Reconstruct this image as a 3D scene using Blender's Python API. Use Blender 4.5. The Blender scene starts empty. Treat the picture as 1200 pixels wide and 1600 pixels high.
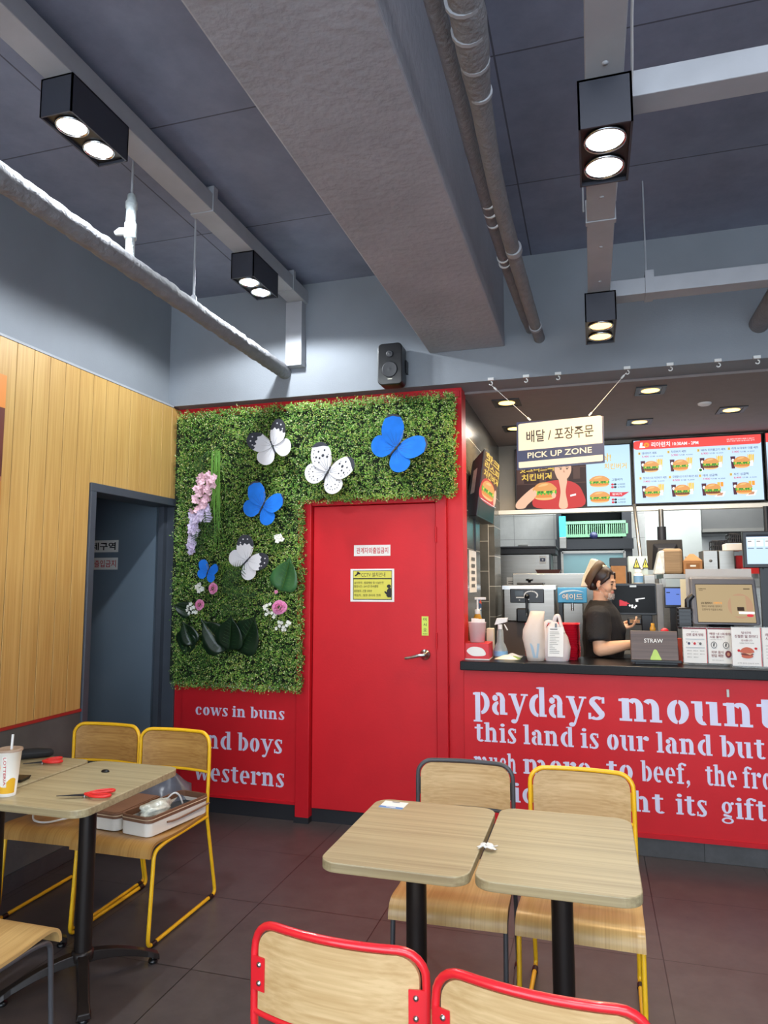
import bpy, bmesh, math, random
from math import sin, cos, pi, radians as R_
from mathutils import Vector as V, Matrix as M
random.seed(7)
SC = bpy.context.scene
COL = SC.collection

# ------------------------------------------------------------------ camera
CAM = V((0.0, 0.0, 1.5)); FPX = 1095.0
YAW, PITCH, ROLL = R_(16.46), R_(5.81), R_(-0.035)
fwd = V((-sin(YAW)*cos(PITCH), cos(YAW)*cos(PITCH), sin(PITCH)))
rt = V((cos(YAW), sin(YAW), 0)); up = rt.cross(fwd)
rt, up = cos(ROLL)*rt+sin(ROLL)*up, -sin(ROLL)*rt+cos(ROLL)*up
cd = bpy.data.cameras.new('camera'); co = bpy.data.objects.new('camera', cd); COL.objects.link(co)
co.matrix_world = M(((rt.x, up.x, -fwd.x, CAM.x), (rt.y, up.y, -fwd.y, CAM.y), (rt.z, up.z, -fwd.z, CAM.z), (0, 0, 0, 1)))
cd.sensor_fit = 'VERTICAL'; cd.sensor_height = 24.0; cd.lens = 24.0*FPX/1600.0; cd.clip_start = 0.05
SC.camera = co

# ------------------------------------------------------------------ light
vs = SC.view_settings; vs.view_transform = 'Standard'; vs.look = 'None'; vs.gamma = 1.0; vs.use_curve_mapping = False
vs.exposure = 0.74
WORLD = 3.1            # daylight coming in through the open shop front behind the viewer
SPOT = 24.0            # each ceiling spot
SPOT_WARM = 20.0
KITCHEN = 52.0
w = bpy.data.worlds.new('daylight'); SC.world = w; w.use_nodes = True
w.node_tree.nodes['Background'].inputs[0].default_value = (0.76, 0.88, 1.0, 1)
w.node_tree.nodes['Background'].inputs[1].default_value = WORLD
try: SC.cycles.sample_clamp_indirect = 6.0; SC.cycles.max_bounces = 8
except Exception: pass

def lamp(name, kind, loc, energy, color, **kw):
    l = bpy.data.lights.new(name, kind); l.energy = energy; l.color = color
    o = bpy.data.objects.new(name, l); COL.objects.link(o); o.location = loc
    for k, v in kw.items():
        if k == 'rot': o.rotation_euler = v
        else: setattr(l, k, v)
    return o
COOL = (0.90, 0.96, 1.0); WARM = (1.0, 0.66, 0.30); NEUT = (1.0, 0.95, 0.86)
# fluorescent panels above the kitchen work area and behind the menu boards
lamp('kitchen_panel_light', 'AREA', (0.2, 5.35, 2.69), KITCHEN*0.40, NEUT, shape='RECTANGLE', size=1.6, size_y=0.5)
lamp('kitchen_panel_light', 'AREA', (0.5, 7.1, 2.69), KITCHEN*1.05, (0.93, 0.98, 1.0), shape='RECTANGLE', size=2.2, size_y=0.8)
lamp('dining_fill_light', 'AREA', (0.6, -0.6, 3.45), 70, (0.97, 0.98, 1.0), shape='RECTANGLE', size=2.4, size_y=1.6)  # soft ambient fill added overhead behind the viewer, out of view, no fixture modelled

# ------------------------------------------------------------------ materials
def lin(c):
    return tuple(((x/255.0)/12.92 if x/255.0 <= 0.04045 else ((x/255.0+0.055)/1.055)**2.4) for x in c)
_m = {}
def mat(name, rgb, rough=0.5, metal=0.0, var=0.08, scale=12.0, bump=0.0, bscale=60.0, emit=0.0, trans=0.0, alpha=1.0, spec=None, coat=0.0, stretch=None):
    if name in _m: return _m[name]
    m = bpy.data.materials.new(name); m.use_nodes = True; nt = m.node_tree; b = nt.nodes['Principled BSDF']
    c = lin(rgb)
    b.inputs['Roughness'].default_value = rough; b.inputs['Metallic'].default_value = metal
    b.inputs['Transmission Weight'].default_value = trans; b.inputs['Alpha'].default_value = alpha
    if spec is not None: b.inputs['Specular IOR Level'].default_value = spec
    if coat: b.inputs['Coat Weight'].default_value = coat
    b.inputs['Base Color'].default_value = (*c, 1)
    if var or bump:
        tc = nt.nodes.new('ShaderNodeTexCoord'); mp = nt.nodes.new('ShaderNodeMapping'); nt.links.new(tc.outputs['Object'], mp.inputs[0])
        if stretch: mp.inputs['Scale'].default_value = stretch
        nz = nt.nodes.new('ShaderNodeTexNoise'); nz.inputs['Scale'].default_value = scale; nz.inputs['Detail'].default_value = 5
        nt.links.new(mp.outputs[0], nz.inputs['Vector'])
        cr = nt.nodes.new('ShaderNodeValToRGB')
        cr.color_ramp.elements[0].position = 0.3; cr.color_ramp.elements[1].position = 0.7
        cr.color_ramp.elements[0].color = (*[x*(1-var) for x in c], 1)
        cr.color_ramp.elements[1].color = (*[min(1, x*(1+var)) for x in c], 1)
        nt.links.new(nz.outputs['Fac'], cr.inputs[0]); nt.links.new(cr.outputs[0], b.inputs['Base Color'])
        if bump:
            n2 = nt.nodes.new('ShaderNodeTexNoise'); n2.inputs['Scale'].default_value = bscale; n2.inputs['Detail'].default_value = 6
            nt.links.new(mp.outputs[0], n2.inputs['Vector'])
            bp = nt.nodes.new('ShaderNodeBump'); bp.inputs['Strength'].default_value = bump; bp.inputs['Distance'].default_value = 0.01
            nt.links.new(n2.outputs['Fac'], bp.inputs['Height']); nt.links.new(bp.outputs[0], b.inputs['Normal'])
    if emit:
        b.inputs['Base Color'].default_value = (*[x*.06 for x in c], 1)
        b.inputs['Emission Color'].default_value = (*c, 1); b.inputs['Emission Strength'].default_value = emit
    _m[name] = m; return m

def wood(name, a, b_, axis=0, rough=0.4, scale=9.0, gloss=0.2):
    """plywood / veneer: fine grain streaks along one axis"""
    if name in _m: return _m[name]
    m = bpy.data.materials.new(name); m.use_nodes = True; nt = m.node_tree; b = nt.nodes['Principled BSDF']
    tc = nt.nodes.new('ShaderNodeTexCoord'); mp = nt.nodes.new('ShaderNodeMapping'); nt.links.new(tc.outputs['Object'], mp.inputs[0])
    s = [scale*9, scale*9, scale*9]
    for q in (axis if isinstance(axis, tuple) else (axis,)): s[q] = scale*0.14
    mp.inputs['Scale'].default_value = s
    nz = nt.nodes.new('ShaderNodeTexNoise'); nz.inputs['Scale'].default_value = 1.0; nz.inputs['Detail'].default_value = 6; nz.inputs['Distortion'].default_value = 0.12
    nt.links.new(mp.outputs[0], nz.inputs['Vector'])
    mp2 = nt.nodes.new('ShaderNodeMapping'); nt.links.new(tc.outputs['Object'], mp2.inputs[0])
    s2 = [scale*1.6]*3
    for q in (axis if isinstance(axis, tuple) else (axis,)): s2[q] = scale*0.07
    mp2.inputs['Scale'].default_value = s2
    n2 = nt.nodes.new('ShaderNodeTexNoise'); n2.inputs['Scale'].default_value = 1.0; n2.inputs['Detail'].default_value = 3
    nt.links.new(mp2.outputs[0], n2.inputs['Vector'])
    mx = nt.nodes.new('ShaderNodeMath'); mx.operation = 'MULTIPLY_ADD'; mx.inputs[1].default_value = 0.6
    nt.links.new(nz.outputs['Fac'], mx.inputs[0])
    m3 = nt.nodes.new('ShaderNodeMath'); m3.operation = 'MULTIPLY'; m3.inputs[1].default_value = 0.4; nt.links.new(n2.outputs['Fac'], m3.inputs[0])
    nt.links.new(m3.outputs[0], mx.inputs[2])
    cr = nt.nodes.new('ShaderNodeValToRGB'); cr.color_ramp.elements[0].position = 0.36; cr.color_ramp.elements[1].position = 0.62
    cr.color_ramp.elements[0].color = (*lin(a), 1); cr.color_ramp.elements[1].color = (*lin(b_), 1)
    nt.links.new(mx.outputs[0], cr.inputs[0]); nt.links.new(cr.outputs[0], b.inputs['Base Color'])
    b.inputs['Roughness'].default_value = rough; b.inputs['Coat Weight'].default_value = gloss; b.inputs['Coat Roughness'].default_value = 0.25
    _m[name] = m; return m

def tiles(name, rgb, grout, bw, bh, off=(0, 0, 0), rot=(0, 0, 0), mortar=0.004, rough=0.3, var=0.12, offset=0.0, bump=0.3, mott=6.0):
    m = bpy.data.materials.new(name); m.use_nodes = True; nt = m.node_tree; b = nt.nodes['Principled BSDF']
    tc = nt.nodes.new('ShaderNodeTexCoord'); mp = nt.nodes.new('ShaderNodeMapping'); nt.links.new(tc.outputs['Object'], mp.inputs[0])
    mp.vector_type = 'POINT'; mp.inputs['Rotation'].default_value = rot; mp.inputs['Location'].default_value = off
    br = nt.nodes.new('ShaderNodeTexBrick'); br.offset = offset; br.squash = 1.0
    br.inputs['Scale'].default_value = 1.0; br.inputs['Brick Width'].default_value = bw; br.inputs['Row Height'].default_value = bh
    br.inputs['Mortar Size'].default_value = mortar; br.inputs['Mortar Smooth'].default_value = 0.1; br.inputs['Bias'].default_value = 0.0
    c = lin(rgb)
    br.inputs['Color1'].default_value = (*[x*(1-var) for x in c], 1); br.inputs['Color2'].default_value = (*[x*(1+var) for x in c], 1)
    br.inputs['Mortar'].default_value = (*lin(grout), 1)
    nt.links.new(mp.outputs[0], br.inputs['Vector'])
    nz = nt.nodes.new('ShaderNodeTexNoise'); nz.inputs['Scale'].default_value = mott; nz.inputs['Detail'].default_value = 8; nz.inputs['Roughness'].default_value = 0.7
    nt.links.new(tc.outputs['Object'], nz.inputs['Vector'])
    cr = nt.nodes.new('ShaderNodeValToRGB'); cr.color_ramp.elements[0].position = 0.3; cr.color_ramp.elements[1].position = 0.75
    cr.color_ramp.elements[0].color = (0.72, 0.72, 0.72, 1); cr.color_ramp.elements[1].color = (1.15, 1.15, 1.15, 1)
    nt.links.new(nz.outputs['Fac'], cr.inputs[0])
    mx = nt.nodes.new('ShaderNodeMix'); mx.data_type = 'RGBA'; mx.blend_type = 'MULTIPLY'; mx.inputs[0].default_value = 1.0
    nt.links.new(br.outputs['Color'], mx.inputs[6]); nt.links.new(cr.outputs[0], mx.inputs[7])
    nt.links.new(mx.outputs[2], b.inputs['Base Color'])
    b.inputs['Roughness'].default_value = rough
    if bump:
        bp = nt.nodes.new('ShaderNodeBump'); bp.inputs['Strength'].default_value = bump; bp.inputs['Distance'].default_value = 0.003; bp.invert = True
        nt.links.new(br.outputs['Fac'], bp.inputs['Height']); nt.links.new(bp.outputs[0], b.inputs['Normal'])
    _m[name] = m; return m

# ------------------------------------------------------------------ mesh helpers
class MB:
    def __init__(s): s.v = []; s.f = []; s.m = []; s.s = []
    def add(s, vs_, fs, m=0, smooth=False):
        o = len(s.v); s.v.extend([tuple(v) for v in vs_])
        for f in fs: s.f.append(tuple(i+o for i in f)); s.m.append(m); s.s.append(smooth)
        return s
    def box(s, x0, x1, y0, y1, z0, z1, m=0):
        return s.add([(x0,y0,z0),(x1,y0,z0),(x1,y1,z0),(x0,y1,z0),(x0,y0,z1),(x1,y0,z1),(x1,y1,z1),(x0,y1,z1)],
                     [(0,3,2,1),(4,5,6,7),(0,1,5,4),(1,2,6,5),(2,3,7,6),(3,0,4,7)], m)
    def hexa(s, a, b, m=0):   # two quads (lists of 4 points), a -> b
        return s.add(list(a)+list(b), [(3,2,1,0),(4,5,6,7),(0,1,5,4),(1,2,6,5),(2,3,7,6),(3,0,4,7)], m)
    def tube(s, pts, r, seg=10, m=0, caps=True, closed=False):
        pts = [V(p) for p in pts]; n = len(pts); rs = r if isinstance(r, (list, tuple)) else [r]*n
        vs_ = []; nrm = None
        for i in range(n):
            a = pts[(i-1) % n] if (closed or i > 0) else pts[i]; b = pts[(i+1) % n] if (closed or i < n-1) else pts[i]
            t = (b-a).normalized() if (b-a).length > 1e-9 else V((0, 0, 1))
            if nrm is None:
                nrm = t.orthogonal().normalized()
            else:
                nrm = (nrm - t*nrm.dot(t)); nrm = nrm.normalized() if nrm.length > 1e-6 else t.orthogonal().normalized()
            bn = t.cross(nrm)
            for k in range(seg):
                a_ = 2*pi*k/seg; vs_.append(pts[i]+(nrm*cos(a_)+bn*sin(a_))*rs[i])
        fs = []
        for i in range(n if closed else n-1):
            for k in range(seg):
                j = (i+1) % n; fs.append((i*seg+k, i*seg+(k+1) % seg, j*seg+(k+1) % seg, j*seg+k))
        s.add(vs_, fs, m, True)
        if caps and not closed:
            s.add(vs_[:seg], [tuple(range(seg-1, -1, -1))], m); s.add(vs_[-seg:], [tuple(range(seg))], m)
        return s
    def lathe(s, prof, c=(0, 0, 0), seg=24, m=0, ax='z', smooth=True):
        vs_ = []
        for (r, z) in prof:
            for k in range(seg):
                a = 2*pi*k/seg; p = (r*cos(a), r*sin(a), z)
                if ax == 'y': p = (r*cos(a), z, -r*sin(a))
                if ax == 'x': p = (z, r*cos(a), r*sin(a))
                vs_.append((p[0]+c[0], p[1]+c[1], p[2]+c[2]))
        fs = [(i*seg+k, i*seg+(k+1) % seg, (i+1)*seg+(k+1) % seg, (i+1)*seg+k) for i in range(len(prof)-1) for k in range(seg)]
        s.add(vs_, fs, m, smooth)
        n = len(prof)-1
        if prof[0][0] > 1e-5: s.add(vs_[:seg], [tuple(range(seg-1, -1, -1))], m)
        if prof[n][0] > 1e-5: s.add(vs_[n*seg:], [tuple(range(seg))], m)
        return s
    def ell(s, c, r, seg=16, rings=10, m=0, mtx=None):
        vs_ = []
        for i in range(rings+1):
            ph = pi*i/rings
            for k in range(seg):
                a = 2*pi*k/seg; p = V((r[0]*sin(ph)*cos(a), r[1]*sin(ph)*sin(a), r[2]*cos(ph)))
                if mtx: p = mtx @ p
                vs_.append(p+V(c))
        fs = [(i*seg+k, (i+1)*seg+k, (i+1)*seg+(k+1) % seg, i*seg+(k+1) % seg) for i in range(rings) for k in range(seg)]
        return s.add(vs_, fs, m, True)
    def prism(s, poly, o, u, v_, n, t=0.001, m=0):   # extruded outline: o + u*x + v*y, thickness t along n
        o, u, v_, n = V(o), V(u), V(v_), V(n); k = len(poly)
        a = [o+u*x+v_*y for x, y in poly]; b = [p+n*t for p in a]
        return s.add(a+b, [tuple(range(k-1, -1, -1)), tuple(range(k, 2*k))]+[(i, (i+1) % k, k+(i+1) % k, k+i) for i in range(k)], m)
    def flat(s, poly, o, u, v_, m=0):
        o, u, v_ = V(o), V(u), V(v_)
        return s.add([o+u*x+v_*y for x, y in poly], [tuple(range(len(poly)))], m)
    def grid(s, fn, nu, nv, m=0, smooth=True):
        vs_ = [fn(i/nu, j/nv) for i in range(nu+1) for j in range(nv+1)]
        return s.add(vs_, [(i*(nv+1)+j, (i+1)*(nv+1)+j, (i+1)*(nv+1)+j+1, i*(nv+1)+j+1) for i in range(nu) for j in range(nv)], m, smooth)
    def xf(s, mtx):
        s.v = [tuple(mtx @ V(p)) for p in s.v]; return s
    def join(s, o, dm=0):
        k = len(s.v); s.v += o.v
        for f, m, sm in zip(o.f, o.m, o.s): s.f.append(tuple(i+k for i in f)); s.m.append(m+dm); s.s.append(sm)
        return s
    def mesh(s, name, mats, off=(0, 0, 0)):
        me = bpy.data.meshes.new(name)
        me.from_pydata([(p[0]-off[0], p[1]-off[1], p[2]-off[2]) for p in s.v], [], s.f)
        for q in (mats if isinstance(mats, (list, tuple)) else [mats]): me.materials.append(q)
        me.polygons.foreach_set('material_index', s.m); me.polygons.foreach_set('use_smooth', s.s); me.update()
        return me

def tag(o, label=None, cat=None, group=None, kind=None):
    for k, v in (('label', label), ('category', cat), ('group', group), ('kind', kind)):
        if v: o[k] = v
    return o
def wloc(p):
    o = V((0, 0, 0))
    while p is not None: o = o+V(p.location); p = p.parent
    return o
def obj(name, mb, mats, parent=None, bevel=0.0, seg=2, solid=0.0, sub=0, loc=None, world=True, label=None):
    """link the collected shapes as ONE mesh; world=True: the shapes are in scene metres"""
    if world:
        if parent is not None: off = wloc(parent)
        elif loc is not None: off = V(loc)
        else:
            n = max(1, len(mb.v)); xs = [p[0] for p in mb.v]; ys = [p[1] for p in mb.v]; zs = [p[2] for p in mb.v]
            off = V(((min(xs)+max(xs))/2, (min(ys)+max(ys))/2, min(zs)))
    else: off = V((0, 0, 0))
    o = bpy.data.objects.new(name, mb.mesh(name, mats, off)); COL.objects.link(o)
    if parent is not None: o.parent = parent
    elif world: o.location = off
    elif loc is not None: o.location = loc
    if solid:
        q = o.modifiers.new('thickness', 'SOLIDIFY'); q.thickness = solid; q.offset = 0
    if bevel:
        q = o.modifiers.new('bevel', 'BEVEL'); q.width = bevel; q.segments = seg; q.limit_method = 'ANGLE'; q.angle_limit = R_(40); q.harden_normals = False
    if sub:
        q = o.modifiers.new('subdiv', 'SUBSURF'); q.levels = sub; q.render_levels = sub
    if label: o['label'] = label
    return o
def thing(name, label, cat, loc=(0, 0, 0), rotz=0.0, group=None):
    o = bpy.data.objects.new(name, None); COL.objects.link(o); o.empty_display_size = 0.05
    o.location = loc; o.rotation_euler = (0, 0, rotz); tag(o, label, cat, group); return o
def dup(root, loc, rotz, label, group=None, mats=None):
    def cp(o, par):
        c = o.copy(); COL.objects.link(c)
        if par is not None: c.parent = par
        if mats and o.type == 'MESH' and any(s.material in mats for s in o.material_slots):
            c.data = o.data.copy()
            for i, q in enumerate(c.data.materials):
                if q in mats: c.data.materials[i] = mats[q]
        for ch in KIDS.get(o.name, [x for x in o.children]): cp(ch, c)
        return c
    r = cp(root, None); r.location = loc; r.rotation_euler = (0, 0, rotz); r['label'] = label
    if group: r['group'] = group
    return r
KIDS = {}
def struct(name, mb, mats, parent=None, **k):
    o = obj(name, mb, mats, parent, **k)
    if parent is None: o['kind'] = 'structure'
    return o

def W(x, y, Y):      # the place seen at this spot of the photograph, at depth Y in the room
    d = rt*((x-600)/FPX)+up*((800-y)/FPX)+fwd
    return CAM+d*((Y-CAM.y)/d.y)
def WX(x, y, X):
    d = rt*((x-600)/FPX)+up*((800-y)/FPX)+fwd
    return CAM+d*((X-CAM.x)/d.x)
def WZ(x, y, Z):
    d = rt*((x-600)/FPX)+up*((800-y)/FPX)+fwd
    return CAM+d*((Z-CAM.z)/d.z)

def smoothpts(pts, n=6, closed=True):
    out = []; k = len(pts)
    for i in range(k if closed else k-1):
        g = (lambda j: pts[j % k]) if closed else (lambda j: pts[max(0, min(k-1, j))])
        p0, p1, p2, p3 = g(i-1), g(i), g(i+1), g(i+2)
        for q in range(n):
            t = q/n
            out.append(tuple(0.5*((2*b)+(-a+c)*t+(2*a-5*b+4*c-d)*t*t+(-a+3*b-3*c+d)*t**3) for a, b, c, d in zip(p0, p1, p2, p3)))
    if not closed: out.append(tuple(pts[-1]))
    return out
def rrect(x0, y0, x1, y1, r, n=5):
    out = []
    for cx, cy, a0 in ((x1-r, y0+r, -90), (x1-r, y1-r, 0), (x0+r, y1-r, 90), (x0+r, y0+r, 180)):
        for i in range(n+1):
            a = R_(a0+90*i/n); out.append((cx+r*cos(a), cy+r*sin(a)))
    return out
def ellipse(cx, cy, rx, ry, n=20): return [(cx+rx*cos(2*pi*i/n), cy+ry*sin(2*pi*i/n)) for i in range(n)]
def fillet(pts, r, n=5):     # 3-D polyline with rounded corners
    pts = [V(p) for p in pts]; out = [pts[0]]
    for i in range(1, len(pts)-1):
        a, b, c = pts[i-1], pts[i], pts[i+1]; rr = min(r, (a-b).length*0.49, (c-b).length*0.49)
        p, q = b+(a-b).normalized()*rr, b+(c-b).normalized()*rr
        for k in range(n+1):
            t = k/n; out.append(p*(1-t)**2+b*2*t*(1-t)+q*t*t)
    out.append(pts[-1]); return out

_tc = {}
def sans(body, bold=0.0):
    """outline text as flat 2-D geometry normalised to its own box"""
    key = (body, bold)
    if key in _tc: return _tc[key]
    c = bpy.data.curves.new('lettering', 'FONT'); c.body = body; c.size = 1.0; c.offset = bold*0.42; c.resolution_u = 3
    o = bpy.data.objects.new('lettering', c); COL.objects.link(o)
    dg = bpy.context.evaluated_depsgraph_get(); me = bpy.data.meshes.new_from_object(o.evaluated_get(dg))
    bpy.data.objects.remove(o); bpy.data.curves.remove(c)
    vs_ = [(v.co.x, v.co.y) for v in me.vertices]; fs = [tuple(p.vertices) for p in me.polygons]
    bpy.data.meshes.remove(me)
    if not vs_: return [], [], 1
    x0 = min(p[0] for p in vs_); x1 = max(p[0] for p in vs_); y0 = min(p[1] for p in vs_); y1 = max(p[1] for p in vs_)
    w_, h_ = max(1e-6, x1-x0), max(1e-6, y1-y0)
    _tc[key] = ([((x-x0)/w_, (y-y0)/h_) for x, y in vs_], fs, w_/h_); return _tc[key]
def write(mb, body, o, u, v_, m=0, bold=0.02, n=None, lift=0.0):
    """fit the text into the parallelogram o,u,v"""
    vs_, fs, _ = sans(body, bold); o, u, v_ = V(o), V(u), V(v_)
    if n is not None: o = o+V(n)*lift
    mb.add([o+u*x+v_*y for x, y in vs_], fs, m)
class Art:
    """flat print on a panel: (x,y) in metres from a corner; each layer lies a hair above the last"""
    def __init__(s, o, u, v_, n=None, step=0.0004):
        s.o = V(o); s.u = V(u).normalized(); s.w = V(v_).normalized(); s.n = V(n) if n is not None else s.u.cross(s.w).normalized()
        s.W = V(u).length; s.H = V(v_).length; s.mb = MB(); s.mats = []; s.step = step; s.k = 0
    def mi(s, m):
        if m not in s.mats: s.mats.append(m)
        return s.mats.index(m)
    def L(s): s.k += 1; return s.o+s.n*(s.step*s.k)
    def poly(s, pts, m): s.mb.flat([(x*s.W, y*s.H) for x, y in pts], s.L(), s.u, s.w, s.mi(m)); return s
    def rect(s, x0, y0, x1, y1, m): return s.poly([(x0, y0), (x1, y0), (x1, y1), (x0, y1)], m)
    def ell(s, cx, cy, rx, ry, m, n=20): return s.poly(ellipse(cx, cy, rx, ry, n), m)
    def text(s, body, x0, y0, x1, y1, m, bold=0.02, skew=0.0):
        o = s.L()+s.u*(x0*s.W)+s.w*(y0*s.H)
        write(s.mb, body, o, s.u*((x1-x0)*s.W)+s.w*(skew*s.H), s.w*((y1-y0)*s.H), s.mi(m), bold); return s
    def obj(s, name, parent): return obj(name, s.mb, s.mats, parent)

def each(name, boxes, mats, parent, **k):     # one object per piece
    for q in boxes: obj(name, q, mats, parent, **k)
def B(*a): return MB().box(*a)
def T(*a, **k): return MB().tube(*a, **k)
# ================================================================== MATERIAL SET
m_red = mat('red_paint', (202, 30, 40), 0.42, var=0.05, scale=5, bump=0.05, bscale=90, spec=.3)
m_reddark = mat('red_frame_paint', (192, 24, 36), 0.42, var=0.05, spec=.3)
m_letter = mat('lilac_white_lettering', (214, 214, 238), 0.5, var=0.02)
m_grey = mat('grey_wall_paint', (138, 143, 150), 0.75, var=0.06, scale=3, bump=0.1, bscale=120)
m_conc = mat('painted_concrete', (104, 103, 108), 0.85, var=0.10, scale=2.5, bump=0.35, bscale=35)
m_beam = mat('painted_concrete_beam', (164, 164, 172), 0.85, var=0.10, scale=3, bump=0.5, bscale=28)
m_slab = tiles('ceiling_slab', (138, 144, 164), (92, 94, 106), 1.8, 0.9, off=(0.3, 0.2, 0), mortar=0.004, rough=0.9, var=0.05, bump=0.2, mott=2.0)
m_duct = mat('painted_tray_grey', (166, 168, 174), 0.6, var=0.06, scale=8, bump=0.05)
m_pipe = mat('wrapped_pipe_grey', (132, 132, 136), 0.8, var=0.10, scale=20, bump=0.7, bscale=50)
m_pipe2 = mat('pipe_wrap_bright', (196, 205, 206), 0.75, var=0.08, scale=25, bump=0.5, bscale=70)
m_black = mat('black_metal', (34, 35, 40), 0.45, var=0.06)
m_blackg = mat('black_plastic', (16, 16, 19), 0.32, var=0.04)
m_dark = mat('dark_frame_grey', (70, 76, 86), 0.5, var=0.05)
m_leaf_door = mat('door_leaf_grey', (104, 118, 132), 0.5, var=0.05, scale=3)
m_chrome = mat('brushed_steel', (196, 196, 194), 0.25, metal=1.0, var=0.06, scale=30)
m_steel = mat('stainless_sheet', (150, 146, 139), 0.34, metal=0.95, var=0.07, scale=4, stretch=(1, 1, 14))
m_white = mat('white_plastic', (226, 226, 224), 0.4, var=0.03)
m_paper = mat('white_paper', (232, 230, 226), 0.7, var=0.02)
m_ink = mat('black_ink', (28, 26, 30), 0.6, var=0.0)
m_inkred = mat('red_ink', (196, 34, 44), 0.6, var=0.0)
m_yell = mat('yellow_frame_paint', (245, 190, 30), 0.35, var=0.04, coat=0.3)
m_redf = mat('red_chair_paint', (222, 34, 44), 0.28, var=0.04, coat=0.5)
m_gryf = mat('charcoal_chair_paint', (72, 72, 76), 0.4, var=0.04)
m_floor = tiles('floor_tile', (78, 71, 71), (26, 23, 24), 0.5925, 0.595, off=(-0.23+0.5925*20, -3.166+0.595*20, 0), mortar=0.0022, rough=0.34, var=0.10, bump=0.2, mott=9.0)
m_kick = tiles('skirting_tile', (70, 70, 72), (24, 24, 26), 0.6, 0.3, off=(12.36, 3, 0), rot=(R_(-90), 0, 0), mortar=0.002, rough=0.4, var=0.08, mott=14)
m_low = mat('grey_cement_panel', (92, 92, 90), 0.7, var=0.22, scale=5, bump=0.15, bscale=40)
m_ply = wood('plywood', (158, 112, 58), (205, 165, 104), 0, 0.35)
m_plyx = wood('pale_plywood', (190, 154, 104), (214, 182, 134), 0, 0.4, 15)
m_top = wood('pale_oak_laminate', (156, 141, 108), (186, 172, 134), 0, 0.4, 11.0, 0.12)
m_bolt = mat('bolt_steel', (190, 190, 190), 0.25, metal=1.0, var=0)
m_kwall = tiles('kitchen_wall_tile', (206, 206, 202), (150, 150, 148), 0.45, 0.27, off=(12.1, 6.1, 0), rot=(R_(-90), 0, 0), mortar=0.003, rough=0.25, var=0.02, offset=0.0, mott=2)
m_stile = tiles('grey_side_tile', (98, 96, 90), (196, 190, 178), 0.25, 0.125, off=(6.1, 3.02, 0), rot=(R_(-90), 0, R_(90)), mortar=0.003, rough=0.22, var=0.14, offset=0.5, mott=5)
m_kceil = mat('kitchen_ceiling_grey', (140, 130, 128), 0.8, var=0.04)
m_bulk = mat('bulkhead_grey', (150, 142, 130), 0.7, var=0.03)
m_granite = mat('black_granite', (15, 15, 17), 0.30, spec=.18, var=0.6, scale=220)
m_glow_c = mat('lamp_glow_cool', (244, 250, 255), 0.5, var=0, emit=9)
m_glow_w = mat('lamp_glow_warm', (255, 200, 104), 0.5, var=0, emit=3.2)
m_housing = mat('spot_housing', (54, 56, 66), 0.5, var=0.05)
m_ring = mat('lamp_reflector', (200, 202, 205), 0.2, metal=1.0, var=0)

def plank_mat():
    m = bpy.data.materials.new('oak_planks'); m.use_nodes = True; nt = m.node_tree; b = nt.nodes['Principled BSDF']
    tc = nt.nodes.new('ShaderNodeTexCoord'); sp = nt.nodes.new('ShaderNodeSeparateXYZ'); nt.links.new(tc.outputs['Object'], sp.inputs[0])
    dv = nt.nodes.new('ShaderNodeMath'); dv.operation = 'DIVIDE'; dv.inputs[1].default_value = 0.115; nt.links.new(sp.outputs['Y'], dv.inputs[0])
    fl = nt.nodes.new('ShaderNodeMath'); fl.operation = 'FLOOR'; nt.links.new(dv.outputs[0], fl.inputs[0])
    wn = nt.nodes.new('ShaderNodeTexWhiteNoise'); wn.noise_dimensions = '1D'; nt.links.new(fl.outputs[0], wn.inputs['W'])
    mp = nt.nodes.new('ShaderNodeMapping'); mp.inputs['Scale'].default_value = (90, 90, 2.2); nt.links.new(tc.outputs['Object'], mp.inputs[0])
    cb = nt.nodes.new('ShaderNodeVectorMath'); cb.operation = 'ADD'; nt.links.new(mp.outputs[0], cb.inputs[0])
    sc = nt.nodes.new('ShaderNodeVectorMath'); sc.operation = 'SCALE'; sc.inputs['Scale'].default_value = 17.0; nt.links.new(wn.outputs['Color'], sc.inputs[0]); nt.links.new(sc.outputs[0], cb.inputs[1])
    nz = nt.nodes.new('ShaderNodeTexNoise'); nz.inputs['Scale'].default_value = 1.0; nz.inputs['Detail'].default_value = 6; nt.links.new(cb.outputs[0], nz.inputs['Vector'])
    ad = nt.nodes.new('ShaderNodeMath'); ad.operation = 'MULTIPLY_ADD'; ad.inputs[1].default_value = 0.22; nt.links.new(wn.outputs['Value'], ad.inputs[0]); nt.links.new(nz.outputs['Fac'], ad.inputs[2])
    cr = nt.nodes.new('ShaderNodeValToRGB'); cr.color_ramp.elements[0].position = 0.35; cr.color_ramp.elements[1].position = 0.82
    cr.color_ramp.elements[0].color = (*lin((188, 144, 76)), 1); cr.color_ramp.elements[1].color = (*lin((212, 172, 102)), 1)
    nt.links.new(ad.outputs[0], cr.inputs[0]); nt.links.new(cr.outputs[0], b.inputs['Base Color']); b.inputs['Roughness'].default_value = 0.45
    return m
m_plank = plank_mat()

XL = -2.78; YB = 4.30; ZC = 3.50
# ------------------------------------------------------------------ shell
struct('floor', MB().box(-4.4, 3.4, -3.0, 8.6, -0.10, 0.0), m_floor, loc=(0, 0, 0))
struct('ceiling', MB().box(-4.4, 3.4, -3.0, 4.2, ZC, ZC+0.12), m_slab, loc=(0, 0, 0))
struct('wall_right', MB().box(3.2, 3.4, -3.0, 8.6, 0, ZC), m_grey)
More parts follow.
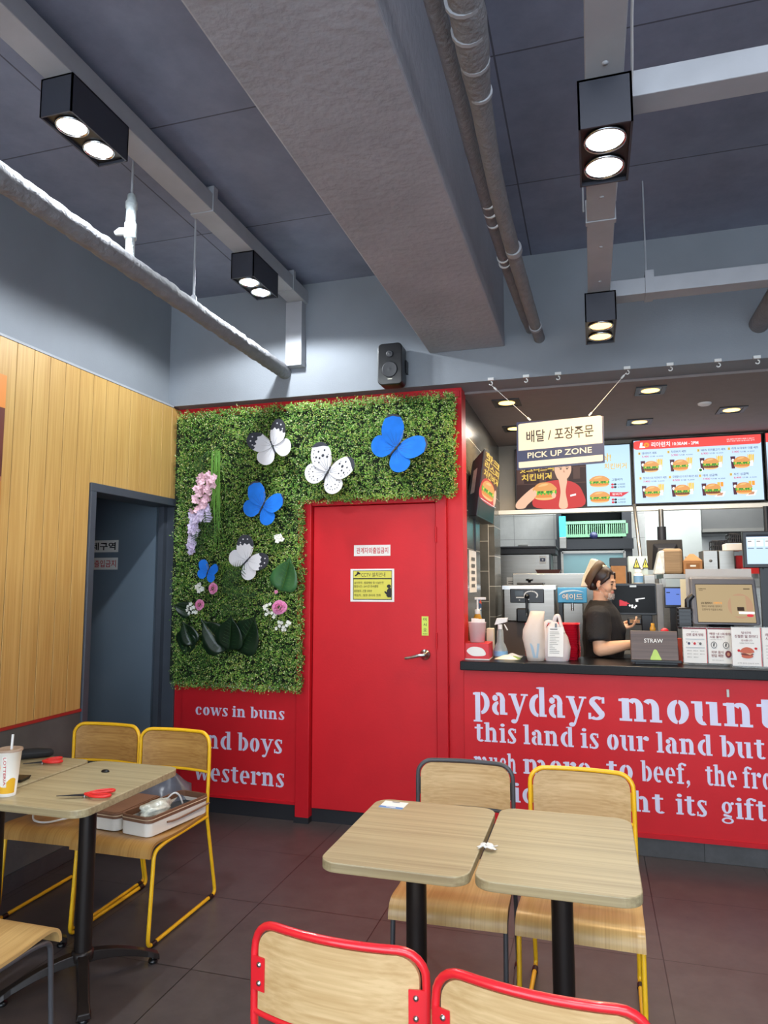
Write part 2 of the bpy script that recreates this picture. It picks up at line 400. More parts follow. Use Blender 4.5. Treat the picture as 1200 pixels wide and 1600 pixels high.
# left wall: grey upper wall, plank panelling with slots between boards, cement dado
wl = MB(); wl.box(-2.98, -2.82, -3.0, 4.6, 2.735, ZC); wl.box(-2.98, -2.83, -3.0, 3.36, 0, 2.735); wl.box(-2.98, -2.83, 4.335, 4.6, 0, 2.735); wl.box(-2.98, -2.83, 3.36, 4.335, 2.09, 2.735)
wl_o = struct('wall_left', wl, m_grey, loc=(-2.9, 0, 0))
pl = MB(); y = 4.30; bw = 0.115
while y > -2.9:
    a, b = max(y-bw+0.0035, -3.0), y-0.0005
    if b > 3.39+1e-3 and a < 4.335: pl.box(-2.83, XL, a, b, 2.083 if b > 3.385 else 0.80, 2.725)
    else: pl.box(-2.83, XL, a, b, 0.80, 2.725)
    y -= bw
obj('plank_panelling', pl, m_plank, wl_o, bevel=0.0015, seg=1)
obj('panel_backing', MB().box(-2.84, XL-0.004, -3.0, 3.385, 0.80, 2.72).box(-2.84, XL-0.004, 3.385, 4.3, 2.085, 2.72), mat('plank_gap', (62, 42, 20), 0.8, var=0), wl_o)
obj('cement_dado', MB().box(-2.83, XL-0.002, -3.0, 3.385, 0.0, 0.79).box(-2.83, XL-0.002, 4.335, 4.3, 0, 0.79), m_low, wl_o)
obj('dado_rail', MB().box(-2.83, XL+0.006, -3.0, 3.388, 0.785, 0.80), mat('rail_red', (170, 44, 38), 0.5, var=0.04), wl_o)
obj('top_ledge', MB().box(-2.84, XL+0.004, -3.0, 4.2, 2.725, 2.738), m_duct, wl_o)
struct('baseboard_left', MB().box(XL-0.004, XL+0.012, -3.0, 3.385, 0.0, 0.085), m_kick)
# red back wall (left of the door, over the door, right jamb)
wb = MB(); wb.box(-2.83, -1.84, YB, YB+0.2, 0.0, 2.735); wb.box(-1.84, -0.86, YB, YB+0.2, 2.04, 2.735); wb.box(-0.86, -0.76, YB, 4.45, 0, 2.735)
wb_o = struct('wall_back', wb, m_red, loc=(-1.8, YB, 0))
obj('lower_panel', MB().box(-2.69, -1.845, 4.27, YB, 0.105, 0.95), m_red, wb_o, bevel=0.002)
obj('lower_panel_edge', MB().box(-2.69, -1.845, 4.262, 4.272, 0.100, 0.116), m_reddark, wb_o)
obj('top_rail', MB().box(-2.76, -0.77, 4.288, YB, 2.675, 2.715), m_reddark, wb_o)
obj('skirting', MB().box(-2.76, -1.845, 4.275, YB, 0.0, 0.10), m_black, wb_o)
# upper grey wall over the red wall and the kitchen opening
struct('wall_upper', MB().box(-2.83, 3.3, 4.20, 4.42, 2.735, ZC), m_grey)
# kitchen shell
struct('wall_kitchen_left', MB().box(-0.90, -0.77, 4.45, 5.05, 0, 2.72).box(-0.90, -0.77, 5.05, 5.85, 2.18, 2.72).box(-0.90, -0.77, 5.85, 6.25, 0, 2.72), m_stile, loc=(-0.8, 4.45, 0))
struct('wall_kitchen_rear', MB().box(-2.2, 3.3, 8.2, 8.4, 0, 2.75), m_kwall, loc=(0, 8.2, 0))
struct('wall_kitchen_side', MB().box(-2.2, -2.0, 4.5, 8.3, 0, 2.75).box(-2.0, -0.9, 6.3, 6.4, 0, 2.75), m_dark)
struct('ceiling_kitchen', MB().box(-2.2, 3.3, 4.42, 8.4, 2.72, 2.84), m_kceil)
struct('trim_1', MB().box(-0.77, 3.2, 6.24, 6.40, 2.135, 2.72), m_bulk)          # bulkhead that carries the menu screens
struct('trim_2', MB().box(-0.78, 3.2, 6.16, 6.24, 2.10, 2.135), mat('bulkhead_ledge_white', (224, 222, 214), 0.5, var=0.02))
# concrete beam
bm_ = MB(); bm_.box(-0.94, -0.47, -3.0, 4.2, 2.94, ZC)
struct('trim_3', bm_, m_beam, bevel=0.008)
# side room seen through the left opening
sr = MB(); sr.box(-4.4, -2.93, 4.26, 4.36, 0, 2.4); sr.box(-4.4, -4.3, 3.2, 4.36, 0, 2.4); sr.box(-4.4, -2.98, 3.2, 4.36, 2.3, 2.4); sr.box(-4.4, -2.98, 3.1, 3.2, 0, 2.4)
struct('wall_side_room', sr, m_leaf_door)
# left doorway frame
d1 = thing('door_1', None, None, (XL, 3.86, 0)); d1['kind'] = 'structure'
fr = MB(); fr.box(-2.96, XL+0.012, 3.385, 3.432, 0, 2.035); fr.box(-2.96, XL+0.012, 4.285, 4.333, 0, 2.035); fr.box(-2.96, XL+0.012, 3.385, 4.333, 2.035, 2.085)
obj('door_frame', fr, m_dark, d1, bevel=0.003)
obj('door_stop', MB().box(-2.90, -2.86, 4.245, 4.285, 0, 2.035).box(-2.90, -2.86, 3.432, 3.46, 0, 2.035), m_dark, d1)
# red door
d2 = thing('door_2', None, None, (-1.33, YB, 0)); d2['kind'] = 'structure'
fr = MB(); fr.box(-1.845, -1.752, 4.245, 4.42, 0.03, 2.045); fr.box(-0.925, -0.855, 4.255, 4.42, 0.0, 2.045); fr.box(-1.752, -0.925, 4.255, 4.42, 2.005, 2.045)
obj('door_frame', fr, m_reddark, d2, bevel=0.004)
obj('frame_foot', MB().box(-1.850, -1.750, 4.24, 4.42, 0.0, 0.035), m_black, d2)
obj('door_leaf', MB().box(-1.748, -0.929, 4.285, 4.325, 0.085, 2.002), m_red, d2, bevel=0.003)
obj('threshold', MB().box(-1.75, -0.925, 4.30, 4.42, 0.0, 0.08), m_black, d2)
h = MB(); h.lathe([(0.033, 0.0), (0.034, -0.006), (0.030, -0.014), (0.014, -0.018), (0.012, -0.05), (0.0, -0.052)], (-1.000, 4.285, 1.063), 24, ax='y')
h.tube(smoothpts([(-1.0, 4.238, 1.063), (-1.03, 4.236, 1.06), (-1.075, 4.238, 1.048), (-1.12, 4.243, 1.040)], 5, False), [0.011]*5+[0.0105]*5+[0.009]*5+[0.008], 12)
obj('lever_handle', h, m_chrome, d2)
each('hinge_pin', [T([(-0.921, 4.25, z-0.05), (-0.921, 4.25, z+0.05)], 0.006, 8) for z in (0.35, 1.15, 1.8)], m_reddark, d2)

# ------------------------------------------------------------------ serif stencil lettering
def band(cx, cy, rx, ry, ts, tt, a0, a1, n=14):
    o = []; i_ = []
    for k in range(n+1):
        a = R_(a0+(a1-a0)*k/n); o.append((cx+rx*cos(a), cy+ry*sin(a))); i_.append((cx+(rx-ts)*cos(a), cy+(ry-tt)*sin(a)))
    return o+i_[::-1]
def rc(x0, y0, x1, y1): return [(x0, y0), (x1, y0), (x1, y1), (x0, y1)]
ST = 0.27; SE = 0.11; TH = 0.15
def stem(x, y0, y1, foot=True, head=True, fw=0.10):
    p = [rc(x, y0, x+ST, y1)]
    if foot: p.append(rc(x-fw, y0, x+ST+fw, y0+SE))
    if head: p.append([(x-fw-0.02, y1-SE-0.02), (x+ST*0.5, y1-SE-0.06), (x+ST*0.5, y1), (x-fw-0.02, y1-0.03)])
    return p
def obowl(x, w_=0.78): cx = x+w_/2; return [band(cx, .5, w_/2, .53, .28, TH, 94, 264), band(cx, .5, w_/2, .53, .28, TH, -86, 84)]
def arch(x, w_=0.60): return [band(x+w_/2-.02, .60, w_/2+.02, .42, .26, .18, 2, 138), rc(x+w_-.26, 0, x+w_, .62), rc(x+w_-.34, 0, x+w_+.10, SE)]
def bowl_r(x): return [band(x-.03, .5, .50, .53, .29, TH, -84, 86)]
def bowl_l(x): return [band(x+.03, .5, .50, .53, .29, TH, 94, 266)]
G = {}
G['o'] = (obowl(.04), .86); G['c'] = ([band(.44, .5, .40, .53, .26, TH, 92, 268), band(.46, .5, .34, .53, .2, TH, 30, 84), band(.46, .5, .34, .53, .12, TH, -84, -35), ellipse(.66, .74, .12, .12, 10)], .84)
G['e'] = ([band(.44, .5, .40, .53, .26, TH, 96, 300), band(.44, .5, .40, .53, .24, TH, 0, 82), rc(.24, .46, .84, .56)], .88)
G['n'] = (stem(.1, 0, 1.0)+arch(.28), 1.06); G['m'] = (stem(.1, 0, 1.0)+arch(.28)+arch(.86), 1.64)
G['r'] = (stem(.1, 0, 1.0)+[band(.62, .62, .24, .40, .2, .18, 60, 150), ellipse(.68, .84, .14, .14, 10)], .82)
G['h'] = (stem(.1, 0, 1.5)+arch(.28), 1.06); G['l'] = (stem(.1, 0, 1.5), .48); G['i'] = (stem(.1, 0, 1.0)+[ellipse(.23, 1.3, .16, .16, 14)], .48)
G['u'] = ([rc(.1, .38, .1+ST, 1.0), rc(-.02, .9, .2, 1.0), band(.40, .40, .30, .42, .25, .16, 182, 290), rc(.62, 0, .62+ST, 1.0), rc(.5, .9, .7, 1.0), rc(.7, 0, 1.0, SE)], 1.04)
G['d'] = (bowl_l(.5)+[rc(.56, 0, .56+ST, 1.5), [(.42, 1.40), (.6, 1.36), (.6, 1.5), (.42, 1.47)], rc(.7, 0, .94, SE)], .96)
G['b'] = ([rc(.1, 0, .1+ST, 1.5), [(-.02, 1.40), (.15, 1.36), (.15, 1.5), (-.02, 1.47)]]+bowl_r(.42), .92)
G['p'] = ([rc(.1, -.5, .1+ST, 1.0), rc(0, -.5, .1+ST+.1, -.4), [(-.02, .88), (.15, .86), (.15, 1.0), (-.02, .97)]]+bowl_r(.42), .92)
G['a'] = ([rc(.46, 0, .46+ST, .68), rc(.62, 0, .86, SE), band(.40, .62, .34, .42, .26, .16, 0, 120), ellipse(.2, .76, .15, .15, 10), band(.40, .29, .37, .33, .26, .13, 96, 268)], .88)
G['s'] = ([band(.38, .76, .30, .28, .2, .13, 40, 200), band(.34, .24, .32, .28, .2, .13, -140, 30), [(.10, .66), (.30, .80), (.64, .32), (.46, .16)], rc(.56, .72, .66, 1.0), rc(.04, 0, .14, .28)], .72)
G['t'] = ([rc(.16, .22, .16+ST, 1.28), rc(.0, .88, .62, 1.0), band(.46, .26, .30, .28, .24, .12, 182, 320)], .66)
G['f'] = ([rc(.14, 0, .14+ST, 1.15), rc(.02, 0, .56, SE), rc(.0, .88, .60, 1.0), band(.46, 1.15, .32, .36, .24, .15, 30, 178), ellipse(.68, 1.32, .12, .12, 10)], .68)
G['y'] = ([[(.06, 1.0), (.34, 1.0), (.62, .22), (.46, 0)], [(.82, 1.0), (.94, 1.0), (.44, -.36), (.32, -.36)], rc(-.02, .92, .42, 1.0), rc(.64, .92, 1.02, 1.0), ellipse(.26, -.36, .16, .13, 12)], .98)
G['w'] = ([[(.04, 1.0), (.31, 1.0), (.52, .2), (.40, 0), (.32, 0)], [(.40, 0), (.47, 0), (.74, .8), (.68, 1.0)], [(.58, 1.0), (.84, 1.0), (1.02, .2), (.92, 0), (.84, 0)], [(.92, 0), (.98, 0), (1.28, 1.0), (1.18, 1.0)], rc(-.04, .92, .40, 1.0), rc(1.04, .92, 1.38, 1.0)], 1.32)
G['g'] = ([band(.40, .64, .34, .38, .22, .11, 0, 360), ellipse(.76, .92, .11, .09, 10), band(.42, -.22, .40, .26, .16, .11, 0, 360), [(.10, .16), (.24, .24), (.60, .02), (.62, .14)], [(.16, .10), (.7, .02), (.7, .14), (.2, .26)]], .92)
G[','] = ([ellipse(.16, .12, .14, .14, 12), [(.28, .1), (.3, .0), (.08, -.3), (.02, -.26), (.16, 0)]], .36); G['v'] = ([[(.06, 1.0), (.34, 1.0), (.58, .22), (.46, 0), (.40, 0)], [(.78, 1.0), (.90, 1.0), (.52, 0), (.44, 0)], rc(-.02, .92, .42, 1.0), rc(.62, .92, .98, 1.0)], .94)
G['k'] = (stem(.1, 0, 1.5)+[[(.40, .45), (.78, 1.0), (.92, 1.0), (.56, .5)], [(.48, .62), (.74, 0), (1.02, 0), (.66, .66)]], 1.02)
def serif(mb, txt, x0, x1, z, xh, y, xht=None, m=0):
    """write txt from x0 to x1 (metres) on a wall facing -Y, baseline z, x-height xh"""
    adv = []; tot = 0
    for ch in txt:
        adv.append(tot); tot += .42 if ch == ' ' else G[ch][1]+.07
    sx = (x1-x0)/tot
    for ch, a in zip(txt, adv):
        if ch == ' ': continue
        for k, p in enumerate(G[ch][0]): mb.flat([(x0+(a+px)*sx, z+(1+(py-1)*.70 if py > 1 else (py*.76 if py < 0 else py))*xh) for px, py in p], (0, y-0.00012*k, 0), (1, 0, 0), (0, 0, 1), m)
LP_ = wb_o
def ser_px(par, txt, xa, ya, xb, yb, Y, xh):
    a, b = W(xa, ya, Y), W(xb, yb, Y); mb = MB(); serif(mb, txt, a.x, b.x, (a.z+b.z)/2, xh, Y-0.001); obj('lettering', mb, m_letter, par)
ser_px(LP_, 'cows in buns', 305, 1118, 446, 1123, 4.27, .053)
ser_px(LP_, 'and boys', 306, 1168, 443, 1177, 4.27, .085)
ser_px(LP_, 'westerns', 303, 1220, 446, 1228, 4.27, .083)
ser_px(LP_, 'songs are', 330, 1075, 458, 1076, 4.27, .06)

# ------------------------------------------------------------------ counter
ct = thing('service_counter', 'long red service counter with black granite top and lilac serif lettering', 'counter', (0.9, 4.4, 0))
obj('front_panel', MB().box(-0.76, 3.1, 4.27, 4.34, 0.112, 0.98), m_red, ct, bevel=0.002)
obj('panel_edge', MB().box(-0.76, 3.1, 4.264, 4.272, 0.104, 0.128), m_reddark, ct)
obj('body', MB().box(-0.76, 3.1, 4.34, 4.66, 0.0, 0.98), m_black, ct)
obj('kick_base', MB().box(-0.76, 3.1, 4.285, 4.34, 0.0, 0.11), m_kick, ct)
obj('worktop', MB().box(-0.775, 3.12, 4.23, 4.70, 0.982, 1.035), m_granite, ct, bevel=0.004)
LP_ = ct
ser_px(LP_, 'payday', 740, 1113, 918, 1125, 4.27, .125); ser_px(LP_, 's mount', 918, 1124, 1218, 1138, 4.27, .125)
ser_px(LP_, 'this land is our land but', 742, 1158, 1198, 1186, 4.27, .083)
[ser_px(LP_, q[0], q[1], 1208+(q[1]-800)*.062, q[2], 1208+(q[2]-800)*.062, 4.27, .083) for q in (('much', 741, 809), ('more', 818, 926), ('to', 948, 992), ('beef,', 1002, 1081))]; ser_px(LP_, 'the frontier', 1103, 1228, 1290, 1239, 4.27, .083)
[ser_px(LP_, q[0], q[1], 1253+(q[1]-800)*.075, q[2], 1253+(q[2]-800)*.075, 4.27, .083) for q in (('nice', 773, 864), ('brou', 882, 958), ('ght', 962, 1040), ('its', 1057, 1108), ('gift', 1127, 1200))]
obj('cable_clip', MB().box(*(lambda p: (p.x-.006, p.x+.006, 4.262, 4.27, p.z-.02, p.z+.02))(W(1137, 1083, 4.27))), m_steel, ct)

# ------------------------------------------------------------------ ceiling services
tl = thing('cable_tray', 'left grey boxed cable tray running back under the ceiling', 'cable tray', (-1.83, 1.0, 3.36), group=None)
obj('tray_run', MB().box(-1.89, -1.77, -3.0, 4.20, 3.36, 3.45), m_duct, tl, bevel=0.003)
obj('tray_drop', MB().box(-1.90, -1.785, 4.13, 4.20, 2.925, 3.36), m_duct, tl, bevel=0.003)
each('joint_strap', [B(-1.895, -1.765, 2.96, 3.0, 3.355, 3.49), B(-1.895, -1.765, 3.95, 3.98, 3.355, 3.49), B(-1.902, -1.783, 4.127, 4.2, 2.965, 2.968)], m_duct, tl)
hr = MB()
hr.tube([(-1.78, 2.98, 3.45), (-1.78, 2.98, 3.5)], 0.006, 6)
obj('hanger', hr, m_duct, tl)
tr = thing('cable_tray', 'right grey boxed cable tray carrying spotlights, with two branches to the right', 'cable tray', (0.075, 1.0, 2.90))
obj('tray_run', MB().box(0.022, 0.125, -3.0, 3.56, 2.90, 2.98), m_duct, tr, bevel=0.003)
obj('tray_branch', MB().box(0.125, 3.2, 2.02, 2.11, 2.90, 2.98), m_duct, tr, bevel=0.003)
obj('tray_branch', MB().box(0.125, 3.2, 3.50, 3.60, 2.90, 2.98), m_duct, tr, bevel=0.003)
each('joint_strap', [B(0.017, 0.13, 2.72, 2.75, 2.896, 2.99), B(0.29, 0.33, 3.49, 3.61, 2.896, 3.01)], m_duct, tr)
each('hanger_rod', [T([(0.30, 3.55, 2.98), (0.30, 3.55, 3.5)], 0.004, 6), T([(0.01, 2.735, 2.95), (0.01, 2.735, 3.5)], 0.004, 6), T([(0.9, 2.07, 2.98), (0.9, 2.07, 3.5)], 0.004, 6)], m_duct, tr)
each('screw_head', [MB().lathe([(0.009, 0.0), (0.008, -0.003), (0.0, -0.004)], (0.075, yy, 2.90), 10) for yy in (1.86, 2.30, 2.55, 2.95, 3.30)], m_duct, tr)
cb = MB(); cb.tube(smoothpts([(0.135, 0.8, 2.95), (0.14, 1.3, 2.965), (0.138, 1.7, 2.95), (0.15, 2.0, 2.93), (0.14, 2.3, 2.92), (0.13, 2.45, 2.95), (0.127, 2.7, 2.96)], 5, False), 0.004, 6)
obj('white_cable', cb, m_white, tr)
lp = thing('ceiling_pipe', 'thick grey lagged pipe running along the left wall below the ceiling', 'pipe', (-1.93, 2.0, 2.86))
random.seed(3)
pp = MB(); pts = []; rs = []
yy = -2.8
while yy < 4.2:
    pts.append((-1.93+random.uniform(-.002, .002), yy, 2.905+random.uniform(-.002, .002))); rs.append(0.046+random.uniform(-.0025, .003)); yy += 0.03
pts.append((-1.93, 4.205, 2.905)); rs.append(0.046)
pp.tube(pts, rs, 20)
obj('lagging', pp, m_pipe, lp)
tee = MB(); tee.lathe([(0.020, 2.93), (0.020, 3.02), (0.026, 3.02), (0.027, 3.025), (0.027, 3.09), (0.024, 3.095), (0.022, 3.10), (0.022, 3.16), (0.026, 3.163), (0.026, 3.19), (0.020, 3.20), (0.018, 3.225), (0.0, 3.226)], (-1.92, 2.53, 0), 18)
tee.tube([(-1.92, 2.53, 3.055), (-1.965, 2.515, 3.052), (-1.985, 2.51, 3.045)], [0.017, 0.018, 0.010], 12)
obj('vent_riser', tee, m_pipe2, lp)
tee = MB(); tee.tube([(-1.92, 2.53, 3.22), (-1.92, 2.53, 3.5)], 0.006, 8)
obj('riser_rod', tee, m_duct, lp)
hk = MB(); hk.tube([(-1.92, 3.05, 2.95), (-1.92, 3.05, 3.5)], 0.006, 8); hk.lathe([(0.016, 2.945), (0.016, 2.965), (0.006, 2.975)], (-1.92, 3.05, 0), 8)
obj('hanger_rod', hk, m_duct, lp)
def wrapped(name, label, pts, r, seed, grp=None):
    random.seed(seed); P = smoothpts(pts, 12, False); rr = []
    for i, p in enumerate(P):
        k = r(p[1]) if callable(r) else r; rr.append(k*random.uniform(.97, 1.04))
    return P, rr
pr = thing('ceiling_pipe', 'grey wrapped pipe beside the concrete beam, thick at its near end', 'pipe', (-0.27, 2.5, 2.93), group=None)
P, rr = wrapped('', '', [(-0.26, -2.5, 2.97), (-0.262, 0.8, 2.97), (-0.262, 1.55, 2.97), (-0.285, 2.0, 2.975), (-0.30, 2.6, 2.975), (-0.285, 3.5, 2.975), (-0.262, 4.21, 2.972)], lambda y_: 0.047 if y_ < 1.75 else (0.047-(y_-1.75)*0.05 if y_ < 2.05 else 0.032), 5)
obj('pipe_body', MB().tube(P, rr, 16), m_pipe, pr)
each('band_clamp', [T([(-0.292, 3.0, 2.975), (-0.291, 3.04, 2.975)], 0.037, 16), T([(-0.27, 3.98, 2.972), (-0.269, 4.01, 2.972)], 0.036, 16)]+[T([(-0.268-(yy-1.6)*.03, yy, 2.972), (-0.269-(yy-1.6)*.03, yy+.012, 2.972)], 0.050-max(0, yy-1.7)*.05, 16) for yy in (1.62, 1.72, 1.84, 1.97)], m_duct, pr)
p2 = thing('ceiling_pipe', 'thinner grey pipe tucked between the wrapped pipe and the concrete beam', 'pipe', (-0.35, 2.5, 3.02))
P, rr = wrapped('', '', [(-0.355, -2.5, 3.03), (-0.355, 1.5, 3.03), (-0.365, 2.4, 3.04), (-0.36, 3.2, 3.045), (-0.335, 3.9, 3.04), (-0.315, 4.21, 3.03)], 0.026, 8)
obj('pipe_body', MB().tube(P, rr, 14), m_pipe, p2)
each('tape_band', [T([(-0.361, yy, 3.042), (-0.361, yy+.008, 3.042)], 0.026+d, 14) for yy, d in ((2.72, .003), (2.79, .004), (2.88, .004), (3.22, .004), (3.28, .003))], m_white, p2)
p3 = thing('ceiling_pipe', 'stout grey pipe entering the upper wall at the right edge of the photo', 'pipe', (0.95, 3.6, 2.9))
obj('pipe_body', MB().tube([(0.93, 4.21, 2.93), (0.94, 3.4, 2.96), (0.95, 2.0, 3.0), (0.96, -2.0, 3.05)], [0.052]*4, 20), m_pipe, p3)

def spotbox(name, label, x0, x1, y0, y1, zb, zt, glow, col, en, group):
    t = thing(name, label, 'ceiling light', ((x0+x1)/2, (y0+y1)/2, zt), group=group)
    cx = (x0+x1)/2; k = (y1-y0)/2
    hs = MB(); tk = 0.006
    hs.box(x0, x0+tk, y0, y1, zb, zt); hs.box(x1-tk, x1, y0, y1, zb, zt); hs.box(x0, x1, y0, y0+tk, zb, zt); hs.box(x0, x1, y1-tk, y1, zb, zt); hs.box(x0, x1, y0, y1, zt-tk, zt)
    obj('housing', hs, m_housing, t)
    pt = MB()
    r_ = 0.056
    ocs = [(cx, y0+(y1-y0)*q) for q in (0.27, 0.73)]
    pt.box(x0+.004, x1-.004, y0+.004, y1-.004, zb+.012, zb+.016)
    obj('bottom_plate', pt, m_blackg, t)
    for (ax_, ay) in ocs:
        hd = MB(); hd.lathe([(r_+.004, zb+.010), (r_+.004, zb+.003), (r_-.001, zb+.003), (r_-.006, zb+.0115)], (ax_, ay, 0), 28)
        hd_o = obj('lamp_head', hd, m_ring, t)
        obj('lamp_disc', MB().lathe([(0.0, zb+.007), (r_-.005, zb+.007)], (ax_, ay, 0), 28), glow, hd_o)
        lamp('spotlight', 'SPOT', (ax_, ay, zb-.004), en, col, spot_size=R_(168), spot_blend=0.25, shadow_soft_size=0.035)
    return t
spotbox('ceiling_spotlight', 'black twin box spotlight nearest the viewer on the left tray', -1.905, -1.765, 1.965, 2.29, 3.21, 3.36, m_glow_c, COOL, SPOT, 'black twin box spotlights')
spotbox('ceiling_spotlight', 'black twin box spotlight at the far end of the left tray near the wall', -1.905, -1.765, 3.40, 3.72, 3.21, 3.36, m_glow_c, COOL, SPOT, 'black twin box spotlights')
spotbox('ceiling_spotlight', 'black twin box spotlight glowing white on the right tray', 0.0, 0.145, 1.91, 2.21, 2.755, 2.90, m_glow_c, COOL, SPOT*.48, 'black twin box spotlights')
spotbox('ceiling_spotlight', 'black twin box spotlight glowing warm yellow at the far end of the right tray', 0.005, 0.15, 3.42, 3.76, 2.755, 2.90, m_glow_w, WARM, SPOT_WARM, 'black twin box spotlights')
def downlight(x, y_, label, en=13, glow=m_glow_w, col=WARM):
    t = thing('recessed_downlight', label, 'ceiling light', (x, y_, 2.72), group='square recessed kitchen downlights')
    f = MB(); f.box(x-.09, x+.09, y_-.10, y_-.078, 2.712, 2.7195); f.box(x-.09, x+.09, y_+.078, y_+.10, 2.712, 2.7195); f.box(x-.09, x-.065, y_-.078, y_+.078, 2.712, 2.7195); f.box(x+.065, x+.09, y_-.078, y_+.078, 2.712, 2.7195)
    obj('trim_frame', f, m_black, t); obj('lamp_disc', MB().lathe([(0.0, 2.715), (0.055, 2.715)], (x, y_, 0), 24), glow, t)
    obj('reflector', MB().box(x-.065, x+.065, y_-.078, y_+.078, 2.7165, 2.7195), m_blackg, t)
    lamp('spotlight', 'SPOT', (x, y_, 2.705), en, col, spot_size=R_(130), spot_blend=0.5, shadow_soft_size=0.05)
downlight(-0.52, 4.70, 'square recessed downlight by the tiled side wall, nearest the red wall', 26)
downlight(0.39, 4.65, 'square recessed downlight above and right of the hanging pick up sign')
downlight(0.38, 5.56, 'square recessed downlight just above the lunch menu screen')
downlight(-0.55, 5.52, 'square recessed downlight half hidden behind the hanging sign')
downlight(0.98, 5.35, 'square recessed downlight at the right edge of the photo')
sd = thing('smoke_detector', 'small white round smoke detector on the kitchen ceiling', 'detector', (0.77, 5.1, 2.72))
obj('detector_base', MB().lathe([(0.045, 2.7195), (0.045, 2.712), (0.03, 2.703), (0.0, 2.702)], (0.77, 5.1, 0), 24), m_white, sd)
# speaker
sp = thing('wall_speaker', 'small black two-way loudspeaker mounted on the grey upper wall', 'speaker', (-1.16, 4.16, 2.73))
a, b = W(591, 539, 4.08), W(629, 600, 4.08)
sb = MB(); sb.prism([(x, z) for x, z in rrect(a.x, b.z, b.x, a.z, .03)], (0, 4.065, 0), (1, 0, 0), (0, 0, 1), (0, 1, 0), 0.105); obj('cabinet', sb, m_blackg, sp, bevel=0.006)
cx, cz = (a.x+b.x)/2, (a.z+b.z)/2; hgt = a.z-b.z
obj('woofer', MB().lathe([(0.050, 0), (0.050, -.004), (0.044, -.004), (0.02, .0), (0.0, -.003)], (cx, 4.063, cz-hgt*.14), 28, ax='y'), m_black, sp)
obj('tweeter', MB().lathe([(0.022, 0), (0.022, -.003), (0.015, -.001), (0, -.005)], (cx, 4.063, cz+hgt*.24), 20, ax='y'), m_black, sp)
obj('maker_plate', MB().box(cx-.012, cx+.016, 4.060, 4.064, b.z+.03, b.z+.037), m_steel, sp)
obj('bracket', MB().box(cx+.03, cx+.085, 4.15, 4.20, cz-.04, cz+.04).box(cx-.02, cx+.06, 4.16, 4.18, cz-.015, cz+.015), m_blackg, sp)
# hooks along the fascia
for i, (px, py) in enumerate([(767, 598), (822, 593), (872, 588), (980, 578), (1047, 571), (1122, 566), (1183, 561)]):
    p = W(px, py, 4.19); z0 = 2.735
    k = thing('ceiling_hook', ['white ceiling hook holding the left cord of the hanging sign', 'white hook second from the red wall along the upper wall edge', 'white hook between the two sign cords, nearer the right one', 'white ceiling hook holding the right cord of the hanging sign', 'white hook first to the right of the sign cord hooks', 'white hook second from the right edge of the photo', 'white hook at the far right of the upper wall edge'][i], 'hook', (p.x, 4.19, z0), group='white hooks along the upper wall edge')
    obj('hook_plate', MB().box(p.x-.018, p.x+.018, 4.186, 4.1995, z0-.002, z0+.014), m_white, k)
    hb = MB(); hb.tube([(p.x+.010*sin(q*.55), 4.185, z0-.012-.011*(1-cos(q*.55))) for q in range(0, 9)], 0.0035, 8); obj('hook_bend', hb, m_white, k)
# ------------------------------------------------------------------ hanging pick up sign
YS = 4.16
a, b, c_ = W(808, 735, YS), W(945, 723, YS), W(807, 660, YS)
d_ = W(943, 650, YS)
ps = thing('hanging_sign', 'hanging cream and navy sign reading PICK UP ZONE on two cords', 'sign', ((a.x+b.x)/2, YS, a.z))
m_navy = mat('sign_navy', (34, 38, 76), 0.4, var=0.0); m_cream = mat('sign_cream', (206, 198, 181), 0.5, var=0.0)
u, v_ = b-a, c_-a
brd = MB(); n_ = V((0, 1, 0)); brd.hexa([a, b, d_, c_], [p+n_*0.005 for p in (a, b, d_, c_)]); obj('sign_board', brd, m_navy, ps)
ar = Art(a, u, v_, n=(0, -1, 0))
ar.poly([(x, y) for x, y in rrect(.02, .40, .98, .96, .035)], m_cream)
ar.rect(.02, .40, .98, .46, m_cream); ar.poly(rrect(.02, .04, .98, .165, .02), m_cream); ar.rect(.02, .10, .98, .165, m_cream)
ar.text('배달 / 포장주문', .115, .55, .885, .80, m_ink, 0.022); ar.text('PICK UP ZONE', .125, .225, .86, .345, m_cream, 0.03)
ar.obj('sign_print', ps)
cd_ = MB()
for (x0, y0, x1, y1) in ((768, 602, 829, 657), (979, 582, 920, 650)):
    p, q = W(x0, y0, 4.185), W(x1, y1, YS+.0); cd_.tube([p, q], 0.0018, 6)
    for s_ in (.10, .96): r0 = p.lerp(q, s_); cd_.tube([r0-(q-p).normalized()*.012, r0+(q-p).normalized()*.012], 0.006, 8)
obj('cord', cd_, m_white, ps)

# ------------------------------------------------------------------ door notices
def notice(name, label, px, Y, draw, t=0.0015, cat='notice'):
    a = W(px[0], px[3], Y); b = W(px[2], px[3]+px[4], Y); c_ = W(px[0], px[1], Y)
    u, v_ = V((b.x-a.x, 0, 0)), V((0, 0, c_.z-a.z))
    ps_ = V(a); k = thing(name, label, cat, (a.x+u.x/2, Y, a.z+v_.z/2))
    obj('sheet', MB().hexa([ps_, ps_+u, ps_+u+v_, ps_+v_], [q+V((0, t, 0)) for q in (ps_, ps_+u, ps_+u+v_, ps_+v_)]), m_paper, k)
    A = Art(ps_, u, v_, n=(0, -1, 0)); draw(A); A.obj('print', k); return k
def dr(A): A.text('관계자외', .07, .22, .50, .78, m_inkred, .03); A.text('출입금지', .52, .22, .94, .78, m_inkred, .03)
notice('door_notice', 'white strip on the red door with red Korean no-entry words', (553, 852, 610, 869, 0), 4.2825, dr)
m_cy = mat('notice_yellow', (214, 206, 84), 0.6, var=0)
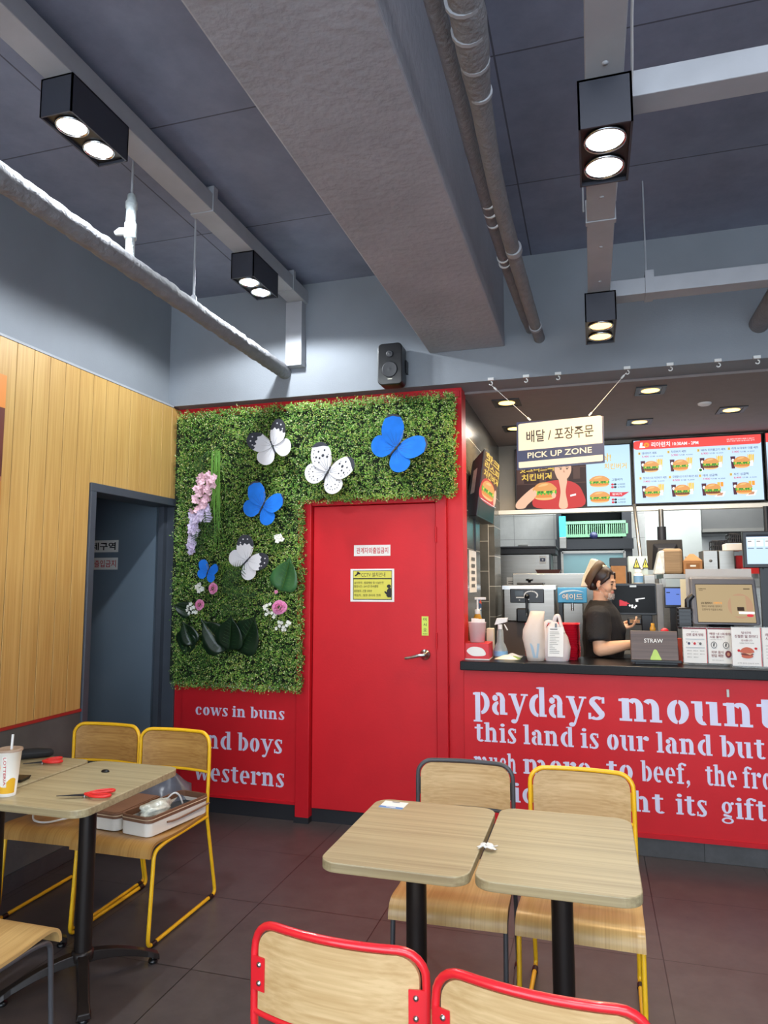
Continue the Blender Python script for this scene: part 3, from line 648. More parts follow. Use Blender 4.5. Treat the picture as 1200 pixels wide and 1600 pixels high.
def dr(A):
    A.rect(.06, .06, .95, .95, m_ink); A.rect(.07, .72, .94, .93, m_cy); A.rect(.075, .085, .935, .68, m_cy)
    A.text('CCTV 설치안내', .25, .755, .80, .89, m_ink, .0)
    A.poly([(.10, .80), (.20, .90), (.22, .87), (.12, .77)], m_ink); A.poly([(.14, .86), (.17, .92), (.24, .86), (.22, .83)], m_ink)
    for tx, x1, y0 in (('설치목적 : 범죄예방 및 시설안전', .76, .54), ('촬영시간 : 24시간 연속촬영', .64, .43), ('촬영범위 : 건물 내외부', .50, .29), ('책임자 : 점장 관리자 전화', .70, .16)): A.text(tx, .09, y0, x1, y0+.075, m_ink, .0)
    A.ell(.885, .47, .045, .055, m_ink); A.poly([(.83, .18), (.84, .35), (.88, .42), (.935, .42), (.935, .14), (.86, .14)], m_ink); A.poly([(.78, .30), (.84, .20), (.87, .25), (.80, .33)], m_ink)
notice('door_notice', 'yellow CCTV notice in a white border on the red door', (547.5, 889, 616, 940, 0), 4.2825, dr)
def dr(A):
    A.rect(0, 0, 1, 1, mat('push_green', (206, 224, 96), 0.6, var=0))
    for i, ch in enumerate('미시오'): A.text(ch, .25, .76-.27*i, .75, .92-.27*i, m_ink, .03)
    A.text('PUSH', .2, .06, .8, .13, m_ink, 0)
notice('door_notice', 'narrow lime green push label above the door lever', (659, 963, 669.5, 993, 0), 4.2825, dr)
def dr1(A): A.text('통제구역', .04, .18, .93, .82, m_ink, .05)
notice('door_notice', 'white notice with black Korean words inside the left doorway, upper one', (127, 845, 184.5, 863.5, 0), 4.258, dr1)
def dr1(A): A.text('외부인', .03, .2, .40, .8, m_ink, .0); A.text('출입금지', .45, .2, .96, .8, m_inkred, .02)
notice('door_notice', 'white notice with red Korean no-entry words inside the left doorway, lower one', (118, 872, 183.5, 890.5, 0), 4.258, dr1)
# picture at the left edge
pp_ = thing('framed_poster', 'brown poster with an orange top on the plank wall at the left edge', 'poster', (XL, 2.3, 1.5))
obj('poster_board', MB().box(XL+.001, XL+.012, 1.6, 2.735, 1.35, 2.53), mat('poster_brown', (96, 44, 34), 0.5, var=0.35, scale=4), pp_)
A = Art((XL+.0125, 1.6, 1.35), (0, 1.135, 0), (0, 0, 1.18), n=(1, 0, 0))
A.rect(0, .86, 1, 1, mat('poster_orange', (226, 140, 60), 0.5, var=0)); A.rect(.0, .55, 1, .57, mat('poster_tan', (170, 110, 70), 0.5, var=0)); A.poly([(.90, .3), (1, .26), (1, .36), (.95, .4)], mat('poster_red', (190, 60, 44), .5, var=0)); A.rect(.9, .45, 1.0, .55, mat('poster_gold', (190, 130, 60), .5, var=.1))
A.obj('poster_print', pp_)

# ------------------------------------------------------------------ green wall
import array
gw = thing('green_wall', 'L-shaped panel of dense artificial boxwood foliage around the red door', 'green wall', (-1.8, 4.25, 0.85))
HZ = []   # rectangles (x0,x1,z0,z1) covered by foliage
xa, zb_, xm, zd, zt_, xr = -2.705, 0.83, -1.80, 2.045, 2.665, -0.795
HZ = [(xa, xm, zb_, zt_), (xm, xr, zd, zt_)]
bk = MB()
for r_ in HZ: bk.box(r_[0]-(.072 if r_[2] < 1 else -.012), r_[1]+(.02 if r_[2] < 1 else -.012), 4.246, 4.262, r_[2]+.012, r_[3]-.012)
m_back = mat('foliage_backing', (26, 36, 20), 0.9, var=0.3)
obj('backing_mat', bk, m_back, gw)
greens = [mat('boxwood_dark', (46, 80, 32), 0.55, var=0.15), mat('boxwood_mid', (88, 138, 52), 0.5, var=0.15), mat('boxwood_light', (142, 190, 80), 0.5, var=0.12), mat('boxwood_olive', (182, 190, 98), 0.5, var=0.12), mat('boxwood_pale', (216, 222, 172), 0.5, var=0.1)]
rnd = random.Random(11)
from mathutils import noise as nz_
vs_, fs_, mi_ = [], [], []
def leaf(c, d, s, m, wd=.55):
    nr = V((rnd.uniform(-.9, .9), -1.0, rnd.uniform(-.5, 1.1))).normalized(); d = (d-nr*d.dot(nr)).normalized(); side = nr.cross(d); nn = nr*(s*.12)
    k = len(vs_); vs_.extend([c-d*s*.5, c+side*s*.5*wd+nn, c+d*s*.5, c-side*s*.5*wd+nn]); fs_.append((k, k+1, k+2)); fs_.append((k, k+2, k+3)); mi_.extend([m, m])
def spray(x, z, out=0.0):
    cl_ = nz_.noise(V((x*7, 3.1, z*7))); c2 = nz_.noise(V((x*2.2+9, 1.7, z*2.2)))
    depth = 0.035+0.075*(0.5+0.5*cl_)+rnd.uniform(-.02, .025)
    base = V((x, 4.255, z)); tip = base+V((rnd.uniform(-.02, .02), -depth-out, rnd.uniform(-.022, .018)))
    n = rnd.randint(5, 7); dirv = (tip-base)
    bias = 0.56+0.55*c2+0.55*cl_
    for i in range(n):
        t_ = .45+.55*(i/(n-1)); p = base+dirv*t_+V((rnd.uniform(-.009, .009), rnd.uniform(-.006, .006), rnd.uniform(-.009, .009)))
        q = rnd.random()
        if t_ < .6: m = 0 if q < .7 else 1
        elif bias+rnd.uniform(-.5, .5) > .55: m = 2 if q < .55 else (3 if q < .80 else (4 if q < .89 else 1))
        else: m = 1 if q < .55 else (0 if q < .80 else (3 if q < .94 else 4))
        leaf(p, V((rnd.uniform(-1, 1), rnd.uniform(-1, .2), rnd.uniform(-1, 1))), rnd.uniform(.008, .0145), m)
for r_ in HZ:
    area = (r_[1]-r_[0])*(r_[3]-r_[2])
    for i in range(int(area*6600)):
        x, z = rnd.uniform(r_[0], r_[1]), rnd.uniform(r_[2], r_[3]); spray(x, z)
# ragged edges that hang a little over the border
edges = [((xa, zb_), (xm, zb_)), ((xm, zb_), (xm, zd)), ((xm, zd), (xr, zd)), ((xr, zd), (xr, zt_)), ((xa, zt_), (xr, zt_)), ((xa, zb_), (xa, zt_))]
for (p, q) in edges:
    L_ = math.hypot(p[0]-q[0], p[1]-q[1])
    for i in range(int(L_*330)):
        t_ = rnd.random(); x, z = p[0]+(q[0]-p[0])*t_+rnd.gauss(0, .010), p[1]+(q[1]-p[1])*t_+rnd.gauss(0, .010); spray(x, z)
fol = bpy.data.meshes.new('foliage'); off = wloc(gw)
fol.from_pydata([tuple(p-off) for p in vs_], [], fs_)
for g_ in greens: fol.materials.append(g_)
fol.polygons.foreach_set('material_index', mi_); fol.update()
fo = bpy.data.objects.new('foliage', fol); COL.objects.link(fo); fo.parent = gw; fo['kind'] = 'stuff'

for g_ in greens:       # thin leaves let some light through
    nt_ = g_.node_tree; pb_ = nt_.nodes['Principled BSDF']; tb3 = nt_.nodes.new('ShaderNodeBsdfTranslucent'); ms_ = nt_.nodes.new('ShaderNodeMixShader'); ms_.inputs[0].default_value = 0.2
    src_ = pb_.inputs['Base Color'].links[0].from_socket; nt_.links.new(src_, tb3.inputs['Color']); nt_.links.new(pb_.outputs[0], ms_.inputs[1]); nt_.links.new(tb3.outputs[0], ms_.inputs[2]); nt_.links.new(ms_.outputs[0], nt_.nodes['Material Output'].inputs['Surface'])
# ------------------------------------------------------------------ butterflies
UW = [(4, .10), (10, .40), (21, .72), (32, .93), (41, 1.0), (51, 1.0), (60, .93), (70, .80), (81, .66), (92, .50), (98, .28), (96, .08)]
LW = [(92, .08), (84, .36), (90, .60), (102, .72), (118, .77), (135, .75), (150, .66), (163, .50), (172, .26), (172, .08)]
def pol(l, k=1.0): return [(r*k*sin(R_(a)), r*k*cos(R_(a))) for a, r in l]
m_bl = mat('butterfly_blue', (34, 118, 222), 0.75, spec=.2, var=0.12, scale=14); m_blk = mat('butterfly_black', (44, 46, 56), 0.6, var=0); m_bw = mat('butterfly_white', (222, 220, 224), 0.55, var=0.04)
m_gw2 = mat('butterfly_lilac', (206, 202, 212), 0.55, var=0.03); m_vein = mat('butterfly_vein_blue', (24, 70, 150), 0.6, var=0)
def butterfly(px, py, ang, size, style, label):
    c0 = W(px, py, 4.108); t = thing('butterfly', label, 'butterfly', c0, group='paper butterflies on the green wall')
    t.rotation_euler = (0, R_(ang), 0)
    X, Z = V((1, 0, 0)), V((0, 0, 1))
    ms = {'blue': [m_bl, m_blk, m_vein], 'tip': [m_bw, m_blk, m_vein], 'spot': [m_bw, m_blk, m_vein]}[style]
    for side in (-1, 1):
        for nm, prof, dih in (('upper_wing', UW, .24), ('lower_wing', LW, .14)):
            mb = MB(); o3 = lambda x, y, l=0.0: V((side*x*size, -abs(x)*size*dih-l-(0.0 if nm == 'upper_wing' else -.002), y*size))
            outl = smoothpts(pol(prof), 4)
            cen = (sum(p[0] for p in outl)/len(outl), sum(p[1] for p in outl)/len(outl))
            def lay(poly, m, l):
                k = len(mb.v); mb.v.extend([tuple(o3(x, y, l)) for x, y in poly]); mb.f.append(tuple(range(k, k+len(poly)))); mb.m.append(m); mb.s.append(False)
            front, back = outl, [(x, y) for x, y in outl]
            k = len(mb.v); n = len(outl); mb.v.extend([tuple(o3(x, y, 0)) for x, y in outl]+[tuple(o3(x, y, -.0015)) for x, y in outl])
            mb.f += [tuple(range(k, k+n)), tuple(range(k+2*n-1, k+n-1, -1))]+[(k+i, k+n+i, k+n+(i+1) % n, k+(i+1) % n) for i in range(n)]
            mb.m += [0, 0]+[0]*n; mb.s += [False]*(n+2)
            up_ = nm == 'upper_wing'
            if style == 'blue':
                for a_ in ((22, 40, 58, 74) if up_ else (104, 124, 144)):
                    r2 = .62 if up_ else .46; dx, dy = sin(R_(a_)), cos(R_(a_)); w2 = .006
                    lay([(dx*.1-dy*w2, dy*.1+dx*w2), (dx*.1+dy*w2, dy*.1-dx*w2), (dx*r2, dy*r2)], 2, .0006)
                if up_: lay(smoothpts([(x, y) for x, y in pol([(32, .936), (36, .975), (41, 1.004), (46, 1.010), (51, 1.004), (55, .98), (60, .934), (56, .93), (46, .955), (38, .93)])], 3), 1, .0006)
            if style == 'tip' and up_:
                lay(smoothpts(pol([(17, .62), (21, .735), (26.5, .835), (32, .94), (36, .975), (41, 1.006), (46, 1.012), (51, 1.006), (55.5, .98), (60, .938), (65, .88), (70, .81), (76, .73), (70, .64), (64, .70), (58, .60), (50, .68), (42, .62), (34, .68), (26, .60)]), 3), 1, .0006)
                for a_, r_, s_ in ((40, .84, .028), (52, .84, .03), (62, .74, .026)): lay([(r_*sin(R_(a_))+x, r_*cos(R_(a_))+y) for x, y in ellipse(0, 0, s_, s_, 8)], 0, .0012)
            if style == 'tip':
                for a_ in ((35, 60) if up_ else (110, 135)):
                    dx, dy = sin(R_(a_)), cos(R_(a_)); lay([(dx*.08-dy*.004, dy*.08+dx*.004), (dx*.08+dy*.004, dy*.08-dx*.004), (dx*.5, dy*.5)], 1, .0006)
            if style == 'spot':
                if up_: lay(smoothpts(pol([(27, .84), (32, .936), (36, .975), (41, 1.004), (46, 1.010), (51, 1.004), (55, .98), (60, .934), (54, .89), (46, .87), (36, .86)]), 3), 1, .0006)
                sp_ = [(30, .5, .035), (44, .56, .045), (58, .52, .03), (36, .72, .03), (52, .72, .028), (66, .60, .03), (70, .42, .025)] if up_ else [(100, .44, .02), (116, .5, .02), (134, .5, .02), (150, .4, .02)]
                sp_ += [(a_, r_*.93, .016) for a_, r_ in ([(26, .62), (60, .88), (66, .80), (72, .70), (78, .58)] if up_ else [(94, .54), (100, .6), (108, .64), (116, .68), (124, .67), (132, .66), (140, .62), (148, .56), (156, .47)])]
                for a_, r_, s_ in sp_: lay([(r_*sin(R_(a_))+x, r_*cos(R_(a_))+y) for x, y in ellipse(0, 0, s_, s_*1.25, 8)], 1, .0006)
                for a_ in ((30, 44, 58, 70) if up_ else (104, 120, 138, 152)):
                    dx, dy = sin(R_(a_)), cos(R_(a_)); lay([(dx*.08-dy*.005, dy*.08+dx*.005), (dx*.08+dy*.005, dy*.08-dx*.005), (dx*.62, dy*.62)] if up_ else [(dx*.08-dy*.005, dy*.08+dx*.005), (dx*.08+dy*.005, dy*.08-dx*.005), (dx*.5, dy*.5)], 1, .0005)
            obj(nm, mb, ms, t, world=False)
    bd = MB(); bd.ell((0, -.004, -.08*size), (.032*size, .032*size, .26*size), 10, 8); bd.ell((0, -.004, .17*size), (.035*size, .035*size, .05*size), 8, 6); obj('body', bd, m_blk, t, world=False)
    an = MB()
    for s_ in (-1, 1): an.tube([(s_*.015*size, -.008, .20*size), (s_*.07*size, -.018, .38*size), (s_*.12*size, -.026, .54*size)], .0011, 5); an.ell((s_*.12*size, -.026, .54*size), (.004, .004, .004), 6, 5)
    obj('antennae', an, mat('antenna_tan', (150, 140, 120), .6, var=0), t, world=False)
    return t
butterfly(426, 697, -24, .178, 'tip', 'white butterfly with charcoal wing tips at the top left of the foliage')
butterfly(512, 738, 30, .195, 'spot', 'white butterfly dotted with black spots just above the red door')
butterfly(619, 700, 42, .205, 'blue', 'largest blue butterfly at the upper right of the foliage')
butterfly(410, 792, 28, .170, 'blue', 'medium blue butterfly left of the red door top corner')
butterfly(386, 876, 45, .165, 'tip', 'white butterfly with charcoal wing tips lower down, beside the round leaf')
butterfly(324.5, 894.5, 20, .095, 'blue', 'smallest blue butterfly at the left edge of the foliage')

# ------------------------------------------------------------------ flowers and leaves
m_fl1 = mat('blossom_pink', (232, 190, 204), .6, var=.08); m_fl2 = mat('blossom_lilac', (214, 200, 228), .6, var=.06); m_flw = mat('blossom_white', (232, 232, 222), .6, var=.04)
m_rose = mat('rose_pink', (234, 150, 194), .6, var=.10); m_stemg = mat('stem_green', (88, 128, 48), .55, var=.12); m_grass = mat('grass_strand', (96, 148, 50), .5, var=.12)
m_mon = mat('monstera_green', (58, 104, 60), .35, var=.18, scale=16); m_mond = mat('monstera_dark', (24, 44, 28), .3, var=.25, scale=14); m_fern = mat('fern_green', (52, 88, 40), .5, var=.2)
fr_ = random.Random(5)
def petal(mb, c, r, ax, m=0):
    ax = V(ax).normalized(); a = ax.orthogonal().normalized(); b = ax.cross(a)
    k0 = fr_.uniform(0, 6)
    for i in range(5):
        th = k0+i*2*pi/5; d = a*cos(th)+b*sin(th); sdd = ax.cross(d)
        mb.add([c, c+d*r*.6+sdd*r*.42+ax*r*.1, c+d*r+ax*r*.32, c+d*r*.6-sdd*r*.42+ax*r*.1], [(0, 1, 2), (0, 2, 3)], m, False)
fv = thing('hanging_blossom', 'hanging spray of pink and lilac blossom at the left of the foliage', 'flower', W(312, 800, 4.13))
b1, b2 = MB(), MB()
path = smoothpts([(325, 745), (318, 765), (312, 790), (305, 815), (302, 835), (298, 860)], 6, False); pw = smoothpts([(24,), (26,), (22,), (13,), (9,), (7,)], 6, False)
path2 = [(322+q*.2, 790+q*3.2) for q in range(8)]
for i in range(150):
    k = fr_.randrange(len(path)); x, y = path[k]; w2 = pw[k][0]*.55; p = W(x+fr_.uniform(-w2, w2), y+fr_.uniform(-5, 5), 4.12+fr_.uniform(-.03, .02)); petal(b1 if y < 795 else b2, p, fr_.uniform(.020, .029), (fr_.uniform(-.7, .7), -1, fr_.uniform(-.6, .6)))
for i in range(34):
    x, y = path2[fr_.randrange(8)]; petal(b2, W(x+fr_.uniform(-5, 5), y, 4.12), fr_.uniform(.018, .024), (fr_.uniform(-.7, .7), -1, fr_.uniform(-.6, .6)))
for i in range(10): petal(b1, W(327+fr_.uniform(-5, 5), 746+fr_.uniform(-6, 8), 4.12), .024, (fr_.uniform(-.7, .7), -1, fr_.uniform(-.6, .6)))
obj('pink_blossom', b1, m_fl1, fv); obj('lilac_blossom', b2, m_fl2, fv)
obj('stem', MB().tube([W(x, y, 4.16) for x, y in path], .004, 6), m_stemg, fv)
gs = thing('hanging_grass', 'bunch of long bright green grass strands hanging beside the pink blossom', 'plant', W(338, 790, 4.13))
g_ = MB()
for i in range(24):
    x0 = 336+fr_.uniform(-5, 8); ln = fr_.uniform(60, 155); sw = fr_.uniform(-7, 9); y0 = 702+fr_.uniform(0, 14)
    g_.tube(smoothpts([W(x0, y0, 4.15), W(x0+sw*.2, y0+ln*.33, 4.11), W(x0+fr_.uniform(-2, 3), y0+ln*.66, 4.105), W(x0+sw, y0+ln, 4.12)], 4, False), [.0022]*9+[.0018]*3+[.001], 5)
g_.tube(smoothpts([W(340, 800, 4.12), W(322, 825, 4.11), W(321, 838, 4.11), W(330, 842, 4.11)], 5, False), .0018, 5); g_.tube(smoothpts([W(346, 725, 4.12), W(352, 760, 4.10), W(352, 800, 4.10), W(360, 815, 4.11)], 5, False), .0016, 5)
obj('strands', g_, m_grass, gs)
def leaf_mesh(mb, outl, base, ang, size, tilt, cup=.15, m=0):
    """broad leaf: outline in a unit frame (y = midrib), folded a little along the midrib"""
    Rm = M.Rotation(R_(ang), 3, 'Y') @ M.Rotation(R_(tilt), 3, 'X')
    f = lambda x, y: V(base)+Rm @ V((x*size, abs(x)*size*cup*-1+.05*size*sin(y*3), y*size))
    n = len(outl); k = 10
    mid = [(0, i/k*1.0) for i in range(k+1)]
    for sd in (-1, 1):
        rows = []
        for i in range(k+1):
            y = i/k; w2 = 0
            for (y0, w0), (y1, w1) in zip(outl, outl[1:]):
                if y0 <= y <= y1: w2 = w0+(w1-w0)*((y-y0)/max(1e-6, y1-y0))
            rows.append((y, w2))
        vs2 = []
        for y, w2 in rows:
            for q in range(4): vs2.append(f(sd*w2*q/3, y-.10*(q/3)**2))
        mb.add(vs2, [(i*4+j, (i+1)*4+j, (i+1)*4+j+1, i*4+j+1) if sd > 0 else (i*4+j, i*4+j+1, (i+1)*4+j+1, (i+1)*4+j) for i in range(k) for j in range(3)], m, True)
BR = [(0, .0), (.04, .22), (.12, .40), (.3, .46), (.5, .42), (.7, .32), (.88, .16), (1.0, .0)]
def broad(label, px, py, ang, size, mt, tilt=15, notch=False, Y=4.13, grp='broad leaves on the green wall'):
    t = thing('monstera_leaf', label, 'leaf', W(px, py, Y), group=grp); mb = MB(); leaf_mesh(mb, BR, W(px, py, Y), ang, size, tilt)
    lf = obj('leaf_blade', mb, mt, t, solid=.0012); rb = MB(); Rm = M.Rotation(R_(ang), 3, 'Y') @ M.Rotation(R_(tilt), 3, 'X'); bs = W(px, py, Y)+V((0, -.003, 0))
    for i in range(9):
        y0 = .08+.1*i
        for sd in (-1, 1):
            wq = [w for w in BR]; rb.tube([bs+Rm @ V((0, .05*size*sin(y0*3)-.001, y0*size)), bs+Rm @ V((sd*.22*size*(1-.06*i), -.22*size*.15*(1-.06*i)+.05*size*sin(y0*3)-.001, (y0+.06)*size))], .0009, 4)
    rb.tube([bs+Rm @ V((0, .05*size*sin(q*.3)-.001, q*.1*size)) for q in range(10)], .0014, 5)
    obj('leaf_veins', rb, m_stemg if mt is m_mon else m_fern, t); return t
broad('large mid-green rounded leaf at the lower right of the foliage beside the door', 441, 919, 20, .215, m_mon, 12)
broad('dark glossy leaf in the middle of the lower leaf cluster', 358, 1010, 12, .22, m_mond, 18, Y=4.10)
broad('dark glossy leaf on the right of the lower leaf cluster', 374, 1012, 34, .26, m_mond, 14, Y=4.12)
broad('dark glossy leaf on the left of the lower leaf cluster', 350, 1012, -38, .24, m_mond, 14, Y=4.13)
broad('dark leaf at the left edge of the foliage beside the rose', 296, 955, -70, .12, m_mond, 14, Y=4.12)
broad('dark drooping leaf at the left edge beside the doorway, lower', 292, 990, 190, .17, m_mond, -14, Y=4.13)
broad('dark glossy leaf low at the left edge of the foliage, upper', 300, 1005, -20, .16, m_mond, 14, Y=4.14)
def fern(label, px, py, ang, ln, Y=4.125):
    base = W(px, py, Y); t = thing('fern_frond', label, 'fern', base, group='fern fronds on the green wall'); mb = MB(); d = V((sin(R_(ang)), 0, cos(R_(ang)))); s_ = V((cos(R_(ang)), 0, -sin(R_(ang)))); n = 15
    pts = [base+d*(ln*i/n)+V((0, -.05*sin(pi*i/n), 0)) for i in range(n+1)]
    mb.tube(pts, [.0022*(1-.6*i/n) for i in range(n+1)], 5)
    for i in range(1, n):
        w2 = ln*.30*sin(pi*(.12+.88*(1-i/n)))
        for sd in (-1, 1):
            tip = pts[i]+s_*sd*w2+d*w2*.45+V((0, .012, 0)); e = d*ln*.010; mb.add([pts[i]-e, pts[i].lerp(tip, .5)-e*.9+V((0, -.004, 0)), tip, pts[i].lerp(tip, .5)+e*.9+V((0, -.004, 0)), pts[i]+e], [(0, 1, 2, 3, 4)], 0)
    obj('frond', mb, m_fern, t, solid=.0008); return t
fern('fern frond pointing right at the centre of the lower foliage', 345, 905, 70, .22)
fern('fern frond pointing down right below the lowest white butterfly', 350, 925, 95, .24)
fern('fern frond pointing up right behind the lowest white butterfly', 345, 930, 45, .20)
fern('fern frond drooping left from below the small blue butterfly', 345, 945, 110, .18)
fern('fern frond hanging below the pink blossom spray', 312, 815, 178, .22, 4.14)
fern('fern frond hanging beside the ends of the grass strands', 322, 790, 165, .26, 4.14)
fern('fern frond at the top left above the blossom spray', 325, 705, 200, .16)
def rose(px, py, r, label, flat=1.0, tilt=0):
    c0 = W(px, py, 4.105); t = thing('rose', label, 'flower', c0, group='pink roses on the green wall'); mb = MB(); g = random.Random(px)
    nP = 22
    for i in range(nP):
        q = i/(nP-1); a = i*2.39996+g.uniform(-.15, .15); rad = r*(.12+.88*q**.8); lift = -r*(.75-.75*q); opn = .25+1.0*q
        d = V((cos(a)*flat, 0, sin(a))); sdd = V((-sin(a)*flat, 0, cos(a))); wd = r*(.34+.34*q)
        def pf(u_, v2):
            s_ = (u_-.5)*2; w3 = wd*s_*(.55+.45*sin(pi*min(1, v2*.8+.1))); rr2 = rad*(.55+.45*v2)-abs(s_)**2*rad*.18
            return c0+d*rr2+sdd*w3+V((0, lift-r*.45*v2*(1.1-opn*.55)+r*.10*q*v2*v2+r*.06*s_*s_*(1-q), 0))
        mb.grid(pf, 5, 4, 0)
    obj('petals', mb, m_rose, t, solid=.0008)
    sp_ = MB()
    for i in range(5):
        a = 2*pi*i/5; d = V((cos(a), 0, sin(a))); sdd = V((-sin(a), 0, cos(a))); sp_.add([c0+V((0, .01, 0)), c0+d*r*.7+sdd*r*.2+V((0, .012, 0)), c0+d*r*1.25+V((0, .01, 0)), c0+d*r*.7-sdd*r*.2+V((0, .012, 0))], [(0, 1, 2, 3)])
    obj('sepals', sp_, m_stemg, t); return t
rose(333.5, 919.5, .042, 'pink rose just right of the smallest blue butterfly, above the other', .8)
rose(312.5, 945, .040, 'pink rose at the left edge of the foliage, lower of the two', .85)
rose(437, 949, .050, 'wide open pink rose below the round leaf, right of the foliage', 1.1)
rose(431.5, 925, .013, 'tiny pink rosebud under the round leaf', 1.0)
def sprig(pts, label, r=.016):
    t = thing('white_flower_sprig', label, 'flower', W(*pts[0], 4.11), group='white flower sprigs on the green wall'); mb = MB(); st = MB(); base = W(pts[0][0], pts[0][1]+10, 4.2)
    for x, y in pts:
        p = W(x, y, 4.11+fr_.uniform(-.015, .01)); petal(mb, p, r, (fr_.uniform(-.4, .4), -1, fr_.uniform(-.3, .5))); petal(mb, p+V((0, -.003, 0)), r*.6, (fr_.uniform(-.4, .4), -1, fr_.uniform(-.3, .5))); st.tube([base, p+V((0, .01, 0))], .0012, 4)
    obj('petals', mb, m_flw, t); obj('stems', st, m_stemg, t); return t
sprig([(308, 917), (312, 914), (311, 923), (316, 920)], 'single white flower below the smallest blue butterfly', .020)
sprig([(432, 839), (437, 838), (434, 845), (440, 843)], 'single white flower in the open middle of the foliage, near the door', .020)
sprig([(294, 947), (298, 944), (293, 953), (299, 951), (296, 958), (302, 957), (303, 949), (306, 957)], 'white flower sprig beside the lower left rose')
sprig([(413, 948), (417, 946), (418, 953), (416, 960), (420, 957), (425, 958), (430, 960), (428, 964), (422, 944), (414, 951)], 'white flower sprig left of the wide open rose', .013)
sprig([(436, 972), (440, 973), (432, 982), (437, 978), (443, 980), (446, 984), (448, 977), (450, 972), (453, 974), (442, 984)], 'white flower sprig below the wide open rose', .014)
# ------------------------------------------------------------------ chairs
def chair(name, label, fm, group, y0=0.0):
    """metal sled-base chair with plywood seat and back; local frame: back at y=0, seat runs to -y"""
    t = thing(name, label, 'chair', group=group); hw = .192; r = .0085
    for s in (-1, 1):
        x = s*hw
        p = fillet([(x, 0.0, .60), (x, -.01, .405), (x, .085, .012), (x, -.455, .012), (x, -.428, .380), (x, -.35, .3935), (x, -.012, .3955)], .03, 5)
        sd = obj('side_frame', MB().tube(p, r, 10), fm, t, world=False)
        gl = MB()
        gl.tube([(x, .055, .010), (x, .025, .010)], .0115, 10); gl.tube([(x, -.40, .010), (x, -.43, .010)], .0115, 10)
        obj('glide', gl, m_blackg, sd, world=False)
    bow = lambda x: .030*(1-(x/hw)**2)
    loop = [(-hw, 0, .58), (-hw, 0.0, .70)]
    top = [(-hw, 0.002, .70)]+[(hw*cos(pi-q), .004+bow(hw*cos(pi-q))*1.0, 0) for q in ()]
    pts = [(-hw, 0, .58), (-hw, .002, .715)]
    for q in range(1, 7): a = pi-q*(pi/2)/6; pts.append((-hw+.055+.055*cos(a), bow(-hw+.055+.055*cos(a)), .725+.055*sin(a)))
    for q in range(1, 8): x = -hw+.055+(2*hw-.11)*q/8; pts.append((x, bow(x), .78))
    for q in range(0, 6): a = pi/2-q*(pi/2)/6; pts.append((hw-.055+.055*cos(a), bow(hw-.055+.055*cos(a)), .725+.055*sin(a)))
    pts += [(hw, .002, .715), (hw, 0, .58)]
    obj('back_frame', MB().tube(pts, r, 12), fm, t, world=False)
    obj('lower_rail', MB().tube([(x, bow(x), .598) for x in [(-hw+2*hw*q/10) for q in range(11)]], r*.85, 10), fm, t, world=False)
    # plywood back
    def outline(x):
        e = abs(x); zt = .771 if e < hw-.055-.004 else .725+math.sqrt(max(0, .0465**2-(e-(hw-.059))**2)); return zt
    nb = 36; vs2 = []
    xs = [-(hw-.0125)*cos(pi*i/nb) for i in range(nb+1)]
    bk_ = MB(); f0 = []
    for x in xs:
        for z in (0, .5, 1): zt = outline(x); zz = .606+(zt-.606)*z; f0.append((x, bow(x)-.0045, zz))
    b0 = [(x, y+.009, z) for x, y, z in f0]; n = len(f0)
    fs2 = []
    for i in range(nb):
        for j in range(2): q = (i*3+j, (i+1)*3+j, (i+1)*3+j+1, i*3+j+1); fs2.append(q); fs2.append(tuple(k+n for k in q[::-1]))
        fs2.append((i*3, i*3+n, (i+1)*3+n, (i+1)*3)); fs2.append((i*3+2, (i+1)*3+2, (i+1)*3+2+n, i*3+2+n))
    fs2.append((0, 1, 1+n, n)); fs2.append((1, 2, 2+n, 1+n)); e = nb*3; fs2.append((e, e+n, e+1+n, e+1)); fs2.append((e+1, e+1+n, e+2+n, e+2))
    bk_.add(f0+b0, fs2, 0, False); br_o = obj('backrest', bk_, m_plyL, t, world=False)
    for s in (-1, 1):
        pb = MB(); x0, x1 = s*(hw-.032), s*(hw+.002); yb = .0075
        pb.hexa([(x0, bow(x0)+.0055, .645), (x1, .006, .645), (x1, .006, .712), (x0, bow(x0)+.0055, .712)], [(x0, bow(x0)+.008, .645), (x1, .0105, .645), (x1, .0105, .712), (x0, bow(x0)+.008, .712)])
        po = obj('bracket_plate', pb, fm, br_o, world=False)
        bb = MB(); xm_ = s*(hw-.018)
        for z in (.660, .697): bb.lathe([(.0062, bow(xm_)+.008), (.0062, bow(xm_)+.010), (.003, bow(xm_)+.0125), (0, bow(xm_)+.013)], (xm_, 0, z), 10, ax='y')
        obj('bolt', bb, m_bolt, br_o, world=False)
    # moulded plywood seat with waterfall front
    prof = [(-.03, .424), (-.10, .417), (-.20, .412), (-.30, .413), (-.38, .419), (-.425, .419), (-.452, .408), (-.466, .388), (-.470, .365)]
    prof = smoothpts(prof, 4, False); st = MB(); W2 = .200; nx = 8; n = len(prof)
    nm = []
    for i in range(n):
        a, b = prof[max(0, i-1)], prof[min(n-1, i+1)]; d = (b[0]-a[0], b[1]-a[1]); L_ = math.hypot(*d); nm.append((d[1]/L_, -d[0]/L_))
    top_ = [(-W2+2*W2*j/nx, y, z) for (y, z) in prof for j in range(nx+1)]
    bot_ = [(-W2+2*W2*j/nx, y-nn[0]*.011, z-nn[1]*.011) for (y, z), nn in zip(prof, nm) for j in range(nx+1)]
    N = len(top_); w_ = nx+1; fs2 = []
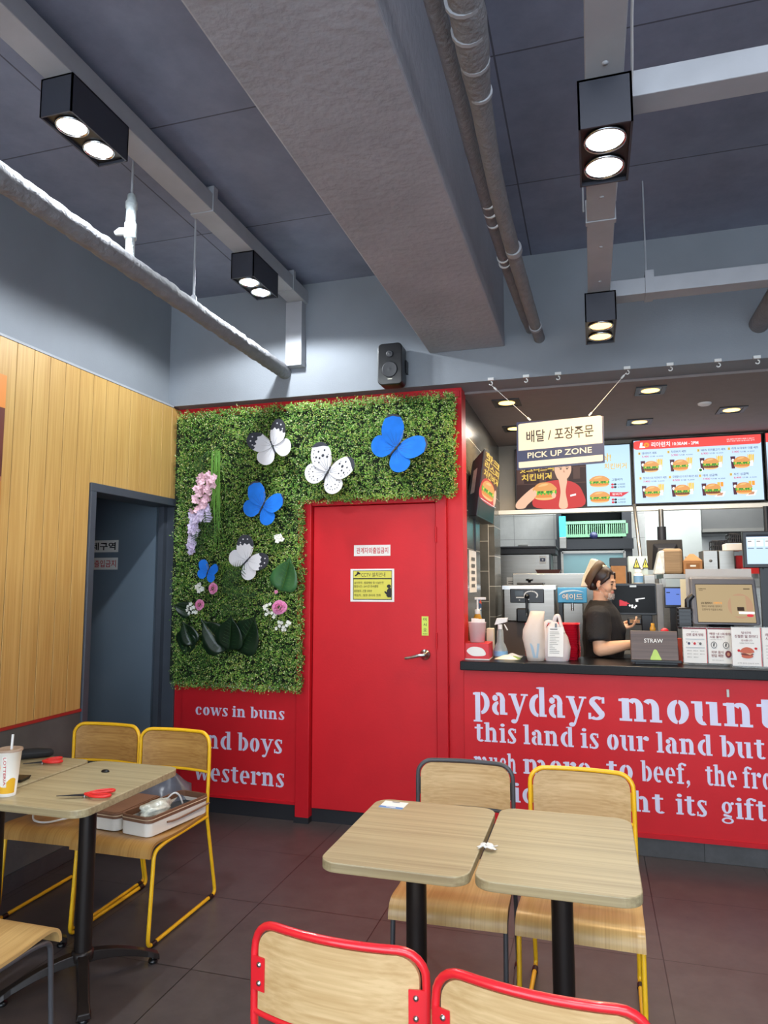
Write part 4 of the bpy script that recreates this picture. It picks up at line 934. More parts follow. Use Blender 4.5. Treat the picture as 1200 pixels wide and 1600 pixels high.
    for i in range(n-1):
        for j in range(nx): q = (i*w_+j, i*w_+j+1, (i+1)*w_+j+1, (i+1)*w_+j); fs2.append(q[::-1]); fs2.append(tuple(k+N for k in q))
        fs2.append((i*w_, (i+1)*w_, (i+1)*w_+N, i*w_+N)); fs2.append((i*w_+nx, i*w_+nx+N, (i+1)*w_+nx+N, (i+1)*w_+nx))
    for j in range(nx): fs2.append((j, j+N, j+1+N, j+1)); e = (n-1)*w_; fs2.append((e+j, e+j+1, e+j+1+N, e+j+N))
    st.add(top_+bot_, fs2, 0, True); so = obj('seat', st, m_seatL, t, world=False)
    q = so.modifiers.new('edges', 'EDGE_SPLIT'); q.split_angle = R_(40)
    obj('under_rail', MB().tube([(-hw, -.10, .3945), (hw, -.10, .3945)], r*.8, 8).tube([(-hw, -.33, .393), (hw, -.33, .393)], r*.8, 8), fm, t, world=False)
    return t
m_seat = wood('seat_plywood', (186, 146, 88), (212, 176, 116), (1, 2), 0.35, 14)
m_seatL = wood('seat_plywood_dimmed', (160, 112, 54), (190, 144, 80), (1, 2), 0.35, 12); m_plyL = wood('back_plywood_dimmed', (160, 114, 58), (190, 146, 82), 0, 0.4, 15)  # left yellow chairs: same plywood, their dim warm light painted into the colour
m_seat_r = m_seat
GC = 'plywood chairs with coloured metal frames'
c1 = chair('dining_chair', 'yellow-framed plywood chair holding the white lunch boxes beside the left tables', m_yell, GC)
LIT_PLY = {m_seatL: m_seat, m_plyL: m_plyx}  # swaps the dimmed plywood for its lit tone on the other chairs
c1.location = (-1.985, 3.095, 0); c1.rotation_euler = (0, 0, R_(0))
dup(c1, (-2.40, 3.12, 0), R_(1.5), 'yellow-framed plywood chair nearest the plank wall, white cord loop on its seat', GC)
dup(c1, (-.065, 2.885, 0), R_(-1.0), 'yellow-framed plywood chair behind the right of the two central tables', GC, LIT_PLY)
dup(c1, (-.515, 2.885, 0), R_(2.0), 'charcoal-framed plywood chair behind the left of the two central tables', GC, {m_yell: m_gryf, **LIT_PLY})
dup(c1, (-1.86, 1.51, 0), R_(180), 'charcoal-framed chair cut off at the lower left, only its seat showing', GC, {m_yell: m_gryf, **LIT_PLY})
dup(c1, (-.525, 1.435, 0), R_(180-4), 'red-framed plywood chair in the foreground, the whole backrest in view', GC, {m_yell: m_redf, **LIT_PLY})
dup(c1, (-.115, 1.36, 0), R_(180-6), 'red-framed plywood chair at the bottom right, cut off by the photo edge', GC, {m_yell: m_redf, **LIT_PLY})

# ------------------------------------------------------------------ tables
m_base = mat('table_base_brown_black', (38, 32, 30), 0.35, metal=0.3, var=0.15)
m_edge = wood('table_edge', (160, 140, 104), (190, 170, 132), 0, 0.45, 7.0, 0.1)
def table(x, y, w2, d2, label, rot=0.0, group='small oak-topped cafe tables'):
    t = thing('cafe_table', label, 'table', (x, y, 0), R_(rot), group)
    tp = MB(); o = rrect(-w2, -d2, w2, d2, .055, 7)
    tp.prism(o, (0, 0, .703), (1, 0, 0), (0, 1, 0), (0, 0, 1), .027)
    obj('tabletop', tp, m_top, t, bevel=.003, world=False)
    obj('mount_plate', MB().box(-.13, .13, -.03, .03, .692, .703).box(-.03, .03, -.16, .16, .692, .703), m_base, t, world=False)
    obj('column', MB().lathe([(.032, .10), (.0315, .692)], (0, 0, 0), 24), m_base, t, world=False)
    obj('collar', MB().lathe([(.040, .085), (.042, .10), (.040, .115), (.033, .12)], (0, 0, 0), 24), m_base, t, world=False)
    for a in (49, 131, 229, 311):
        d = V((cos(R_(a)), sin(R_(a)), 0)); L_ = .285; lg = MB(); s_ = V((-d.y, d.x, 0)); n = 12; tv = []; fs2 = []
        for i in range(n+1):
            q = i/n; p = d*(.02+(L_-.02)*q); zt = .112-.078*q**1.7; th = .036-.016*q; wq = .024-.003*q+(.004 if q > .85 else 0)
            tv += [p-s_*wq+V((0, 0, zt-th)), p+s_*wq+V((0, 0, zt-th)), p+s_*wq*.75+V((0, 0, zt)), p-s_*wq*.75+V((0, 0, zt))]
        for i in range(n):
            for j in range(4): fs2.append((i*4+j, i*4+(j+1) % 4, (i+1)*4+(j+1) % 4, (i+1)*4+j))
        fs2 += [(3, 2, 1, 0), (n*4, n*4+1, n*4+2, n*4+3)]
        lg.add(tv, fs2, 0, False); lo = obj('base_leg', lg, m_base, t, bevel=.003, world=False)
        e = d*(L_-.02); obj('foot_pad', MB().lathe([(.017, 0.0), (.019, .004), (.017, .013), (.007, .014), (.007, .02)], (e.x, e.y, 0), 14), m_blackg, lo, world=False)
    return t
table(-1.895, 2.375, .212, .305, 'oak-topped table with the paper cup and red scissors, on the left')
table(-2.335, 2.375, .212, .305, 'oak-topped table against the plank wall holding the black pouch')
table(-.548, 2.205, .212, .30, 'oak-topped central table with the white code sticker at its corner, left of the two')
table(-.112, 2.215, .212, .31, 'oak-topped central table on the right with crumpled tissue at its edge')

# table clutter
ZT = .7305
cu = thing('paper_cup', 'white paper cold cup with yellow fruit print and a straw', 'cup', (-2.075, 2.155, ZT))
m_cupw = mat('cup_white', (240, 236, 226), 0.5, var=0.01); m_cupy = mat('cup_yellow', (246, 188, 46), 0.5, var=0.02)
def cupr(z): return .029+(z)*.085
H_ = .155
obj('cup_body', MB().lathe([(0, .004), (.028, .004), (.029, 0), (cupr(0), 0), (cupr(H_), H_), (cupr(H_)+.003, H_+.002), (cupr(H_)+.003, H_+.006), (cupr(H_)-.001, H_+.006), (cupr(H_)-.002, H_-.01)], (cu.location.x, cu.location.y, ZT), 40), m_cupw, cu)
def oncup(mb, poly, m, l=.0006):   # poly in (angle deg, z) on the cup wall
    C0 = V((cu.location.x, cu.location.y, ZT)); mb.add([C0+V(((cupr(z)+l)*cos(R_(a)), (cupr(z)+l)*sin(R_(a)), z)) for a, z in poly], [tuple(range(len(poly)))], m)
cp = MB()
def patch(a0, a1, fz0, fz1, m, l=.0006, n=16):
    C0 = V((cu.location.x, cu.location.y, ZT)); vv = []
    for i in range(n+1):
        a = a0+(a1-a0)*i/n
        for z in (fz0(i/n), fz1(i/n)): vv.append(C0+V(((cupr(z)+l)*cos(R_(a)), (cupr(z)+l)*sin(R_(a)), z)))
    cp.add(vv, [(i*2, i*2+2, i*2+3, i*2+1) for i in range(n)], m, True)
patch(190, 360, lambda q: .012, lambda q: .055+.02*sin(q*9)*(1 if q < .7 else .6), 0)
patch(215, 272, lambda q: .105-.028*math.sqrt(max(0, 1-(2*q-1)**2)), lambda q: .105+.028*math.sqrt(max(0, 1-(2*q-1)**2)), 0)
patch(284, 306, lambda q: .035, lambda q: .145, 1, .0009)
tv, tf, _ = sans('LOTTERIA', .03)
C0 = V((cu.location.x, cu.location.y, ZT))
cp.add([C0+V(((cupr(.142-.10*x)+.0013)*cos(R_(289+13*y)), (cupr(.142-.10*x)+.0013)*sin(R_(289+13*y)), .142-.10*x)) for x, y in tv], tf, 2)
obj('cup_print', cp, [m_cupy, m_cupw, m_inkred], cu)
obj('lid', MB().lathe([(cupr(H_)+.004, H_+.003), (cupr(H_)+.004, H_+.010), (cupr(H_)-.004, H_+.012), (cupr(H_)-.008, H_+.007), (0, H_+.007)], C0, 36), mat('cup_lid_brown', (176, 150, 128), 0.3, var=.1, trans=.2), cu)
obj('straw', MB().tube([C0+V((.002, 0, .03)), C0+V((.008, .005, .215))], .0045, 12), m_white, cu)
def scissors(name, label, p, ang, L_, open_=6, handle=None, group=None):
    t = thing(name, label, 'scissors', p, R_(ang), group); hm = handle or mat('scissor_red', (224, 44, 40), .35, var=.03)
    for s in (-1, 1):
        bl = MB(); a = R_(open_)*s; f = lambda x, y: (x*cos(a)-y*sin(a), x*sin(a)+y*cos(a))
        k = .5*L_; pts = [f(0, -.006), f(k, s*.001), f(k, s*.0025), f(0, .007)]
        bl.prism(pts, (0, 0, .008+.002*s), (1, 0, 0), (0, 1, 0), (0, 0, 1), .002); obj('blade', bl, m_black, t, world=False)
        hd = MB(); pp2 = smoothpts([(-.004, 0), (-.3*L_, -s*.012), (-.46*L_, -s*.02), (-.5*L_, -s*.034), (-.40*L_, -s*.042), (-.2*L_, -s*.034), (-.05*L_, -s*.006)], 5)
        hd.tube([(x, y, .012) for x, y in pp2], .0055, 8, closed=True); obj('handle', hd, hm, t, world=False)
    obj('pivot', MB().lathe([(.005, .0), (.005, .014), (0, .015)], (0, 0, 0), 10), m_steel, t, world=False)
    return t
p = WZ(132, 1246, ZT); scissors('scissors', 'red-handled scissors with dark blades at the near edge of the table', (p.x, p.y, ZT), 205, .19, 3)
p = WZ(66, 1194, ZT); scissors('scissors', 'red-handled black clippers farther back beside the black pouch', (p.x, p.y, ZT), 222, .15, 4)
p = WZ(164.5, 1206, ZT); k = MB(); k.lathe([(.0, 0), (.016, 0), (.017, .004), (.012, .008), (0, .009)], (0, 0, 0), 18); k.xf(M.Scale(1.0, 4)); o = obj('bottle_stopper', k, m_blackg, world=False, loc=(p.x, p.y, ZT)); o.scale = (1.1, .7, 1); tag(o, 'small black oval stopper lying on the table near the yellow chair', 'stopper')
a, b = WZ(0, 1190, ZT), WZ(68, 1184, ZT); pc = thing('glasses_case', 'long black zipped pouch on the table by the wall', 'pouch', ((a.x+b.x)/2, (a.y+b.y)/2, ZT), math.atan2(b.y-a.y, b.x-a.x))
k = MB(); L_ = .125; k.tube([(-L_, 0, .02), (-L_*.96, 0, .02), (-.06, 0, .023), (.06, 0, .023), (L_*.9, 0, .02), (L_, 0, .019)], [.010, .019, .023, .022, .018, .008], 14); obj('pouch_body', k, mat('pouch_black', (24, 24, 26), .75, var=.1, bump=.2), pc, world=False)
obj('zip', MB().tube([(-L_*.95, -.019, .026), (0, -.024, .028), (L_*.9, -.017, .025)], .0022, 6), m_black, pc, world=False)
p = WZ(22, 1219, ZT); k = MB(); k.hexa([(-.05, -.03, 0), (.045, -.03, 0), (.045, .03, 0), (-.05, .03, 0)], [(-.058, -.038, .012), (.055, -.036, .012), (.05, .036, .012), (-.058, .036, .012)]); o = obj('black_tray', k, m_blackg, world=False, loc=(p.x, p.y, ZT), bevel=.002); tag(o, 'small flat black dish behind the paper cup', 'dish'); o.rotation_euler = (0, 0, R_(10))
p = WZ(12, 1181, ZT); o = obj('paper_sheet', MB().box(-.05, .05, -.03, .03, 0, .001), m_paper, world=False, loc=(p.x, p.y+.05, ZT)); tag(o, 'white paper slip behind the black pouch', 'paper')
m_ink2s = mat('grey_ink', (96, 96, 96), .6, var=0)
# code sticker plate (plain, code left out) and tissue
p = WZ(615, 1258, ZT); stc = thing('table_sticker', 'white and blue ordering sticker at the back corner of the central table', 'sticker', (p.x, p.y, ZT), R_(-3))
obj('sticker_sheet', MB().box(-.043, .043, -.038, .038, 0, .0008), m_paper, stc, world=False)
A = Art((-.043, -.038, .0009), (.086, 0, 0), (0, .076, 0), n=(0, 0, 1)); A.rect(0, 0, 1, .24, mat('sticker_blue', (94, 142, 200), .5, var=0)); A.rect(.3, .08, .7, .16, m_paper); A.rect(.34, .85, .66, .91, m_ink2s); obj('print', A.mb, A.mats, stc, world=False)
p = WZ(761, 1327, ZT); k = MB(); g = random.Random(4)
k.grid(lambda a, b: ((a-.5)*.05+.006*sin(b*9), (b-.5)*.034+.006*sin(a*7), .004+.011*abs(sin(a*7+b*4))*(1-abs(2*a-1))+.004*g.random()), 9, 7); o = obj('crumpled_tissue', k, m_paper, world=False, loc=(p.x, p.y, ZT), solid=.001); tag(o, 'crumpled white tissue at the gap between the central tables', 'tissue')

# lunch boxes on the yellow chair
m_lbw = mat('lunch_box_white', (232, 226, 216), 0.6, var=0.02); m_lbb = mat('lunch_box_brown', (126, 88, 66), 0.6, var=0.08); m_in = mat('lunch_box_lining', (44, 50, 56), .8, var=.1)
def lunchbox(label, cx, cy, w2, d2, h, rot, open_=True, z0=.4205):
    t = thing('lunch_box', label, 'lunch box', (cx, cy, z0), R_(rot), 'white lunch boxes on the yellow chair')
    o = rrect(-w2, -d2, w2, d2, .03, 6); i_ = rrect(-w2+.006, -d2+.006, w2-.006, d2-.006, .026, 6); n = len(o)
    def ring(mb, z0_, z1, oo, ii, m=0, floor=False):
        vv = [(x, y, z0_) for x, y in oo]+[(x, y, z1) for x, y in oo]+[(x, y, z1) for x, y in ii]+[(x, y, z0_+(.004 if floor else 0)) for x, y in ii]
        ff = [(j, (j+1) % n, n+(j+1) % n, n+j) for j in range(n)]+[(n+j, n+(j+1) % n, 2*n+(j+1) % n, 2*n+j) for j in range(n)]+[(2*n+j, 2*n+(j+1) % n, 3*n+(j+1) % n, 3*n+j) for j in range(n)]
        if floor: ff += [tuple(range(n-1, -1, -1)), tuple(range(3*n, 4*n))]
        mb.add(vv, ff, m)
    a = MB(); ring(a, 0, h*.71, o, i_, floor=True); obj('shell', a, m_lbw, t, world=False, bevel=.003)
    a = MB(); oo = rrect(-w2-.002, -d2-.002, w2+.002, d2+.002, .031, 6); ring(a, h*.69, h, oo, i_); obj('zip_rim', a, m_lbb, t, world=False)
    a = MB(); a.tube([(x, y, h*.86) for x, y in rrect(-w2-.0035, -d2-.0035, w2+.0035, d2+.0035, .032, 6)], .0018, 6, closed=True); obj('zip_line', a, mat('zip_cream', (214, 190, 160), .6, var=0), t, world=False)
    obj('lining', MB().prism(rrect(-w2+.008, -d2+.008, w2-.008, d2-.008, .024, 6), (0, 0, h*.45 if open_ else h*.97), (1, 0, 0), (0, 1, 0), (0, 0, 1), .004), m_in if open_ else m_lbb, t, world=False)
    a = MB(); a.tube(smoothpts([(w2+.003, -d2*.45, h*.45), (w2+.013, -d2*.2, h*.43), (w2+.014, d2*.5, h*.5), (w2+.020, d2*.9, h*.60)], 5, False), .004, 8); obj('handle_strap', a, m_lbb, t, world=False); return t
lunchbox('open white lunch box with brown zip rim at the near end of the chair', -1.893, 2.90, .083, .195, .082, -9)
lunchbox('closed white lunch box with brown rim, half hidden beside the open one', -2.085, 2.89, .075, .16, .074, -4, False)
def blob(name, label, cat, c, r, mt, seed, amp=.25, fr=9.0, seg=26, rings=16, rot=0):
    mb = MB(); mb.ell((0, 0, 0), (1, 1, 1), seg, rings); out = []
    for v in mb.v:
        d = V(v); k = 1+amp*nz_.noise(d*fr*.25+V((seed, 0, 0)))+amp*.5*nz_.noise(d*fr*.6+V((seed, 5, 0))); q = V((d.x*r[0]*k, d.y*r[1]*k, d.z*r[2]*k)); out.append(tuple(q))
    mb.v = out; mn = min(v[2] for v in out); mb.v = [(v[0], v[1], v[2]-mn) for v in out]
    o = obj(name, mb, mt, world=False, loc=c); o.rotation_euler = (0, 0, R_(rot)); tag(o, label, cat); return o
blob('crumpled_wrapper', 'crumpled pale plastic wrapper inside the open lunch box', 'wrapper', (-1.905, 2.83, .464), (.060, .090, .030), mat('clear_wrapper', (206, 208, 196), .2, var=.25, scale=40, bump=.3, bscale=60), 3, .38, 7.0)
wr = MB(); wr.tube(smoothpts([(-.03, -.02, .02), (0, -.01, .05), (.03, .0, .075), (.045, .02, .06), (.05, .04, .02)], 5, False), .004, 8); o = obj('white_cable', wr, m_white, world=False, loc=(-1.885, 2.90, .475)); tag(o, 'short white cable loop on the wrapper in the open lunch box', 'cable')
gb = MB(); g = random.Random(9)
gb.grid(lambda a, b: ((a-.5)*.30, .10*(b-.5)+.02*sin(a*8), .012+b*.155*(1-.55*abs(2*a-1.2))+.012*sin(a*13+b*5)), 16, 10)
o = obj('grey_bag', gb, mat('grey_plastic_bag', (92, 94, 104), .3, var=.2, scale=12, alpha=1), world=False, loc=(-2.02, 3.035, .424), solid=.003); o.rotation_euler = (0, 0, R_(35)); tag(o, 'crumpled grey plastic bag standing behind the lunch boxes', 'bag')
lp_ = MB(); q0 = [WZ(x, y, .428) for x, y in ((52, 1272), (54, 1282), (72, 1285), (98, 1280), (114, 1275), (100, 1268), (70, 1262), (55, 1264))]
lp_.tube(smoothpts(q0, 5), .0045, 8, closed=True); o = obj('cord_loop', lp_, m_white); tag(o, 'white cord loop lying on the far yellow chair seat', 'cord')
# ------------------------------------------------------------------ menu screens
def em(name, rgb, s=1.0): return mat(name, rgb, .4, var=0, emit=s*.72, spec=.2)
e_bg = em('screen_pale_blue', (196, 222, 252), 1.0); e_red = em('screen_coral', (240, 84, 80), .95); e_wht = em('screen_white', (252, 252, 252), 1.0); e_blk = em('screen_text_black', (40, 44, 56), .5)
e_bun = em('screen_bun', (226, 160, 92), .9); e_bun2 = em('screen_bun_light', (242, 190, 124), .9); e_grn = em('screen_lettuce', (96, 178, 64), .9); e_grnd = em('screen_lettuce_dark', (40, 120, 44), .8); e_pat = em('screen_patty', (134, 74, 48), .8); e_fri = em('screen_fried_chicken', (226, 142, 72), .9); e_yel = em('screen_fries', (250, 206, 80), .95); e_cola = em('screen_cola', (88, 50, 62), .8)
e_skin = em('screen_skin', (236, 190, 160), .9); e_skin2 = em('screen_skin_shade', (206, 150, 120), .85); e_shirt = em('screen_red_shirt', (206, 62, 62), .85); e_brn = em('screen_brown', (66, 42, 40), .6); e_brn2 = em('screen_brown_light', (104, 74, 66), .6); e_hair = em('screen_hair', (34, 28, 30), .4); e_gold = em('screen_gold', (226, 190, 86), .95); e_org = em('screen_orange', (248, 160, 60), .95); e_pink = em('screen_price_red', (214, 60, 70), .9); e_teal = em('screen_teal_dark', (20, 56, 58), .4)
def burger(A, cx, cy, w2, h2, pat, big=False):
    k = h2; A.poly(smoothpts([(cx-w2*.8, cy-k*.35), (cx-w2*.7, cy-k*.62), (cx, cy-k*.72), (cx+w2*.7, cy-k*.62), (cx+w2*.8, cy-k*.35)], 4), e_bun2)
    A.poly(smoothpts([(cx-w2*.95, cy-k*.3), (cx-w2*.8, cy-k*.48), (cx, cy-k*.52), (cx+w2*.8, cy-k*.48), (cx+w2*.95, cy-k*.3), (cx+w2*.6, cy-k*.12), (cx-w2*.6, cy-k*.12)], 4), pat)
    pts = []
    for i in range(15): pts.append((cx-w2*1.02+w2*2.04*i/14, cy-k*(.32 if i % 2 else .12)))
    A.poly(pts+[(cx+w2*.95, cy+k*.28), (cx-w2*.95, cy+k*.28)], e_grn)
    for i in range(7): x = cx-w2*.75+w2*1.5*i/6; A.poly([(x-w2*.10, cy-k*.02), (x+w2*.06, cy-k*.16), (x+w2*.12, cy+k*.10)], e_grnd if i % 3 else e_yel)
    A.poly(smoothpts([(cx-w2*.92, cy+k*.10), (cx-w2*.80, cy+k*.50), (cx-w2*.35, cy+k*.76), (cx+w2*.35, cy+k*.76), (cx+w2*.80, cy+k*.50), (cx+w2*.92, cy+k*.10)], 4), e_bun)
    A.poly(smoothpts([(cx-w2*.55, cy+k*.42), (cx-w2*.2, cy+k*.66), (cx+w2*.3, cy+k*.66), (cx+w2*.1, cy+k*.5)], 4), e_bun2)
def meal(A, cx, cy, w2, h2, pat, fries=True):
    A.poly([(cx-w2*1.35, cy+h2*.75), (cx-w2*.75, cy+h2*.75), (cx-w2*.85, cy-h2*.75), (cx-w2*1.25, cy-h2*.75)], e_cola); A.ell(cx-w2*1.05, cy+h2*.25, w2*.18, h2*.2, e_wht, 12)
    if fries:
        for i in range(7): x = cx+w2*(.65+.12*i); A.poly([(x, cy-h2*.1), (x+w2*.09, cy-h2*.1), (x+w2*.17+w2*.03*(i % 3), cy+h2*(.95-.1*(i % 2))), (x+w2*.09, cy+h2*(.98-.1*(i % 2)))], e_yel if i % 2 else e_gold)
        A.poly([(cx+w2*.75, cy-h2*.5), (cx+w2*1.35, cy-h2*.5), (cx+w2*1.4, cy+h2*.15), (cx+w2*.7, cy+h2*.1)], e_wht)
    else:
        A.poly([(cx+w2*.2, cy-h2*.95), (cx+w2*1.3, cy-h2*.9), (cx+w2*1.6, cy-h2*.3), (cx+w2*.7, cy-h2*.35)], e_wht); A.poly([(cx+w2*.45, cy-h2*.82), (cx+w2*1.15, cy-h2*.8), (cx+w2*1.3, cy-h2*.45), (cx+w2*.75, cy-h2*.45)], e_skin2)
        A.rect(cx+w2*.6, cy+h2*.3, cx+w2*.95, cy+h2*.85, e_gold); A.rect(cx+w2*1.0, cy+h2*.3, cx+w2*1.35, cy+h2*.85, e_org)
    burger(A, cx, cy-h2*.05, w2, h2*.95, pat)
def screen(label, x0, x1, z0, z1, draw, bg):
    t = thing('menu_screen', label, 'screen', ((x0+x1)/2, 6.2, z0), group='menu screens over the kitchen')
    obj('bezel', MB().box(x0, x1, 6.16, 6.24, z0, z1), m_blackg, t, bevel=.004)
    A = Art((x0+.011, 6.1595, z0+.011), (x1-x0-.022, 0, 0), (0, 0, z1-z0-.022), n=(0, -1, 0), step=.0003)
    A.rect(0, 0, 1, 1, bg); draw(A); A.obj('picture', t); return t
def d1_(A):
    A.rect(0, 0, .625, 1, e_brn)
    for i in range(6): A.rect(.01+.1*i, .42+.05*(i % 2), .07+.1*i, .66, e_brn2); 
    A.rect(0, .66, .62, .68, e_brn2); A.rect(.0, .40, .62, .415, e_brn2)
    A.poly(smoothpts([(.18, 0), (.16, .22), (.22, .40), (.36, .46), (.50, .42), (.58, .28), (.58, 0)], 5), e_shirt)
    F_ = lambda pts: [(x-.04, .45+(y-.47)*.78) for x, y in pts]
    A.poly(smoothpts(F_([(.41, .52), (.385, .72), (.41, .86), (.46, .90), (.52, .86), (.535, .70), (.515, .56), (.475, .47), (.44, .47)]), 5), e_skin)
    A.poly(smoothpts(F_([(.395, .78), (.39, .92), (.45, 1.0), (.53, .96), (.55, .82), (.53, .86), (.48, .90), (.43, .88)]), 5), e_hair)
    A.poly(F_([(.425, .745), (.455, .755), (.455, .765), (.425, .755)]), e_hair); A.poly(F_([(.485, .755), (.515, .745), (.515, .755), (.485, .765)]), e_hair); A.ell(.402, .645, .010, .010, e_hair, 8); A.ell(.458, .645, .010, .010, e_hair, 8); A.poly(F_([(.468, .71), (.462, .645), (.480, .64)]), e_skin2); A.poly(smoothpts(F_([(.448, .595), (.475, .605), (.498, .598), (.475, .580)]), 4), e_shirt)
    A.poly(smoothpts([(.38, 0), (.395, .25), (.385, .42), (.375, .56), (.395, .60), (.44, .56), (.455, .44), (.44, .25), (.455, 0)], 5), e_skin); A.ell(.43, .55, .03, .035, e_skin, 12); A.ell(.395, .585, .018, .05, e_skin, 10)
    A.poly(smoothpts([(0, 0), (0, .10), (.10, .28), (.17, .36), (.20, .30), (.17, .18), (.10, .06), (.07, 0)], 5), e_skin)
    burger(A, .255, .27, .105, .20, e_fri); A.ell(.165, .24, .018, .06, e_skin, 10); A.ell(.335, .20, .02, .05, e_skin, 10)
    A.text('핫크리스피', .03, .60, .34, .72, e_gold, .06, .02); A.text('치킨버거', .05, .455, .32, .575, e_gold, .06, .02)
    A.poly([(.48, .17), (.53, .19), (.53, .22), (.48, .20)], e_wht)
    A.rect(.625, 0, 1, 1, em('screen_board_pale', (186, 218, 242), 1.0)); A.text('바삭!', .70, .73, .84, .87, e_gold, .05); A.text('치킨버거', .78, .60, .97, .70, e_gold, .05)
    burger(A, .735, .40, .085, .125, e_fri); burger(A, .735, .14, .085, .125, e_fri)
    A.text('그릴버거', .84, .405, .93, .445, e_blk, .02); A.poly([(.82, .22), (.82, .15), (.92, .14), (.985, .215), (.92, .21)], e_pink); A.text('핫버거', .84, .165, .92, .20, e_wht, .02)
    for y in (.345, .30, .095, .05): A.ell(.845, y, .012, .018, e_pink, 10); A.ell(.868, y, .012, .018, e_blk, 10); A.text('6,900원', .89, y-.015, .95, y+.015, e_blk, 0)
screen('menu screen with a man in red holding a chicken burger, behind the hanging sign', -.622, .345, 2.137, 2.672, d1_, e_brn)
def d2_(A):
    A.poly([(x, y) for x, y in rrect(.0, .855, 1.0, .995, .03)], e_red); A.rect(.05, .93, 1.0, 1.0, e_red)
    A.poly([(.055, .965), (.075, .965), (.07, .905), (.095, .905), (.093, .88), (.047, .88)], e_wht); A.ell(.105, .925, .022, .038, e_org); A.ell(.105, .922, .009, .014, e_red, 10)
    A.text('리아런치', .145, .885, .295, .965, e_wht, .035); A.text('10:30AM - 2PM', .315, .895, .52, .945, e_wht, .04); A.text('매장 상황에 따라 판매가 제한될 수 있습니다', .74, .935, .95, .955, e_wht, 0); A.text('일부 매장 제외 운영시간 상이', .74, .905, .95, .925, e_wht, 0)
    nm = ['데리버거 세트', '치킨버거 세트', 'NEW 리아불고기 세트', '리아 사각새우 더블 세트', '핫크리스피 치킨버거 세트', '모짜렐라 인 더 버거 베이컨 세트', '데리 싱글팩', '치킨 싱글팩']
    pr = ['5,400', '5,900', '6,900', '7,400', '7,400', '8,500', '7,900', '8,400']; pt = [e_pat, e_fri, e_pat, e_fri, e_fri, e_pat, e_pat, e_fri]
    for i in range(8):
        c, r = i % 4, i//4; x0 = .035+.235*c; y0 = .775-.405*r; wl = [.12, .12, .19, .20, .19, .20, .11, .11][i]
        A.rect(x0, y0-.005, x0+.018, y0+.035, e_gold); A.text(str(i+1), x0+.006, y0+.004, x0+.012, y0+.026, e_blk, .02); A.text(nm[i], x0+.03, y0-.002, x0+.03+wl, y0+.036, e_blk, .015)
        A.text(pr[i], x0+.03, y0-.055, x0+.085, y0-.022, e_pink, .03); A.text('단품 4,200', x0+.095, y0-.05, x0+.20, y0-.028, e_blk, 0)
        meal(A, x0+.10, y0-.20, .062, .125, pt[i], i not in (6, 7))
    A.ell(.518, .47, .018, .032, e_wht, 14); A.ell(.518, .47, .012, .022, e_grnd, 12)
screen('menu screen of eight lunch sets under a coral banner', .357, 1.342, 2.150, 2.700, d2_, e_bg)
def d3_(A):
    A.poly([(0, .86), (1, .86), (1, 1), (0, 1)], e_red)
    for i in range(8): meal(A, .12+.235*(i % 4), .60-.40*(i//4), .06, .12, e_fri)
screen('menu screen cut off at the right edge of the photo', 1.354, 2.33, 2.155, 2.705, d3_, e_bg)

# TV on the tiled side wall
TN, BN, TF, BF = W(757.5, 700, 4.55), W(745, 806, 4.55), W(780.5, 727, 5.22), W(770.5, 819, 5.22)
tv_ = thing('wall_television', 'black television on the tiled side wall, tilted down, showing a burger', 'television', tuple((TN+BF)/2))
back = V((-1, .12, .16)).normalized()*.075
back2 = V((-.085, .012, .0)); dn = V((0, 0, -.085))
obj('housing', MB().hexa([BN, BF, TF, TN], [BN+back2, BF+back2, TF+back2+dn, TN+back2+dn]), m_blackg, tv_, bevel=.004)
A = Art(BN, BF-BN, TN-BN, n=-back.normalized(), step=.0004)
A.o = BN+(BF-BN)*.03+(TN-BN)*.02; A.W *= .94; A.H *= .96
A.rect(0, 0, 1, 1, e_brn2); A.rect(0, 0, 1, .26, e_teal); A.poly(smoothpts([(.0, .27), (.0, .5), (.3, .62), (.8, .56), (.95, .27)], 5), e_shirt); burger(A, .44, .44, .40, .19, e_fri); A.ell(.88, .40, .09, .14, e_skin, 12)
A.text('핫크', .02, .87, .98, .995, e_gold, .07); A.text('리스피', .02, .74, .98, .86, e_gold, .07); A.text('치킨버거', .02, .61, .98, .73, e_gold, .07); A.rect(0, .255, 1, .262, e_wht)
A.obj('picture', tv_)
s0, s1 = TN+back*.55, BN+back*.55
q0_ = [TN+(BN-TN)*f+back2*g+dn*g*(1-f) for f, g in ((.22, .45), (.62, .45), (.62, .75), (.22, .75))]
obj('vent_label', MB().hexa([p+V((0, -.0025, 0)) for p in q0_], [p+V((0, .004, 0)) for p in q0_]), m_steel, tv_)
mid = (TN+BF)/2+back
obj('wall_mount', MB().hexa([(-.771, mid.y-.1, mid.z-.1), (-.771, mid.y+.1, mid.z-.1), (-.771, mid.y+.1, mid.z+.1), (-.771, mid.y-.1, mid.z+.1)], [(mid.x+.03, mid.y-.07, mid.z-.07), (mid.x+.03, mid.y+.07, mid.z-.07), (mid.x+.03, mid.y+.07, mid.z+.07), (mid.x+.03, mid.y-.07, mid.z+.07)]), m_blackg, tv_)
obj('cable_cover', MB().box(-.7715, -.760, 4.80, 4.815, 1.72, 2.0), m_blackg, tv_)
